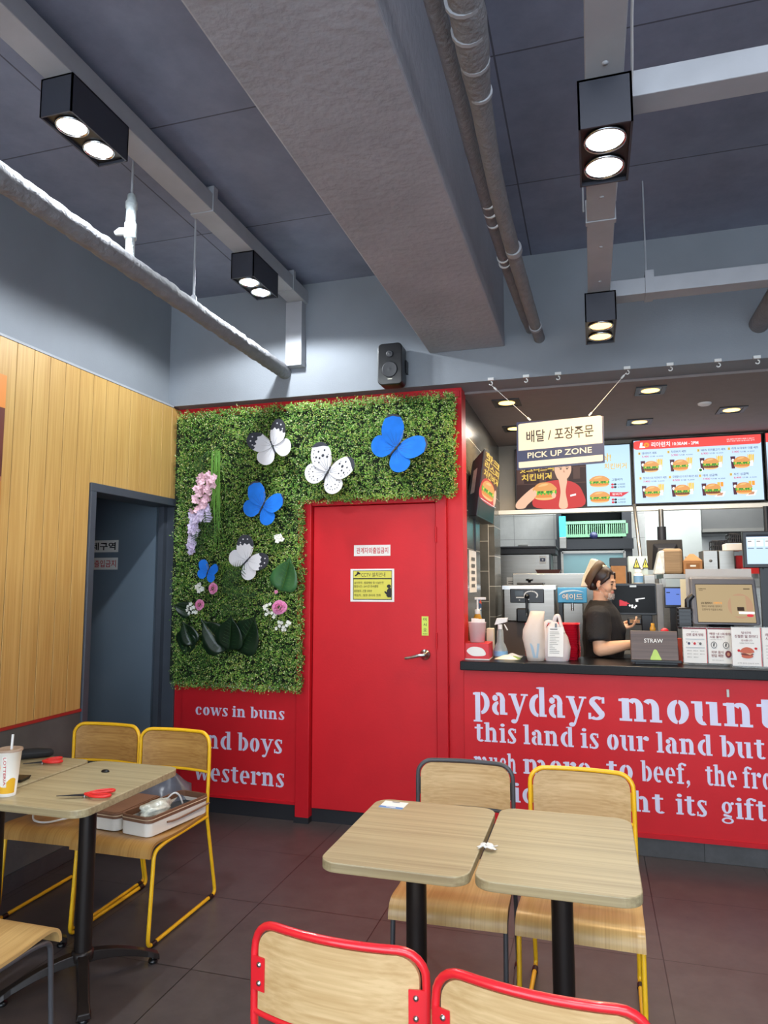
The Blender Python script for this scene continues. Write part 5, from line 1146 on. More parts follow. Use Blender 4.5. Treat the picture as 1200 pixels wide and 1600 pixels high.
# notices on the tiles
def wallstrip(label, px, col, lines, cat='notice'):
    a, b = WX(px[0], px[3], -.768), WX(px[2], px[1], -.768); t = thing('tile_notice', label, cat, (-.769, (a.y+b.y)/2, a.z)); z1 = b.z; z0 = WX(px[0], px[3], -.768).z
    obj('sheet', MB().box(-.770, -.768, a.y, b.y, z0, z1), col, t); A = Art((-.7679, a.y, z0), (0, b.y-a.y, 0), (0, 0, z1-z0), n=(1, 0, 0)); lines(A); A.obj('print', t)
m_ink2 = mat('grey_ink', (96, 96, 96), .6, var=0)
def ln(A):
    for i in range(5): A.rect(.25, .12+.16*i, .75, .20+.16*i, m_ink2)
wallstrip('long white vertical notice strip on the grey tiles', (734, 862, 744, 926), m_paper, ln)
wallstrip('small green and yellow tag on the grey tiles by the red wall', (724.5, 860, 728.5, 890), m_paper, lambda A: (A.ell(.5, .72, .4, .2, mat('tag_green', (70, 150, 60), .5, var=0)), A.rect(.1, .05, .9, .35, m_cy)))

# ------------------------------------------------------------------ kitchen equipment
def R(x0, y0, x1, y1, Y):      # rectangle seen in the photo -> metres at depth Y: x0,x1,z0,z1
    a, b = W(x0, (y0+y1)/2, Y), W(x1, (y0+y1)/2, Y); c, d = W((x0+x1)/2, y1, Y), W((x0+x1)/2, y0, Y); return a.x, b.x, c.z, d.z
m_knob = m_blackg
# ice machine
x0, x1, z0, z1 = R(778, 866, 861, 960, 6.9)
im = thing('ice_machine', 'large stainless ice machine with a black top rail against the tiled wall', 'machine', ((x0+x1)/2, 7.2, 0))
obj('cabinet', MB().box(x0, x1, 6.9, 7.42, .08, z1), m_steel, im, bevel=.006); obj('top_rail', MB().box(x0-.06, x1+.05, 6.86, 7.44, z1, z1+.055).box(x0-.07, x1+.06, 6.84, 7.45, z1+.055, z1+.075), m_black, im, bevel=.004)
obj('edge_seal', MB().box(x0-.004, x0+.012, 6.892, 6.905, .1, z1).box(x1-.012, x1+.004, 6.892, 6.905, .1, z1), m_blackg, im); obj('foot_base', MB().box(x0+.03, x1-.03, 6.95, 7.4, 0, .08), m_black, im)
a0, a1, b0, b1 = R(792, 902, 812, 930, 6.895); A = Art((a0, 6.893, b0), (a1-a0, 0, 0), (0, 0, b1-b0), n=(0, -1, 0)); A.rect(0, 0, 1, 1, m_paper)
for i in range(7): A.rect(.12, .15+.1*i, .85-.1*(i % 3), .18+.1*i, m_ink2)
A.obj('paper_sheet', im)
a0, a1, b0, b1 = R(843, 869, 853, 881, 6.895); A = Art((a0, 6.893, b0), (a1-a0, 0, 0), (0, 0, b1-b0), n=(0, -1, 0)); A.rect(0, 0, 1, 1, m_paper); A.poly(rrect(.08, .3, .92, .75, .1), m_navy); A.ell(.5, .52, .14, .12, m_paper, 10); A.obj('rating_label', im)
# outlet box and cable on the wall
x0, x1, z0, z1 = R(810, 851, 825, 865, 8.19); o = obj('wall_outlet', MB().box(x0, x1, 8.17, 8.2, z0, z1), m_steel, None, bevel=.004); tag(o, 'steel outlet box on the kitchen tiles above the ice machine', 'outlet')
# reach-in fridge with a teal cold glow
x0, x1, z0, z1 = R(871, 797, 990, 1000, 7.55)
fg = thing('kitchen_refrigerator', 'tall black-framed glass-door refrigerator with a green air grille behind the staff member', 'refrigerator', ((x0+x1)/2, 7.8, 0))
zt = z1+.05
obj('cabinet', MB().box(x0, x0+.05, 7.6, 8.18, 0, zt).box(x1-.09, x1, 7.6, 8.18, 0, zt).box(x0, x1, 8.1, 8.18, 0, zt).box(x0, x1, 7.6, 8.18, zt-.03, zt).box(x0, x1, 7.6, 8.18, 0, .4), m_black, fg)
g0, g1, h0, h1 = R(884, 814, 978, 839, 7.6); m_green = mat('grille_green', (112, 156, 124), .5, var=.03)
gm = MB(); gm.box(g0, g1, 7.59, 7.7, h0, h0+.03).box(g0, g1, 7.59, 7.7, h1-.03, h1); n = 30
for i in range(n+1): x = g0+(g1-g0)*i/n; gm.box(x-.004, x+.004 if i % 10 else x+.02, 7.595, 7.68, h0+.03, h1-.03)
obj('air_grille', gm, m_green, fg); obj('grille_box', MB().box(g0, g1, 7.68, 7.72, h0, h1), mat('grille_dark', (52, 96, 84), .6, var=.05), fg)
obj('badge', MB().lathe([(.04, 0), (.04, -.006), (0, -.008)], ((g0+g1)/2-.02, 7.59, h0+.013), 20, ax='y'), m_navy, fg)
c0, c1, e0, e1 = R(868, 842, 990, 858, 7.58); obj('header_rail', MB().box(c0, c1, 7.57, 7.62, e0, e1), m_blackg, fg)
q0, q1, r0, r1 = R(880, 862, 978, 1000, 7.58); m_tglass = mat('teal_glass', (84, 122, 124), .12, var=.06, scale=3)
obj('door_glass', MB().box(q0, q1, 7.585, 7.6, r0, r1), m_tglass, fg); obj('door_frame', MB().box(q0-.012, q0+.012, 7.57, 7.60, r0, r1).box(q1-.012, q1+.012, 7.57, 7.6, r0, r1).box(q0, q1, 7.57, 7.60, r1-.015, r1+.01), m_steel, fg)
i0, i1, j0, j1 = R(873.5, 806, 883.5, 838, 7.5); obj('lit_display', MB().box(i0, i1, 7.55, 7.6, j0, j1), mat('display_cyan', (60, 200, 222), .4, var=.1, emit=.45), fg)
i0, i1, j0, j1 = R(874, 839, 885, 857, 7.5); obj('control_box', MB().box(i0, i1, 7.5, 7.6, j0, j1), m_steel, fg, bevel=.004)
lamp('cold_light', 'POINT', (.0, 7.45, 2.35), 1.3, (.45, .95, 1.0), shadow_soft_size=.1)
# hood / panel to the right of the fridge
x0, x1, z0, z1 = R(1008, 797, 1096, 872, 7.4); o = obj('partition_board', MB().box(x0, x1, 7.4, 7.45, 0.0, z1+.1), mat('white_panel_mottled', (172, 176, 172), .45, var=.14, scale=2.5), None); tag(o, 'tall pale mottled panel behind the hanging poles in the kitchen', 'panel')
x0, x1, z0, z1 = R(1097, 797, 1330, 826, 7.6); hd = thing('exhaust_hood', 'grey exhaust hood with a bright lower lip at the right of the kitchen', 'hood', ((x0+x1)/2, 7.9, z0)); obj('canopy', MB().box(x0, x1, 7.6, 8.19, z0, z1+.2), mat('hood_grey', (84, 84, 83), .5, var=.05), hd); obj('lip', MB().box(x0, x1, 7.58, 7.62, z0-.02, z0+.01), m_steel, hd)
# poles
def pole(label, p, q, r, mt, sleeve=None, Y2=None):
    t = thing('ceiling_pole', label, 'pole', ((p.x+q.x)/2, (p.y+q.y)/2, q.z)); obj('rod', MB().tube([p, q], r, 14), mt, t)
    if sleeve: obj('sleeve', MB().tube([p.lerp(q, sleeve[0]), p.lerp(q, sleeve[1])], r*1.7, 14), m_black, t)
    return t
p = W(991, 789, 6.1); q = W(1003, 890, 5.75); pole('slanting pale steel pole below the menu screens', p, q, .014, m_steel)
p = W(1032, 786, 6.1); q = W(1033, 868, 6.1); pole('upright steel pole with a black lower sleeve left of the screens gap', V((p.x, 6.1, 2.1)), V((p.x, 6.1, q.z)), .02, m_steel, (.38, 1.0))
p = W(1196, 788, 6.1); pole('dark upright pole at the right edge behind the monitor', V((p.x, 6.1, 2.1)), V((p.x, 6.1, W(1196, 880, 6.1).z)), .02, m_black)
# stainless shelf unit that carries the boxes
SZ = W(990, 913, 5.5).z; SZ2 = W(1100, 897, 5.5).z
sh = thing('steel_shelf', 'stainless kitchen shelf unit behind the register carrying boxes and bottles', 'shelf', (.8, 5.8, 0))
xa_, xb_ = W(945, 910, 5.5).x, W(1035, 900, 5.5).x
obj('shelf_plate', MB().box(xa_, xb_, 5.42, 6.0, SZ-.03, SZ), m_steel, sh); obj('shelf_plate', MB().box(xb_, 2.2, 5.42, 6.0, SZ2-.03, SZ2), m_steel, sh)
obj('back_panel', MB().box(xa_, 2.2, 5.975, 6.0, .1, SZ-.03), m_steel, sh); obj('lower_counter', MB().box(xa_, 2.2, 5.42, 5.97, .85, .9), m_steel, sh)
each('post', [B(x-.015, x+.015, yy-.015, yy+.015, 0, (SZ if x < xb_ else SZ2)-.03) for x in (xa_+.02, xb_, 1.25, 2.15) for yy in (5.45, 5.955)], m_steel, sh)
def carton(name, label, px, Y, dep, mt, z0=None, cat='box', bevel=.004, group=None):
    x0, x1, a, b = R(*px, Y); a = z0 if z0 is not None else a; t = thing(name, label, cat, ((x0+x1)/2, Y+dep/2, a), group=group)
    obj('body', MB().box(x0, x1, Y, Y+dep, a, b), mt, t, bevel=bevel); return t, x0, x1, a, b
m_card = mat('cardboard', (166, 120, 78), .8, var=.10, scale=20); m_kraft = mat('kraft_wrap', (150, 126, 96), .7, var=.15, scale=6, stretch=(1, 1, 14))
t, x0, x1, a, b = carton('carton', 'brown carton with dark upper part behind the staff member\'s face', (955, 884, 978, 913), 5.5, .2, m_card, SZ); obj('dark_lid', MB().box(x0-.005, x1+.012, 5.5, 5.7, b, b+.06), m_black, t)
k = thing('spray_bottle', 'white and blue pump bottle on the steel shelf above the black monitor', 'bottle', (W(998, 900, 5.5).x, 5.55, SZ)); x, zt = W(998, 900, 5.5).x, W(998, 890, 5.5).z; hh_ = zt-SZ
obj('bottle_body', MB().lathe([(.0, 0), (.032, 0), (.034, .004), (.034, hh_*.66), (.022, hh_*.78), (.02, hh_*.8)], (x, 5.55, SZ), 22), m_white, k); obj('label_band', MB().lathe([(.0345, hh_*.12), (.0345, hh_*.58)], (x, 5.55, SZ), 22), mat('label_blue', (120, 168, 210), .5, var=.05), k); obj('cap', MB().lathe([(.024, hh_*.79), (.024, hh_), (0, hh_)], (x, 5.55, SZ), 20), m_white, k)
x0, x1, a, b = R(982, 869, 1012, 891, 5.75); k = thing('warning_box', 'pale box with black and yellow warning triangles on the steel shelf', 'box', ((x0+x1)/2, 5.8, SZ)); obj('body', MB().box(x0, x1, 5.75, 5.93, SZ, b), mat('pale_blue_box', (188, 206, 206), .6, var=.04), k)
A = Art((x0, 5.749, a), (x1-x0, 0, 0), (0, 0, b-a), n=(0, -1, 0))
for cx in (.42, .98-.1): A.poly([(cx-.2, .12), (cx+.2, .12), (cx, .9)], m_ink); A.poly([(cx-.13, .2), (cx+.13, .2), (cx, .74)], m_cy); A.rect(cx-.02, .36, cx+.02, .56, m_ink); A.ell(cx, .28, .02, .04, m_ink, 8)
A.obj('warning_print', k)
t, x0, x1, a, b = carton('small_canister', 'small dark bottle between the carton and the blue bottle', (981, 893, 987, 913), 5.55, .04, m_black, SZ, 'bottle', .01); 
t, x0, x1, a, b = carton('steel_tin', 'small steel tin right of the blue bottle on the shelf', (1006, 898, 1024, 913), 5.55, .12, m_steel, SZ, 'tin')
# tilted black monitor above
x0, x1, z0, z1 = R(1012, 842, 1070, 890, 5.9); mo = thing('order_monitor', 'black order monitor tilted on the upright pole, seen from behind', 'monitor', ((x0+x1)/2, 5.9, z0))
obj('housing', MB().hexa([(x0, 5.96, z0), (x1, 5.96, z0), (x1, 6.02, z1), (x0, 6.02, z1)], [(x0+.02, 6.0, z0), (x1-.02, 6.0, z0), (x1-.02, 6.06, z1), (x0+.02, 6.06, z1)]), m_blackg, mo, bevel=.004)
obj('back_bulge', MB().hexa([(x0+.06, 5.90, z0+.03), (x1-.05, 5.90, z0+.03), (x1-.07, 5.93, z1-.07), (x0+.08, 5.93, z1-.07)], [(x0+.03, 5.97, z0+.01), (x1-.02, 5.97, z0+.01), (x1-.04, 6.01, z1-.03), (x0+.05, 6.01, z1-.03)]), m_black, mo, bevel=.006)
# parcels on the right shelf
t, x0, x1, a, b = carton('wrapped_parcel', 'bundle of brown paper bags half wrapped in clear film on the shelf', (1036, 857, 1067, 899), 5.5, .25, m_kraft, SZ2, 'parcel', .02); obj('clear_film', MB().hexa([(x0-.06, 5.55, a), (x0+.01, 5.495, a), (x0+.01, 5.495, b-.01), (x0-.02, 5.55, b-.02)], [(x0-.06, 5.72, a), (x0+.01, 5.74, a), (x0+.01, 5.74, b), (x0-.02, 5.72, b-.02)]), mat('film_white', (206, 210, 212), .25, var=.2, scale=30), t, bevel=.01)
t, x0, x1, a, b = carton('open_carton', 'small open cardboard carton between the parcel and the steel boxes', (1068, 876, 1098, 898), 5.5, .2, m_card, SZ2); fl = MB(); fl.hexa([(x0, 5.5, b), (x1, 5.5, b), (x1-.05, 5.55, b+.05), (x0+.05, 5.55, b+.05)], [(x0, 5.505, b), (x1, 5.505, b), (x1-.05, 5.555, b+.05), (x0+.05, 5.555, b+.05)]); obj('flap', fl, m_card, t); obj('white_lining', MB().box(x0+.03, x1-.04, 5.56, 5.66, b, b+.035), m_paper, t)
A = Art((x0, 5.499, a), (x1-x0, 0, 0), (0, 0, b-a), n=(0, -1, 0)); A.rect(.15, .1, .85, .8, mat('card_print', (140, 96, 56), .8, var=.1)); A.rect(.35, .55, .65, .68, m_paper); A.obj('print', t)
for i, (xx0, xx1, lb) in enumerate(((1099, 1122, 'left of two plain stainless boxes on the kitchen shelf'), (1123.5, 1148, 'right of two plain stainless boxes on the kitchen shelf'))):
    t, x0, x1, a, b = carton('steel_box', lb, (xx0, 860, xx1, 898), 5.5, .22, m_steel, SZ2, group='stainless boxes on the kitchen shelf'); 
    if i == 0: obj('round_mark', MB().lathe([(.011, 0), (.011, -.0006), (0, -.0007)], ((x0+x1)/2, 5.4985, (a+b)/2+.01), 16, ax='y'), m_ink2, t)
t, x0, x1, a, b = carton('red_box', 'red box on the shelf partly behind the lit monitor', (1150, 868, 1166, 898), 5.6, .2, mat('box_red', (204, 36, 38), .5, var=.05), SZ2); obj('front_tray', MB().box(x0+.02, x1+.10, 5.5, 5.6, a, a+.045), mat('box_red', (204, 36, 38)), t)
for i, (px, lb) in enumerate((((1111, 846, 1134, 860), 'black wire basket on top of the left stainless box'), ((1137, 835, 1162, 848), 'taller black wire basket behind the white carton'))):
    x0, x1, a, b = R(*px, 5.75); k = thing('wire_basket', lb, 'basket', ((x0+x1)/2, 5.8, a)); g = MB(); z_base = R(1099, 860, 1122, 898, 5.5)[3] if i == 0 else R(1134, 849, 1162, 866, 5.72)[3]
    a = z_base; 
    for q in range(9): x = x0+(x1-x0)*q/8; g.tube([(x, 5.68, a), (x, 5.68, b)], .004, 5); g.tube([(x, 5.82, a), (x, 5.82, b)], .004, 5)
    for z in (a+.004, (a+b)/2, b): g.tube([(x0, 5.68, z), (x1, 5.68, z), (x1, 5.82, z), (x0, 5.82, z)], .005, 5, closed=True)
    obj('wire_frame', g, m_black, k); obj('liner', MB().box(x0+.01, x1-.01, 5.70, 5.80, a, b-.01), m_blackg, k)
t, x0, x1, a, b = carton('white_carton', 'plain white carton on top of the stainless boxes', (1134, 849, 1162, 861), 5.53, .2, m_paper, R(1123, 860, 1148, 898, 5.5)[3])
# lit monitor at the right edge
x0, x1, z0, z1 = R(1161, 830, 1230, 887, 5.2); mo = thing('lit_monitor', 'monitor with a bright blue-white order list at the right edge of the photo', 'monitor', ((x0+x1)/2, 5.2, z0))
obj('bezel', MB().box(x0, x1, 5.2, 5.24, z0, z1), m_blackg, mo, bevel=.004); A = Art((x0+.022, 5.1995, z0+.025), (x1-x0-.044, 0, 0), (0, 0, z1-z0-.045), n=(0, -1, 0)); A.rect(0, 0, 1, 1, e_bg); A.rect(0, .92, 1, 1, e_blk); A.rect(.0, .86, .9, .90, e_wht)
for i in range(4): A.rect(.03+.24*i, .60, .22+.24*i, .82, e_wht); A.rect(.04+.24*i, .75, .14+.24*i, .78, e_blk); A.rect(.03+.24*i, .52, .20+.24*i, .54, e_blk)
A.obj('picture', mo); cb = MB(); cb.tube(smoothpts([(x0+.12, 5.23, z0), (x0+.13, 5.25, z0-.05), (x0+.17, 5.3, z0-.08), (x0+.2, 5.4, z0-.05)], 5, False), .004, 6); obj('cable', cb, m_blackg, mo); obj('stand', MB().box((x0+x1)/2-.03, (x0+x1)/2+.03, 5.23, 5.26, 1.04, z0+.05), m_blackg, mo)
o = obj('monitor_shelf', MB().box(x0-.05, x1+.3, 5.10, 5.40, 1.01, 1.04), m_steel); tag(o, 'low stainless ledge under the lit monitor', 'ledge'); obj('ledge_leg', MB().box(x0, x0+.04, 5.2, 5.3, 0, 1.01), m_steel, o)
# rear counter along the kitchen aisle
BZ = .92
bc = thing('back_counter', 'low steel back counter that the ice cream machine stands on', 'counter', (-.4, 6.0, 0)); obj('worktop', MB().box(-.76, .09, 5.60, 6.12, BZ-.04, BZ), m_steel, bc); obj('base', MB().box(-.74, .07, 5.66, 6.10, 0, BZ-.04), m_black, bc)
# ice cream machine
x0, x1, z0, z1 = R(786, 914, 868, 972, 5.65); ic = thing('ice_cream_machine', 'stainless soft ice cream machine with a black control panel and lever', 'machine', ((x0+x1)/2, 5.9, BZ))
obj('body', MB().box(x0, x1, 5.65, 6.08, z0, z1), m_steel, ic, bevel=.012); obj('lower_panel', MB().box(x0+.0, x1, 5.66, 6.08, BZ, z0), mat('machine_brown_panel', (104, 88, 80), .45, var=.05), ic)
a0, a1, b0, b1 = R(797, 920, 850, 942, 5.64); obj('control_panel', MB().box(a0, a1, 5.64, 5.66, b0, b1), m_blackg, ic, bevel=.004)
A = Art((a0, 5.6395, b0), (a1-a0, 0, 0), (0, 0, b1-b0), n=(0, -1, 0)); m_scr = mat('panel_white_marks', (220, 222, 224), .5, var=0)
for i in range(16): th = i*.26-.5; A.ell(.62+.19*cos(th), .55+.28*sin(th), .022, .05, m_scr, 8)
A.rect(.18, .34, .42, .42, m_scr); A.rect(.15, .5, .40, .85, mat('panel_dark_display', (30, 40, 44), .2, var=0)); A.ell(.55, .25, .02, .04, m_scr, 8); A.ell(.28, .2, .02, .04, m_scr, 8)
A.obj('panel_print', ic)
c0, c1, e0, e1 = R(808, 950, 827, 972, 5.64); hp = MB(); hp.box(c0, c1, 5.58, 5.66, e0, e1); obj('dispenser_head', hp, m_blackg, ic, bevel=.01)
p = W(823, 932, 5.60); q = W(823, 958, 5.58); obj('lever', MB().tube([p, p.lerp(q, .5), q], [.009, .010, .007], 10).ell(tuple(p), (.018, .018, .018), 10, 8), m_blackg, ic); obj('nozzle', MB().tube([q, q+V((0, 0, -.02))], .006, 10), m_steel, ic)
obj('hopper_lid', MB().box(x0+.10, x1-.10, 5.75, 6.02, z1, z1+.018), m_black, ic, bevel=.006); kx = (x0+x1)/2-.01; obj('lid_knob', MB().lathe([(.012, 0), (.012, .012), (.030, .018), (.030, .030), (0, .032)], (kx, 5.85, z1+.018), 18), m_blackg, ic); obj('top_rim', MB().box(x0-.004, x1+.004, 5.645, 6.085, z1-.035, z1-.005), m_chrome, ic)
# stainless hood box behind
x0, x1, z0, z1 = R(801, 896, 970, 912, 6.45); o = obj('steel_cabinet', MB().box(x0, x1, 6.45, 6.8, 0, z1), m_steel, None, bevel=.005); tag(o, 'long low stainless cabinet behind the ice cream machine', 'cabinet')
x0, x1, a, b = R(840, 890, 873, 896, 6.5); o = obj('dark_tray', MB().hexa([(x0, 6.5, z1), (x1, 6.5, z1), (x1, 6.7, z1), (x0, 6.7, z1)], [(x0-.02, 6.48, b), (x1+.02, 6.48, b), (x1+.02, 6.72, b), (x0-.02, 6.72, b)]), mat('tray_maroon', (70, 34, 34), .4, var=.1)); tag(o, 'dark maroon tray on the long stainless cabinet', 'tray')
# slush dispenser with blue sign
x0, x1, z0, z1 = R(871, 918, 917, 942, 5.7); sl = thing('drink_dispenser', 'steel drink dispenser with a bright blue sign behind the trays', 'machine', ((x0+x1)/2, 5.85, BZ))
obj('sign_box', MB().box(x0, x1, 5.7, 5.80, z0, z1), mat('sign_blue', (70, 160, 210), .4, var=.03), sl, bevel=.006); A = Art((x0, 5.6985, z0), (x1-x0, 0, 0), (0, 0, z1-z0), n=(0, -1, 0)); A.text('에이드', .16, .18, .86, .62, m_ink, .09); A.o = A.o+A.n*.0006; A.text('에이드', .17, .2, .85, .6, m_paper, .03); A.poly(smoothpts([(.05, .5), (.2, .78), (.6, .85), (.9, .70), (.6, .76), (.25, .68)], 4), mat('sign_swirl', (190, 220, 236), .5, var=0)); A.obj('sign_print', sl)
obj('body', MB().box(x0+.04, x1-.03, 5.72, 6.0, BZ, z0), m_steel, sl, bevel=.006); obj('side_gap', MB().box(x0+.005, x0+.035, 5.74, 5.9, BZ, z0), m_blackg, sl)
sp2 = MB(); cx = (x0+x1)/2; sp2.tube([(cx, 5.71, z0), (cx, 5.71, z0-.06)], .01, 10); obj('tap', sp2, m_chrome, sl)
# passage clutter left of the ice machine
x0, x1, z0, z1 = R(757, 830, 772, 1000, 6.05); ps_ = thing('storage_rack', 'dark storage rack glimpsed in the passage beside the ice machine', 'rack', (-1.3, 5.5, 0))
obj('rack_frame', MB().box(-1.9, -1.3, 5.2, 5.24, 0, 1.9).box(-1.9, -1.3, 5.7, 5.74, 0, 1.9).box(-1.9, -1.3, 5.2, 5.74, 1.55, 1.58).box(-1.9, -1.3, 5.2, 5.74, 1.05, 1.08), m_steel, ps_)
for i, (yy, z, h_, mt, lb) in enumerate(((5.3, 1.58, .22, m_card, 'cardboard box on the top of the passage rack'), (5.5, 1.08, .3, m_white, 'white tub on the middle of the passage rack'))): o = obj('stored_box', MB().box(-1.75, -1.45, yy, yy+.18, z, z+h_), mt); tag(o, lb, 'box')
# flap brochure on tile wall
a, b = WX(752, 985, -.765), WX(769, 935, -.765); 
lf = thing('brochure', 'colourful narrow brochure pinned to the end of the tiled wall', 'brochure', (-.762, 5.0, a.z)); obj('sheet', MB().box(-.768, -.764, 4.93, 5.04, W(760, 985, 4.98).z, W(760, 935, 4.98).z), mat('brochure_grey', (150, 168, 180), .6, var=.1), lf)
A = Art((-.7635, 4.93, W(760, 985, 4.98).z), (0, .11, 0), (0, 0, W(760, 935, 4.98).z-W(760, 985, 4.98).z), n=(1, 0, 0)); A.rect(0, .6, 1, 1, mat('brochure_blue', (40, 80, 130), .6, var=0)); A.poly([(0, .86), (.6, .98), (1, .88), (1, .8), (.4, .86)], mat('brochure_red', (210, 80, 50), .6, var=0)); A.poly([(0, .97), (1, .99), (1, .92), (.5, .99)], mat('brochure_green', (90, 150, 60), .6, var=0)); A.rect(.2, .64, .8, .70, m_paper); A.obj('print', lf)
# ------------------------------------------------------------------ things on the service counter
CZ = 1.0355
x0, x1, z0, z1 = R(724, 1005, 764, 1032, 4.33)
tb = thing('tissue_box', 'red box with a white oval panel at the left end of the counter', 'box', ((x0+x1)/2, 4.40, CZ))
x0 += .006; obj('box_body', MB().box(x0, x1, 4.33, 4.50, CZ, z1), mat('tissue_box_red', (206, 26, 38), .4, var=.03), tb, bevel=.002)
A = Art((x0, 4.3295, CZ), (x1-x0, 0, 0), (0, 0, z1-CZ), n=(0, -1, 0)); A.poly(smoothpts([(.10, .50), (.22, .72), (.45, .78), (.72, .70), (.86, .46), (.84, .28), (.6, .22), (.3, .25)], 5), m_paper); A.obj('oval_panel', tb)
obj('base_edge', MB().box(x0-.001, x1+.001, 4.329, 4.501, CZ, CZ+.006), m_paper, tb)
bx = (x0+x1)/2; bz = z1+.0005
# tub of straws standing on the tissue box
tub = thing('straw_tub', 'clear pink-tinted tub with folded sleeves on the red tissue box', 'tub', (bx-.01, 4.40, bz)); X_ = bx-.005; th = W(745, 965, 4.40).z-bz
m_tub = mat('tub_clear_pink', (230, 208, 216), .2, var=.05, alpha=.55)
obj('tub_body', MB().lathe([(0, .001), (.046, .001), (.056, th*.82), (.058, th*.82), (.054, th*.78), (.045, .006), (0, .006)], (X_, 4.40, bz), 28), m_tub, tub)
sv = MB(); g = random.Random(2)
for i in range(7): x = X_+g.uniform(-.03, .03); y_ = 4.40+g.uniform(-.03, .03); sv.box(x-.014, x+.014, y_-.002, y_+.002, bz+.02, bz+th*g.uniform(.86, 1.0))
obj('paper_sleeves', sv, m_paper, tub)
# pump bottle behind
P_ = (W(746, 950, 4.58).x, 4.58); pb = thing('pump_bottle', 'yellow pump bottle with a white pump behind the straw tub', 'bottle', (P_[0], P_[1], CZ)); zt = W(746, 936, 4.58).z; zb2 = W(746, 958, 4.58).z; hb = zb2-CZ
obj('bottle_body', MB().lathe([(0, 0), (.045, 0), (.047, .006), (.047, hb*.62), (.04, hb*.78), (.016, hb*.98), (.014, hb)], (P_[0], P_[1], CZ), 26), mat('syrup_yellow', (226, 168, 60), .2, var=.05, trans=.3), pb)
pu = MB(); pu.lathe([(.018, zb2-CZ-.005), (.018, zb2-CZ+.022), (.006, zb2-CZ+.026), (.006, zt-CZ), (0, zt-CZ)], (P_[0], P_[1], CZ), 16); pu.box(P_[0]-.016, P_[0]+.055, P_[1]-.010, P_[1]+.010, zt-.004, zt+.012); obj('pump', pu, m_white, pb, bevel=.002)
t, x0, x1, a, b = carton('cream_box', 'small cream box standing behind the red tissue box', (760, 982, 771, 1002), 4.56, .06, mat('cream_card', (226, 212, 186), .6, var=.04), CZ)
# trigger spray
p = W(782, 1010, 4.50); ts = thing('trigger_spray', 'clear trigger spray bottle with a white trigger head on the counter', 'bottle', (p.x, 4.50, CZ)); z_ = lambda y: W(782, y, 4.50).z
obj('bottle_body', MB().lathe([(0, 0), (.042, 0), (.044, .006), (.044, .045), (.034, .075), (.022, .095), (.020, z_(985)-CZ), (.013, z_(982)-CZ)], (p.x, 4.50, CZ), 26), mat('spray_clear', (198, 206, 206), .08, var=.03, trans=.6), ts)
obj('label_band', MB().lathe([(.0445, .012), (.0445, .042)], (p.x, 4.50, CZ), 26), mat('label_blue', (120, 168, 210)), ts)
hd = MB(); hz0, hz1 = z_(983), z_(966); hd.lathe([(.015, hz0-CZ), (.015, hz0-CZ+.03)], (p.x, 4.50, CZ), 16); hd.hexa([(p.x-.035, 4.488, hz0+.025), (p.x+.045, 4.488, hz0+.045), (p.x+.050, 4.488, hz1+.005), (p.x-.020, 4.488, hz1)], [(p.x-.035, 4.512, hz0+.025), (p.x+.045, 4.512, hz0+.045), (p.x+.050, 4.512, hz1+.005), (p.x-.020, 4.512, hz1)]); hd.hexa([(p.x+.022, 4.494, hz0+.03), (p.x+.030, 4.494, hz0+.03), (p.x+.050, 4.494, hz0-.005), (p.x+.042, 4.494, hz0-.008)], [(p.x+.022, 4.506, hz0+.03), (p.x+.030, 4.506, hz0+.03), (p.x+.050, 4.506, hz0-.005), (p.x+.042, 4.506, hz0-.008)]); obj('trigger_head', hd, m_white, ts, bevel=.003); obj('dip_tube', MB().tube([(p.x, 4.5, CZ+.01), (p.x, 4.5, hz0)], .003, 8), m_white, ts)
# wet wipe packet
p = W(792, 1024, 4.40); g = random.Random(8); k = MB()
for fl_ in (0, 1): k.grid(lambda a, b: (p.x+(a-.5)*.155+.004*sin(b*6), 4.43+(b-.5)*.085+(a-.5)*.02, CZ+.001+(.024*sin(pi*min(1, max(0, a)))*sin(pi*b)*(1-.3*a)+.004*sin(a*9+b*7)*sin(pi*a)*sin(pi*b) if fl_ else 0)), 14, 8, 0)
wp = thing('wipes_packet', 'flat white and green packet lying by the spray bottle', 'packet', (p.x, 4.43, CZ)); obj('packet', k, mat('packet_white', (226, 222, 200), .35, var=.06), wp)
k = MB(); k.grid(lambda a, b: (p.x+.035+a*.045, 4.435+(b-.5)*.082+.012, CZ+.004+.020*sin(pi*(.72+.26*a))*sin(pi*b)), 6, 8); obj('green_end', k, mat('packet_green', (126, 164, 44), .4, var=.1), wp)
k = MB(); k.grid(lambda a, b: (p.x-.03+a*.11, 4.50+b*.09, CZ+.003+.022*sin(pi*a)*sin(pi*b)*(.7+.3*sin(a*5))), 12, 9); o = obj('cleaning_cloth', k, mat('cloth_blue_white', (206, 210, 218), .8, var=.12, scale=40), None, solid=.003); tag(o, 'folded white and blue cleaning cloth behind the wipes packet', 'cloth')
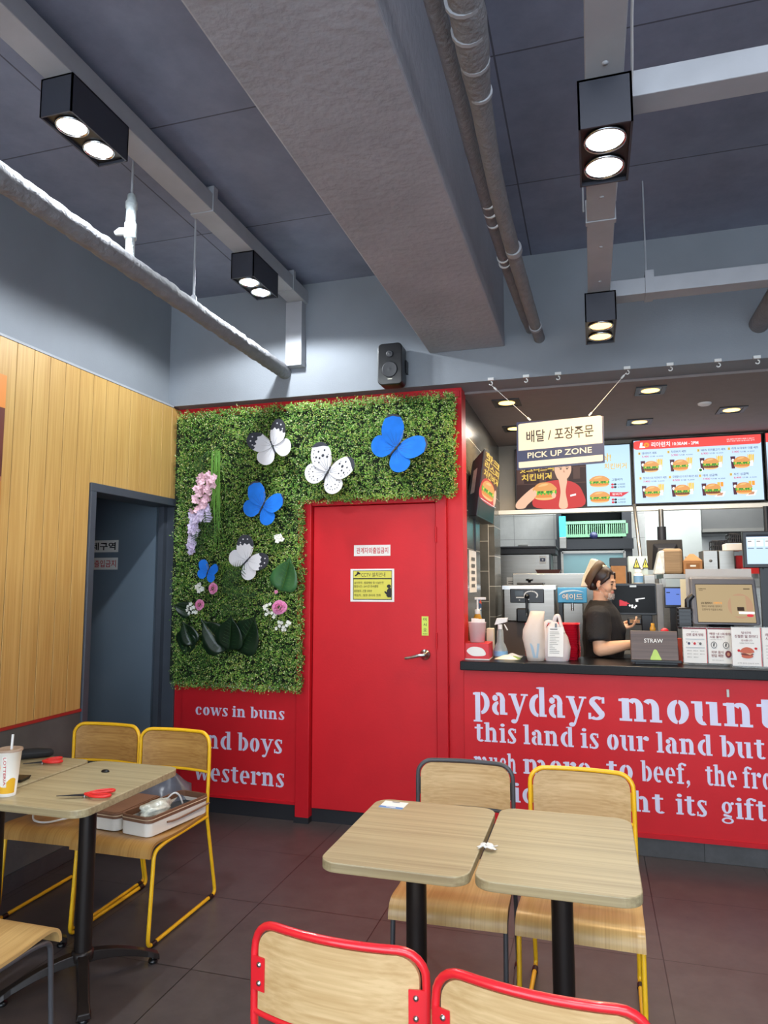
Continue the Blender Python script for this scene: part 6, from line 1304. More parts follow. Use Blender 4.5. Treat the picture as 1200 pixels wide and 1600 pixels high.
# tall paper-plastic bag with a cup inside
def loft(secs, n=24, sq=3.0):
    mb = MB(); vv = []
    for (z, cx, cy, rx, ry) in secs:
        for k in range(n):
            a = 2*pi*k/n; c, s = cos(a), sin(a); vv.append((cx+rx*abs(c)**(2/sq)*(1 if c >= 0 else -1), cy+ry*abs(s)**(2/sq)*(1 if s >= 0 else -1), z))
    ns = len(secs); mb.add(vv, [(i*n+k, i*n+(k+1) % n, (i+1)*n+(k+1) % n, (i+1)*n+k) for i in range(ns-1) for k in range(n)], 0, True); mb.add(vv[:n], [tuple(range(n-1, -1, -1))]); return mb
xl, xr_ = W(820, 1010, 4.40).x, W(851, 1010, 4.40).x; xc = (xl+xr_)/2; zt = W(838, 955, 4.40).z; hb = zt-CZ
m_bagf = mat('frosted_carrier', (232, 218, 208), .35, var=.06, scale=9, alpha=.68, bump=.3, bscale=25)
tb_ = thing('drink_carrier_bag', 'tall frosted carrier bag holding a paper cup on the counter', 'bag', (xc, 4.40, CZ))
obj('bag_body', loft([(CZ, xc+.008, 4.40, .052, .05), (CZ+.03, xc+.006, 4.40, .056, .054), (CZ+hb*.45, xc-.004, 4.40, .068, .058), (CZ+hb*.62, xc-.004, 4.40, .064, .05), (CZ+hb*.8, xc+.008, 4.40, .05, .03), (CZ+hb, xc+.022, 4.40, .042, .010)], sq=2.6), m_bagf, tb_, solid=.0012)
obj('cup_inside', MB().lathe([(0, .006), (.032, .006), (.044, hb*.50), (.046, hb*.52), (0, hb*.52)], (xc+.006, 4.392, CZ), 26), m_cupw, tb_)
k = MB(); k.flat([(-.028, .085), (-.010, .0), (.006, .0), (-.004, .05), (-.014, .085)], (xc+.004, 4.3435, CZ+.02), (1, 0, 0), (0, .0, 1)); k.flat([(.006, .0), (.018, .0), (.030, .085), (.016, .085)], (xc+.004, 4.3435, CZ+.02), (1, 0, 0), (0, .0, 1)); obj('cup_print', k, mat('cup_print_blue', (150, 172, 190), .5, var=0), tb_)
# white takeaway bag with receipt
xl, xr_ = W(849, 1010, 4.40).x, W(887, 1010, 4.40).x; xc = (xl+xr_)/2; zt = W(868, 962, 4.40).z; hb = zt-CZ
tk = thing('takeaway_bag', 'knotted white takeaway bag with a long receipt on its front', 'bag', (xc, 4.42, CZ)); m_bagw = mat('carrier_white', (236, 226, 224), .35, var=.06, scale=10, alpha=.80, bump=.35, bscale=22)
bg = loft([(CZ, xc+.004, 4.43, .070, .06), (CZ+.02, xc+.004, 4.43, .078, .066), (CZ+hb*.30, xc+.004, 4.43, .084, .068), (CZ+hb*.52, xc, 4.43, .074, .058), (CZ+hb*.70, xc-.006, 4.43, .052, .04), (CZ+hb*.80, xc-.008, 4.43, .030, .024), (CZ+hb*.86, xc-.006, 4.43, .016, .014)], sq=2.8)
bg.tube(smoothpts([(xc-.01, 4.43, CZ+hb*.84), (xc-.045, 4.425, CZ+hb*.86), (xc-.065, 4.42, CZ+hb*.74), (xc-.055, 4.40, CZ+hb*.56)], 5, False), [.010]*6+[.013]*6+[.010]*4, 10); bg.tube(smoothpts([(xc-.006, 4.43, CZ+hb*.84), (xc+.004, 4.42, CZ+hb*.97), (xc+.022, 4.42, CZ+hb*.98), (xc+.035, 4.41, CZ+hb*.80), (xc+.05, 4.40, CZ+hb*.62)], 5, False), [.012]*11+[.010]*10, 10)
obj('bag_body', bg, m_bagw, tk); k = MB(); k.ell((xc+.03, 4.40, CZ+.06), (.05, .05, .05), 16, 10)
obj('red_carton_inside', MB().box(xc-.06, xc+.068, 4.385, 4.48, CZ+.005, CZ+.085), mat('inner_carton_red', (226, 120, 124), .5, var=.05), tk)
r0 = W(856, 1026, 4.352); r1 = W(880, 1027, 4.352); r2 = W(858, 979, 4.372); rc_ = MB(); u_, v2_ = V((r1.x-r0.x, 0, 0)), V((.006, .012, r2.z-r0.z)); o_ = V((r0.x, 4.353, r0.z)); rc_.hexa([o_, o_+u_, o_+u_+v2_, o_+v2_], [q+V((0, .0012, 0)) for q in (o_, o_+u_, o_+u_+v2_, o_+v2_)]); ro = obj('receipt', rc_, m_paper, tk)
A = Art(o_, u_, v2_, n=(0, -1, 0)); g = random.Random(6); A.rect(.12, .90, .6, .93, m_ink2)
for i in range(13): A.rect(.10, .12+.058*i, .10+g.uniform(.2, .75), .132+.058*i, m_ink2)
A.obj('receipt_print', ro)
k = MB(); q = o_+v2_+u_*.5; k.box(q.x-.006, q.x+.006, 4.36, 4.366, q.z-.004, q.z+.02); obj('tape', k, mat('tape_grey', (110, 120, 126), .4, var=0), tk)
# trays
m_tray = mat('tray_red', (206, 26, 50), .4, var=.05)
def tray_mesh():
    mb = MB(); o = rrect(-.165, -.115, .165, .115, .03, 5); i_ = rrect(-.148, -.098, .148, .098, .024, 5); n = len(o)
    vv = [(x*1.0, y, .017) for x, y in o]+[(x*.955, y*.94, .016) for x, y in o]+[(x, y, .003) for x, y in i_]+[(x, y, 0) for x, y in i_]+[(x*.93, y*.90, .0125) for x, y in o]
    f = [(j, (j+1) % n, n+(j+1) % n, n+j) for j in range(n)]+[(n+j, n+(j+1) % n, 2*n+(j+1) % n, 2*n+j) for j in range(n)]+[tuple(range(2*n, 3*n))]+[tuple(range(4*n-1, 3*n-1, -1))]+[(3*n+j, 3*n+(j+1) % n, 4*n+(j+1) % n, 4*n+j) for j in range(n)]+[(4*n+j, 4*n+(j+1) % n, (j+1) % n, j) for j in range(n)]
    return mb.add(vv, f, 0, False)
tx = W(907, 1000, 4.60).x-.168; n_tr = 20; dz = (W(900, 974, 4.60).z-.017-CZ)/(n_tr-1)
t0 = obj('serving_tray', tray_mesh(), m_tray, world=False, loc=(tx, 4.58, CZ)); tag(t0, 'red serving tray in the tall stack behind the white takeaway bag', 'tray', 'red serving trays in the counter stack')
for i in range(1, n_tr):
    c = t0.copy(); COL.objects.link(c); c.location = (tx+fr_.uniform(-.003, .003), 4.58+fr_.uniform(-.003, .003), CZ+dz*i); c.rotation_euler = (0, 0, R_(fr_.uniform(-.8, .8)))
c['label'] = 'topmost red serving tray of the stack behind the white takeaway bag'; t0['label'] = 'lowest red serving tray of the stack, resting on the counter'
# straw box
x0, x1, z0, z1 = R(985.5, 986, 1059, 1036, 4.40); sbx = thing('straw_box', 'dark wood-look straw box with STRAW lettering and a green slot', 'box', ((x0+x1)/2, 4.42, CZ)); m_strw = wood('straw_box_veneer', (72, 54, 48), (104, 84, 76), 0, .5, 6)
lean = .03
obj('front_board', MB().hexa([(x0, 4.37, CZ+.02), (x1, 4.37, CZ+.02), (x1, 4.37+lean, z1), (x0, 4.37+lean, z1)], [(x0, 4.385, CZ+.02), (x1, 4.385, CZ+.02), (x1, 4.385+lean, z1), (x0, 4.385+lean, z1)]), m_strw, sbx, bevel=.002)
obj('box_body', MB().hexa([(x0+.004, 4.385, CZ), (x1-.004, 4.385, CZ), (x1-.004, 4.385+lean, z1-.012), (x0+.004, 4.385+lean, z1-.012)], [(x0+.004, 4.53, CZ), (x1-.004, 4.53, CZ), (x1-.004, 4.53, z1-.012), (x0+.004, 4.53, z1-.012)]), m_strw, sbx)
obj('front_lip', MB().box(x0-.004, x1+.012, 4.345, 4.372, CZ+.012, CZ+.026).box(x0+.02, x1-.01, 4.35, 4.40, CZ, CZ+.012), m_black, sbx, bevel=.002)
A = Art((x0, 4.3695, CZ+.02), (x1-x0, 0, 0), (0, lean, z1-CZ-.02), n=(0, -1, .15)); A.rect(0, .865, 1, .872, m_black)
for i in range(8): A.rect(0, .12+.1*i, 1, .1225+.1*i, m_black)
A.poly(smoothpts([(.41, .02), (.455, .25), (.485, .36), (.52, .38), (.555, .34), (.60, .18), (.63, .02)], 4), mat('slot_green', (176, 206, 100), .5, var=.05))
A.text('STRAW', .29, .60, .69, .74, m_paper, .025)
tserif = MB(); A.obj('board_print', sbx)
o = obj('syrup_jar', MB().lathe([(0, 0), (.016, 0), (.017, .02), (.010, .035), (.010, .05), (0, .051)], (W(1020, 985, 4.5).x, 4.50, z1-.011), 16), mat('syrup_yellow', (226, 168, 60))); tag(o, 'small amber bottle standing on top of the straw box', 'bottle')
o = obj('phone_sanitizer', MB().lathe([(0, 0), (.030, 0), (.030, .075), (.012, .10), (.010, .13), (.016, .135), (.016, .15), (0, .151)], (W(1036, 975, 4.75).x, 4.66, CZ), 18), m_white); tag(o, 'white bottle behind the right end of the straw box', 'bottle'); obj('red_cap', MB().ell((W(1036, 975, 4.75).x, 4.66, CZ+.165), (.026, .026, .026), 14, 10), mat('cap_red', (216, 30, 50), .4, var=.05), o)
# POS terminal
P = [W(1077, 903.5, 4.60), W(1180, 904.5, 4.60), W(1190, 978, 4.50), W(1083, 976, 4.50)]   # tl tr br bl
ps2 = thing('touch_terminal', 'grey touch-screen ordering terminal with a beige screen facing the customer', 'terminal', ((P[0].x+P[1].x)/2, 4.55, CZ)); bk2 = V((0, .05, .012))
m_posg = mat('terminal_grey', (96, 98, 106), .4, var=.03)
obj('housing', MB().hexa([P[3], P[2], P[1], P[0]], [q+bk2 for q in (P[3], P[2], P[1], P[0])]), m_posg, ps2, bevel=.012, seg=3)
u_, v2_ = P[2]-P[3], P[0]-P[3]; nn = u_.cross(v2_).normalized(); nn = nn if nn.y < 0 else -nn
A = Art(P[3], u_, v2_, n=nn); A.o = P[3]+u_*.085+v2_*.06; A.W *= .845; A.H *= .80; e_bei = em('screen_beige', (208, 184, 142), .62); e_bei2 = em('screen_beige_pink', (214, 172, 138), .6); e_ink = em('screen_ink_brown', (92, 70, 58), .3)
A.rect(-.01, -.02, 1.01, 1.02, m_ink); A.rect(0, 0, 1, 1, e_bei); A.ell(.76, .43, .22, .33, e_bei2, 30); A.poly(rrect(.60, .16, .86, .70, .02), e_bei); A.text('삼성 월렛에서', .07, .47, .27, .53, e_ink, .05); A.text('간편하게', .29, .47, .44, .53, e_org, .03); A.text('멤버십 자동적립 설정하고', .08, .385, .44, .44, e_ink, .01); A.text('간편하게 적립받으세요', .08, .30, .44, .355, e_ink, .01); A.rect(.70, .30, .82, .40, e_ink); A.rect(.72, .22, .99, .28, e_wht); A.ell(.91, .18, .06, .04, e_pink, 14); A.text('SAMSUNG', .05, .865, .18, .895, e_ink, .03); A.text('Wallet', .05, .825, .12, .85, e_ink, .02); A.rect(.84, .87, .95, .89, e_ink)
A.obj('screen_picture', ps2)
obj('stand', MB().hexa([(P[3].x+.06, 4.50, CZ), (P[2].x-.10, 4.50, CZ), (P[2].x-.14, 4.58, P[3].z+.05), (P[3].x+.10, 4.58, P[3].z+.05)], [(P[3].x+.06, 4.66, CZ), (P[2].x-.10, 4.66, CZ), (P[2].x-.14, 4.63, P[3].z+.05), (P[3].x+.10, 4.63, P[3].z+.05)]), m_blackg, ps2, bevel=.006)
x0, x1, z0, z1 = R(1059, 944, 1083, 1006, 4.52); cr_ = MB(); cr_.box(x0, x1, 4.52, 4.60, (z0+z1)/2-.03, z1-.02); obj('card_reader', cr_, m_blackg, ps2, bevel=.01); rb = MB()
for i in range(5): rb.box(x0-.001, x1+.001, 4.519, 4.56, (z0+z1)/2-.02+.022*i, (z0+z1)/2-.016+.022*i)
obj('reader_ribs', rb, m_black, ps2); k = MB(); k.tube([(x1-.02, 4.56, z1-.02), (x1-.02, 4.56, z1+.02), (x1+.01, 4.57, z1+.05)], .018, 10); k.tube([(x1-.015, 4.56, (z0+z1)/2), (x1-.015, 4.56, CZ)], .02, 12); obj('reader_arm', k, m_blackg, ps2)
# white panel behind the terminal
x0, x1, z0, z1 = R(1067, 888, 1166, 960, 4.85); o = obj('white_board', MB().box(x0, x1, 4.68, 4.69, CZ, W(1100, 889, 4.68).z), mat('board_grey_white', (188, 184, 180), .5, var=.03), None); tag(o, 'plain white board standing behind the ordering terminal', 'board')
# black register monitor facing the aisle
x0, x1, z0, z1 = R(953, 911.5, 1027, 961, 5.15); rm = thing('register_monitor', 'black register monitor lit with red and white shapes beside the staff member', 'monitor', ((x0+x1)/2, 5.18, 1.04))
k = MB(); k.prism([(x, z) for x, z in rrect(x0, z0, x1, z1, .02)], (0, 5.15, 0), (1, 0, 0), (0, 0, 1), (0, 1, 0), .045); obj('housing', k, m_blackg, rm, bevel=.003)
A = Art((x0, 5.1495, z0), (x1-x0, 0, 0), (0, 0, z1-z0), n=(0, -1, 0)); A.rect(.04, .07, .96, .93, em('screen_black', (6, 6, 9), .2)); A.poly([(.20, .46), (.20, .28), (.42, .36), (.22, .48)], e_pink); A.rect(.2, .29, .36, .42, e_pink)
for cx, cy in ((.42, .30), (.47, .25), (.52, .24), (.55, .29), (.47, .30)): A.ell(cx, cy, .022, .032, e_wht, 10)
A.poly([(.54, .48), (.74, .52), (.74, .55), (.54, .51)], e_wht); A.rect(.55, .42, .60, .5, e_wht); A.rect(.43, .88, .57, .94, m_steel)
A.obj('screen_picture', rm); obj('stand', MB().box((x0+x1)/2+.05, (x0+x1)/2+.12, 5.18, 5.22, 1.04, z0+.03).box((x0+x1)/2-.02, (x0+x1)/2+.13, 5.12, 5.28, 1.02, 1.04), m_blackg, rm, bevel=.004)
o = obj('register_ledge', MB().box(.14, .62, 5.08, 5.40, .99, 1.02), m_steel); tag(o, 'steel ledge carrying the black register monitor', 'ledge'); obj('ledge_leg', MB().box(.3, .5, 5.2, 5.34, 0, .99), m_black, o)
# blue-lit tablet and papers
x0, x1, z0, z1 = R(1038, 917, 1066, 950, 5.0); tb2 = thing('tablet', 'small tablet with a plain blue screen left of the ordering terminal', 'tablet', ((x0+x1)/2, 5.0, z0)); obj('housing', MB().box(x0, x1, 5.0, 5.015, z0, z1), m_blackg, tb2, bevel=.003); A = Art((x0+.008, 4.9995, z0+.02), (x1-x0-.016, 0, 0), (0, 0, z1-z0-.03), n=(0, -1, 0)); A.rect(0, 0, 1, 1, em('tablet_blue', (110, 140, 226), .8)); A.rect(.06, .72, .3, .78, e_blk); A.rect(.7, .62, .9, .66, e_blk); A.obj('screen_picture', tb2); obj('stand', MB().box((x0+x1)/2-.02, (x0+x1)/2+.02, 5.012, 5.05, 1.02, z0+.04), m_blackg, tb2)
x0, x1, z0, z1 = R(1066, 905, 1073, 950, 4.95); o = obj('paper_strip', MB().box(x0-.01, x1, 4.95, 4.952, 1.02, z1), mat('cream_paper', (232, 226, 196), .7, var=.02)); tag(o, 'cream paper strip standing beside the blue tablet', 'paper')
t, x0, x1, a, b = carton('paper_file', 'grey upright file with a white label right of the black register monitor', (1027, 912, 1037, 1000), 5.12, .2, mat('file_grey', (140, 144, 150), .5, var=.08), 1.0205, 'file')
# acrylic menu stands
m_acr = mat('clear_acrylic', (236, 240, 240), .08, var=0, trans=.85, alpha=.6)
def stand(label, px, Y, sheets):
    x0, x1, z0, z1 = R(*px, Y); t = thing('menu_stand', label, 'menu stand', ((x0+x1)/2, Y, CZ), group='clear menu stands on the counter')
    obj('acrylic_base', MB().box(x0, x1, Y-.01, Y+.07, CZ, CZ+.004), m_acr, t); obj('acrylic_back', MB().box(x0, x1, Y+.004, Y+.007, CZ+.004, z1+.004), m_acr, t)
    n = len(sheets); w_ = (x1-x0)/n
    for i, (rd, fn) in enumerate(sheets):
        a, b = x0+w_*i+.003, x0+w_*(i+1)-.003; so = obj('menu_sheet', MB().box(a, b, Y, Y+.002, CZ+.012, z1), m_paper, t); A = Art((a, Y-.0005, CZ+.012), (b-a, 0, 0), (0, 0, z1-CZ-.012), n=(0, -1, 0)); A.rect(.0, .96, 1, 1, rd); A.rect(.975, 0, 1, 1, m_inkred); fn(A); A.obj('sheet_print', so)
m_maroon = mat('ink_maroon', (120, 50, 60), .6, var=0)
def s1(A):
    A.text('간편 결제 방법', .14, .76, .86, .84, m_maroon, .03); A.text('결제 안내', .35, .87, .65, .90, m_ink2, 0); A.rect(.1, .66, .9, .69, mat('ink_pale', (190, 194, 196), .6, var=0)); A.rect(.1, .42, .9, .45, mat('ink_pale', (190, 194, 196)))
    for i, c in enumerate((m_navy, m_inkred, m_ink2)): A.ell(.24+.24*i, .55, .055, .04, c, 12); A.text(str(i+1), .13+.24*i, .57, .16+.24*i, .60, m_ink, .02)
    for r in range(3):
        for c in range(3 if r < 2 else 2): A.text('결제수단', .14+.27*c, .33-.09*r, .34+.27*c, .36-.09*r, m_ink2, .01)
def s2(A):
    A.text('매장 내 1회용컵', .08, .80, .96, .87, m_maroon, .03); A.text('사용 줄이기', .08, .71, .68, .78, m_maroon, .03); A.text('일회용품 사용 안내', .1, .66, .6, .68, m_ink2, 0)
    for cx in (.24, .74): A.ell(cx, .52, .13, .095, m_ink2, 20); A.ell(cx, .52, .10, .075, m_paper, 20); A.poly([(cx-.05, .49), (cx+.01, .46), (cx+.05, .57), (cx-.02, .58)], m_ink2)
    A.text('외부 음식', .12, .28, .62, .36, m_maroon, .03); A.text('반입 제한', .12, .18, .62, .26, m_maroon, .03); A.ell(.82, .27, .13, .10, m_maroon, 16); A.ell(.82, .27, .06, .05, mat('ink_tan', (196, 140, 110), .6, var=0), 12); A.text('협조 부탁드립니다', .14, .08, .62, .11, m_ink2, 0)
def s3(A):
    A.text('당신의', .34, .83, .66, .90, m_maroon, .03); A.text('친절한 말 한마디', .10, .73, .88, .81, m_maroon, .03); A.text('감사합니다', .32, .64, .70, .69, m_maroon, .02); A.text('직원을 존중해 주세요', .25, .58, .75, .61, m_ink2, 0)
    b1_, b2_, b3_ = mat('print_bun', (196, 100, 74), .6, var=0), mat('print_patty', (120, 52, 44), .6, var=0), mat('print_pale', (230, 180, 140), .6, var=0)
    A.ell(.5, .26, .20, .06, b1_, 20); A.ell(.5, .31, .22, .035, b2_, 20); A.poly([(.3, .335), (.7, .335), (.6, .29), (.45, .33)], b3_); A.poly(smoothpts([(.28, .35), (.33, .45), (.5, .49), (.67, .45), (.72, .35)], 4), b1_); A.ell(.22, .40, .05, .035, m_inkred, 12); A.ell(.80, .46, .05, .03, m_inkred, 12); A.text('고객 응대 근로자 보호', .15, .06, .88, .09, m_ink2, 0)
def s4(A):
    A.text('라떼 주문', .1, .78, .6, .86, m_maroon, .03); A.text('시간 안내', .1, .68, .6, .76, m_maroon, .03)
    for i in range(5): A.text('이용 안내 문구', .1, .52-.08*i, .7, .55-.08*i, m_ink2, 0)
stand('clear menu stand with payment and cup notices, left of the two', (1067, 981, 1145, 1040), 4.40, [(m_maroon, s1), (m_maroon, s2)])
stand('clear menu stand with a burger drawing notice, nearest the right edge', (1143, 981, 1240, 1043), 4.31, [(m_paper, s3), (m_paper, s4)])
# orange item beside the straw box, low shelf strip
x0, x1, z0, z1 = R(1058, 998, 1066, 1018, 4.55); o = obj('juice_box', MB().box(x0, x1, 4.55, 4.60, CZ, z1), mat('juice_orange', (200, 70, 40), .5, var=.1)); tag(o, 'small orange-red box between the straw box and the menu stand', 'box')

# ------------------------------------------------------------------ staff member
m_skin = mat('skin', (222, 172, 138), .5, var=.04, scale=20); m_shirt = mat('black_tee', (34, 33, 35), .85, var=.12, scale=14, bump=.3, bscale=18); m_hair = mat('hair_dark', (44, 30, 26), .45, var=.3, scale=60, stretch=(1, 1, 8)); m_trou = mat('black_trousers', (26, 26, 28), .8, var=.1); m_capb = mat('cap_brown', (94, 74, 54), .6, var=.06); m_capw = mat('cap_cream', (236, 228, 196), .6, var=.04); m_mask = mat('mask_clear', (226, 218, 212), .25, var=.03, alpha=.3)
HC = V((.068, 4.86, 1.508))
RH = M.Translation(HC) @ M.Rotation(R_(-20), 4, 'Z') @ M.Rotation(R_(9), 4, 'Y') @ M.Scale(.83, 4)
pr_ = thing('person', 'staff member in black tee and brown visor cap behind the counter, looking down', 'person', (.05, 4.90, 0))
bd = MB()
hm = MB()
for c, r in (((-.012, 0, .040), (.094, .074, .082)), ((.026, 0, -.02), (.066, .061, .085)), ((.040, 0, -.075), (.046, .046, .045)), ((.060, 0, -.098), (.028, .026, .023)), ((.052, .033, -.035), (.036, .028, .036)), ((.052, -.033, -.035), (.036, .028, .036)), ((.078, 0, .020), (.016, .044, .014)), ((.094, 0, -.012), (.011, .009, .026)), ((.102, 0, -.036), (.011, .010, .009)), ((.093, .010, -.039), (.008, .007, .006)), ((.093, -.010, -.039), (.008, .007, .006)), ((.086, 0, -.064), (.013, .021, .006)), ((.084, 0, -.075), (.013, .018, .007)), ((-.006, .075, -.02), (.020, .007, .032)), ((-.006, -.075, -.02), (.020, .007, .032))): hm.ell(c, r, 18, 12)
hm.xf(RH); bd.join(hm)
nk0 = RH @ V((-.012, 0, -.07)); bd.tube([nk0, nk0.lerp(V((.05, 4.885, 1.36)), .5), V((.045, 4.89, 1.34))], [.047, .046, .056], 18)
def torso(mb, secs, n=28):
    vv = []
    for (z, cx, cy, rx, ry) in secs:
        for k in range(n): a = 2*pi*k/n; vv.append((cx+rx*cos(a), cy+ry*sin(a), z))
    m_ = len(secs); mb.add(vv, [(i*n+k, i*n+(k+1) % n, (i+1)*n+(k+1) % n, (i+1)*n+k) for i in range(m_-1) for k in range(n)], 0, True); mb.add(vv[:n], [tuple(range(n-1, -1, -1))]); mb.add(vv[-n:], [tuple(range(n))])
TS = [(.80, .055, 4.92, .115, .165), (.92, .055, 4.92, .120, .165), (1.02, .058, 4.92, .112, .150), (1.12, .065, 4.915, .118, .155), (1.22, .064, 4.91, .122, .170), (1.29, .052, 4.905, .108, .180), (1.340, .048, 4.90, .080, .150), (1.378, .050, 4.895, .060, .085)]
torso(bd, TS)
SHR, ELR, WRR = V((.030, 4.735, 1.285)), V((.035, 4.665, 1.085)), V((.225, 4.655, 1.125))
PT = W(992, 971, 4.86)
SHL, ELL, WRL = V((.045, 5.075, 1.285)), V((.10, 5.085, 1.11)), V((PT.x-.115, 4.905, PT.z-.040))
for a, b, c in ((SHR, ELR, WRR), (SHL, ELL, WRL)):
    bd.tube([a, a.lerp(b, .4), b], [.056, .050, .042], 16); bd.tube([b, b.lerp(c, .3), c], [.043, .044, .026], 16); bd.ell(tuple(b), (.043, .043, .043), 14, 10); bd.ell(tuple(a), (.060, .060, .060), 14, 10)
def hand(mb, wr, d, palm, side):
    """five separate fingers rooted in a flat palm; d = pointing direction, palm = palm normal, side = thumb side"""
    d, palm, side = V(d).normalized(), V(palm).normalized(), V(side).normalized(); pc_ = wr+d*.048
    Mx = M((tuple(side), tuple(palm), tuple(d))).transposed().to_4x4(); e = MB(); e.ell((0, 0, 0), (.040, .015, .050), 14, 10); e.xf(M.Translation(pc_) @ Mx); mb.join(e); mb.tube([wr-d*.02, wr+d*.02], [.026, .025], 14)
    for i, (o_, L_) in enumerate(((.028, .068), (.009, .076), (-.010, .071), (-.028, .056))):
        r0 = wr+d*.082+side*o_; p1 = r0+d*L_*.42+palm*.008; p2 = p1+d*L_*.25+palm*L_*.30; p3 = p2+d*L_*.02+palm*L_*.30; mb.tube([r0-d*.02, r0, p1, p2, p3], [.0095, .0092, .0086, .0080, .0066], 10); mb.ell(tuple(p3), (.0066,)*3, 8, 6)
    t0_ = wr+d*.03+side*.032; mb.tube([t0_-side*.012, t0_, t0_+side*.022+d*.022+palm*.008, t0_+side*.024+d*.050+palm*.018], [.013, .012, .0105, .008], 10); mb.ell(tuple(t0_+side*.024+d*.050+palm*.018), (.008,)*3, 8, 6)
hand(bd, WRR, (WRR-ELR)+V((.02, .04, 0)), (0, .35, -1), (0, 1, .3)); hand(bd, WRL, (1, -.18, .10), (-.1, -.25, 1), (.1, 1, .25))
for s in (-1, 1): bd.tube([(.055, 4.92+s*.085, .88), (.06, 4.92+s*.09, .48), (.045, 4.92+s*.095, .09)], [.095, .062, .044], 18); bd.ell((.045, 4.92+s*.095, .06), (.05, .04, .05), 12, 8); bd.tube([(.03, 4.92+s*.095, .05), (.18, 4.92+s*.105, .035)], [.042, .030], 12)
def remesh(mb, vox, smooth=4):
    me = mb.mesh('tmp', m_skin); o = bpy.data.objects.new('tmp', me); COL.objects.link(o); q = o.modifiers.new('r', 'REMESH'); q.mode = 'VOXEL'; q.voxel_size = vox; q.use_smooth_shade = True
    q = o.modifiers.new('s', 'SMOOTH'); q.factor = .5; q.iterations = smooth
    dg = bpy.context.evaluated_depsgraph_get(); r = bpy.data.meshes.new_from_object(o.evaluated_get(dg)); bpy.data.objects.remove(o); bpy.data.meshes.remove(me); return r
me = remesh(bd, .0045, 3); off = V(pr_.location)
for v in me.vertices: v.co -= off
me.materials.clear(); me.materials.append(m_skin); me.materials.append(mat('lips', (200, 128, 112), .45, var=.03))
inv = RH.inverted()
for p in me.polygons:
    c = inv @ (V(p.center)+off); p.use_smooth = True
    if c.x > .075 and abs(c.y) < .021 and -.080 < c.z < -.059: p.material_index = 1
me.name = 'body'; bo = bpy.data.objects.new('body', me); COL.objects.link(bo); bo.parent = pr_
# eyes, brows
for s in (-1, 1):
    k = MB(); k.ell((.083, s*.031, -.008), (.008, .0135, .0045), 12, 8); k.xf(RH); obj('eye', k, m_ink, pr_); k = MB(); k.tube([RH @ V(q) for q in ((.086, s*.016, .012), (.088, s*.030, .017), (.076, s*.046, .012))], [.0028, .0032, .0018], 6); obj('eyebrow', k, m_hair, pr_)
# hair: shell over the skull with a low bun line to the nape
k = MB(); k.ell((-.016, 0, .042), (.098, .080, .088), 30, 20)
h2 = MB(); vv = []
def hair_keep(p): return p.z > .062 or (p.x < .050 and p.z > .0) or (p.x < .018 and p.z > -.055)
keep = [hair_keep(V(v)) for v in k.v]; h2.add(k.v, [f for f in k.f if all(keep[i] for i in f)], 0, True); h2.ell((-.075, 0, -.035), (.040, .050, .045), 16, 10)
for s in (-1, 1): h2.tube([(.058, s*.050, .085), (.060, s*.066, .045), (.030, s*.078, .010), (.012, s*.077, -.018)], [.014, .016, .014, .007], 8)
h2.xf(RH); obj('hair', h2, m_hair, pr_)
# visor cap: brown band round the back, tall cream paper crown leaning back
cp_ = MB(); secs = []
def band_ring(t): return t
n = 30; vv = []
for (dx, z_l, rx, ry, tilt) in ((0, .012, .102, .088, 0), (-.006, .045, .104, .090, 0), (-.016, .072, .098, .085, 0)):
    for kk in range(n): a = 2*pi*kk/n; vv.append((dx-.018+rx*cos(a), ry*sin(a), z_l+.035-.055*(-cos(a))*1.0))
cp_.add(vv, [(i*n+q, i*n+(q+1) % n, (i+1)*n+(q+1) % n, (i+1)*n+q) for i in range(2) for q in range(n)], 0, True); cp_.xf(RH @ M.Rotation(R_(-38), 4, 'Y')); obj('cap_band', cp_, m_capb, pr_, solid=.004)
cw = MB(); pts = [(-.135, -.05), (-.150, -.07), (-.105, .20), (-.02, .155), (-.03, .10), (-.10, .03)]
for w_ in (0,):
    L3 = [(-.085, -.050), (-.160, -.070), (-.150, .02), (-.110, .175), (-.060, .165), (.018, .125), (-.02, .09), (-.09, .05)]
    a = [RH @ V((x, -.055*(1-.3*(z > .1)), z)) for x, z in L3]; b = [RH @ V((x, .055*(1-.3*(z > .1)), z)) for x, z in L3]; k_ = len(a)
    cw.add(a+b, [tuple(range(k_)), tuple(range(2*k_-1, k_-1, -1))]+[(i, k_+i, k_+(i+1) % k_, (i+1) % k_) for i in range(k_)], 0)
obj('cap_crown', cw, m_capw, pr_, bevel=.012, seg=3)
# lowered mask with ear loop
k = MB(); k.grid(lambda a, b: RH @ V((.052+.048*cos((a-.5)*2.4)+.004*(1-abs(2*b-1)), .056*sin((a-.5)*2.4), -.078-.046*b)), 14, 8); obj('mask', k, m_mask, pr_, solid=.002); k = MB()
for s in (-1, 1): k.tube([RH @ V((.068, s*.060, -.068)), RH @ V((.03, s*.076, -.038)), RH @ V((-.008, s*.083, -.004))], .0016, 5); k.tube([RH @ V((.062, s*.060, -.115)), RH @ V((.02, s*.072, -.075)), RH @ V((-.012, s*.083, -.045))], .0016, 5)
obj('ear_loop', k, m_mask, pr_)
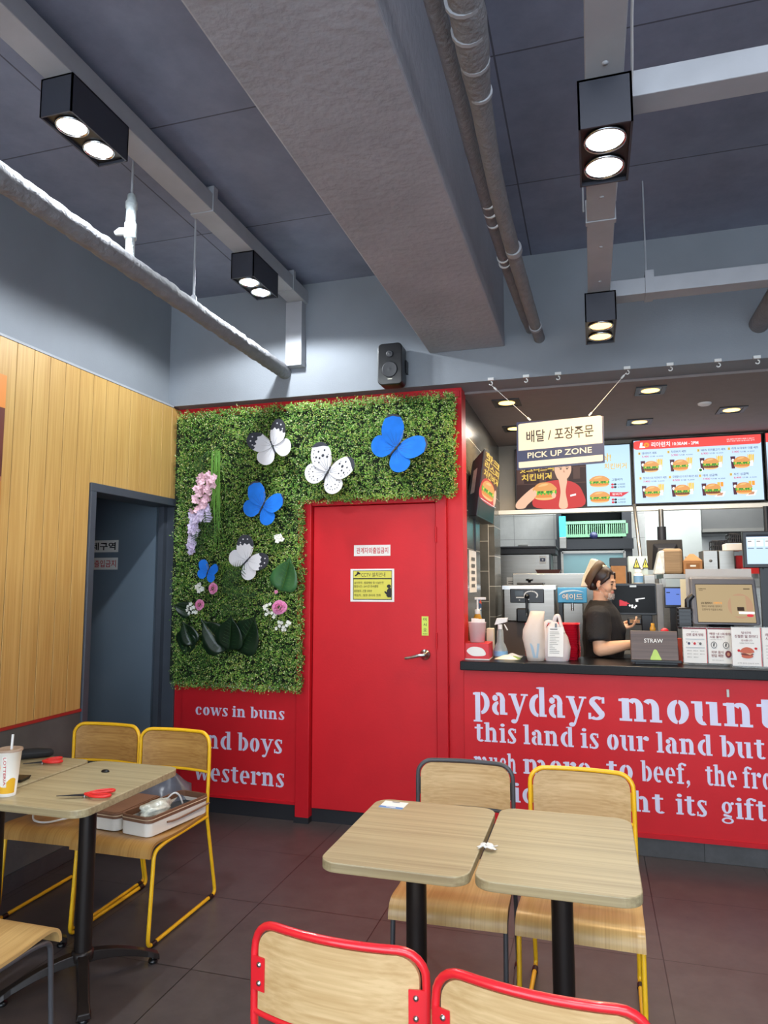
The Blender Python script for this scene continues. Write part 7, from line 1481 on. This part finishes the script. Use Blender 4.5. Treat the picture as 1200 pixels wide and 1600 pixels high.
# clothes
cl = MB(); torso(cl, [(z, x, y, rx+.014, ry+.016) for z, x, y, rx, ry in TS[:6]]+[(1.345, .048, 4.90, .092, .164), (1.388, .050, 4.893, .066, .090)])
for a, b in ((SHR, ELR), (SHL, ELL)): cl.tube([a+V((0, 0, .02)), a.lerp(b, .3), a.lerp(b, .78)], [.074, .076, .074], 18); cl.ell(tuple(a), (.078, .076, .076), 16, 12)
cl.ell((.13, 4.86, 1.20), (.075, .075, .07), 14, 10); cl.ell((.13, 4.97, 1.20), (.075, .075, .07), 14, 10)
me = remesh(cl, .008, 5)
for v in me.vertices:
    nn = nz_.noise(V(v.co)*11)*.008+nz_.noise(V(v.co)*V((26, 26, 14)) if False else V((v.co.x*26, v.co.y*26, v.co.z*12)))*.004; v.co += V(v.normal)*nn; v.co -= off
me.materials.clear(); me.materials.append(m_shirt); me.name = 'tee_shirt'; so = bpy.data.objects.new('tee_shirt', me); COL.objects.link(so); so.parent = pr_
tr_ = MB(); torso(tr_, [(.50, .06, 4.92, .10, .17), (.80, .055, 4.92, .126, .178), (.95, .055, 4.92, .130, .176)])
tr_ = MB()
for s in (-1, 1): tr_.tube([(.055, 4.92+s*.085, .93), (.06, 4.92+s*.09, .48), (.045, 4.92+s*.095, .08)], [.106, .078, .064], 18)
tr_.box(-.06, .17, 4.76, 5.08, .80, .96); me = remesh(tr_, .010, 6)
for v in me.vertices: v.co -= off
me.materials.clear(); me.materials.append(m_trou); me.name = 'trousers'; so = bpy.data.objects.new('trousers', me); COL.objects.link(so); so.parent = pr_
for s in (-1, 1): k = MB(); k.ell((.10, 4.92+s*.10, .04), (.125, .048, .040), 18, 10); obj('shoe', k, m_black, pr_)
# held card terminal
p = W(992, 971, 4.86); ct2 = thing('card_terminal', 'small black handheld card terminal with an orange display in the staff member\'s hand', 'terminal', tuple(p)); k = MB(); k.box(p.x-.045, p.x+.045, 4.86, 4.90, p.z-.022, p.z+.022); obj('housing', k, m_blackg, ct2, bevel=.008); A = Art((p.x-.030, 4.8595, p.z-.010), (.06, 0, 0), (0, 0, .022), n=(0, -1, 0)); A.rect(0, 0, 1, 1, em('display_amber', (196, 140, 90), .5)); A.rect(.2, .35, .8, .45, e_blk); A.rect(.2, .6, .55, .7, e_blk); A.obj('display', ct2)
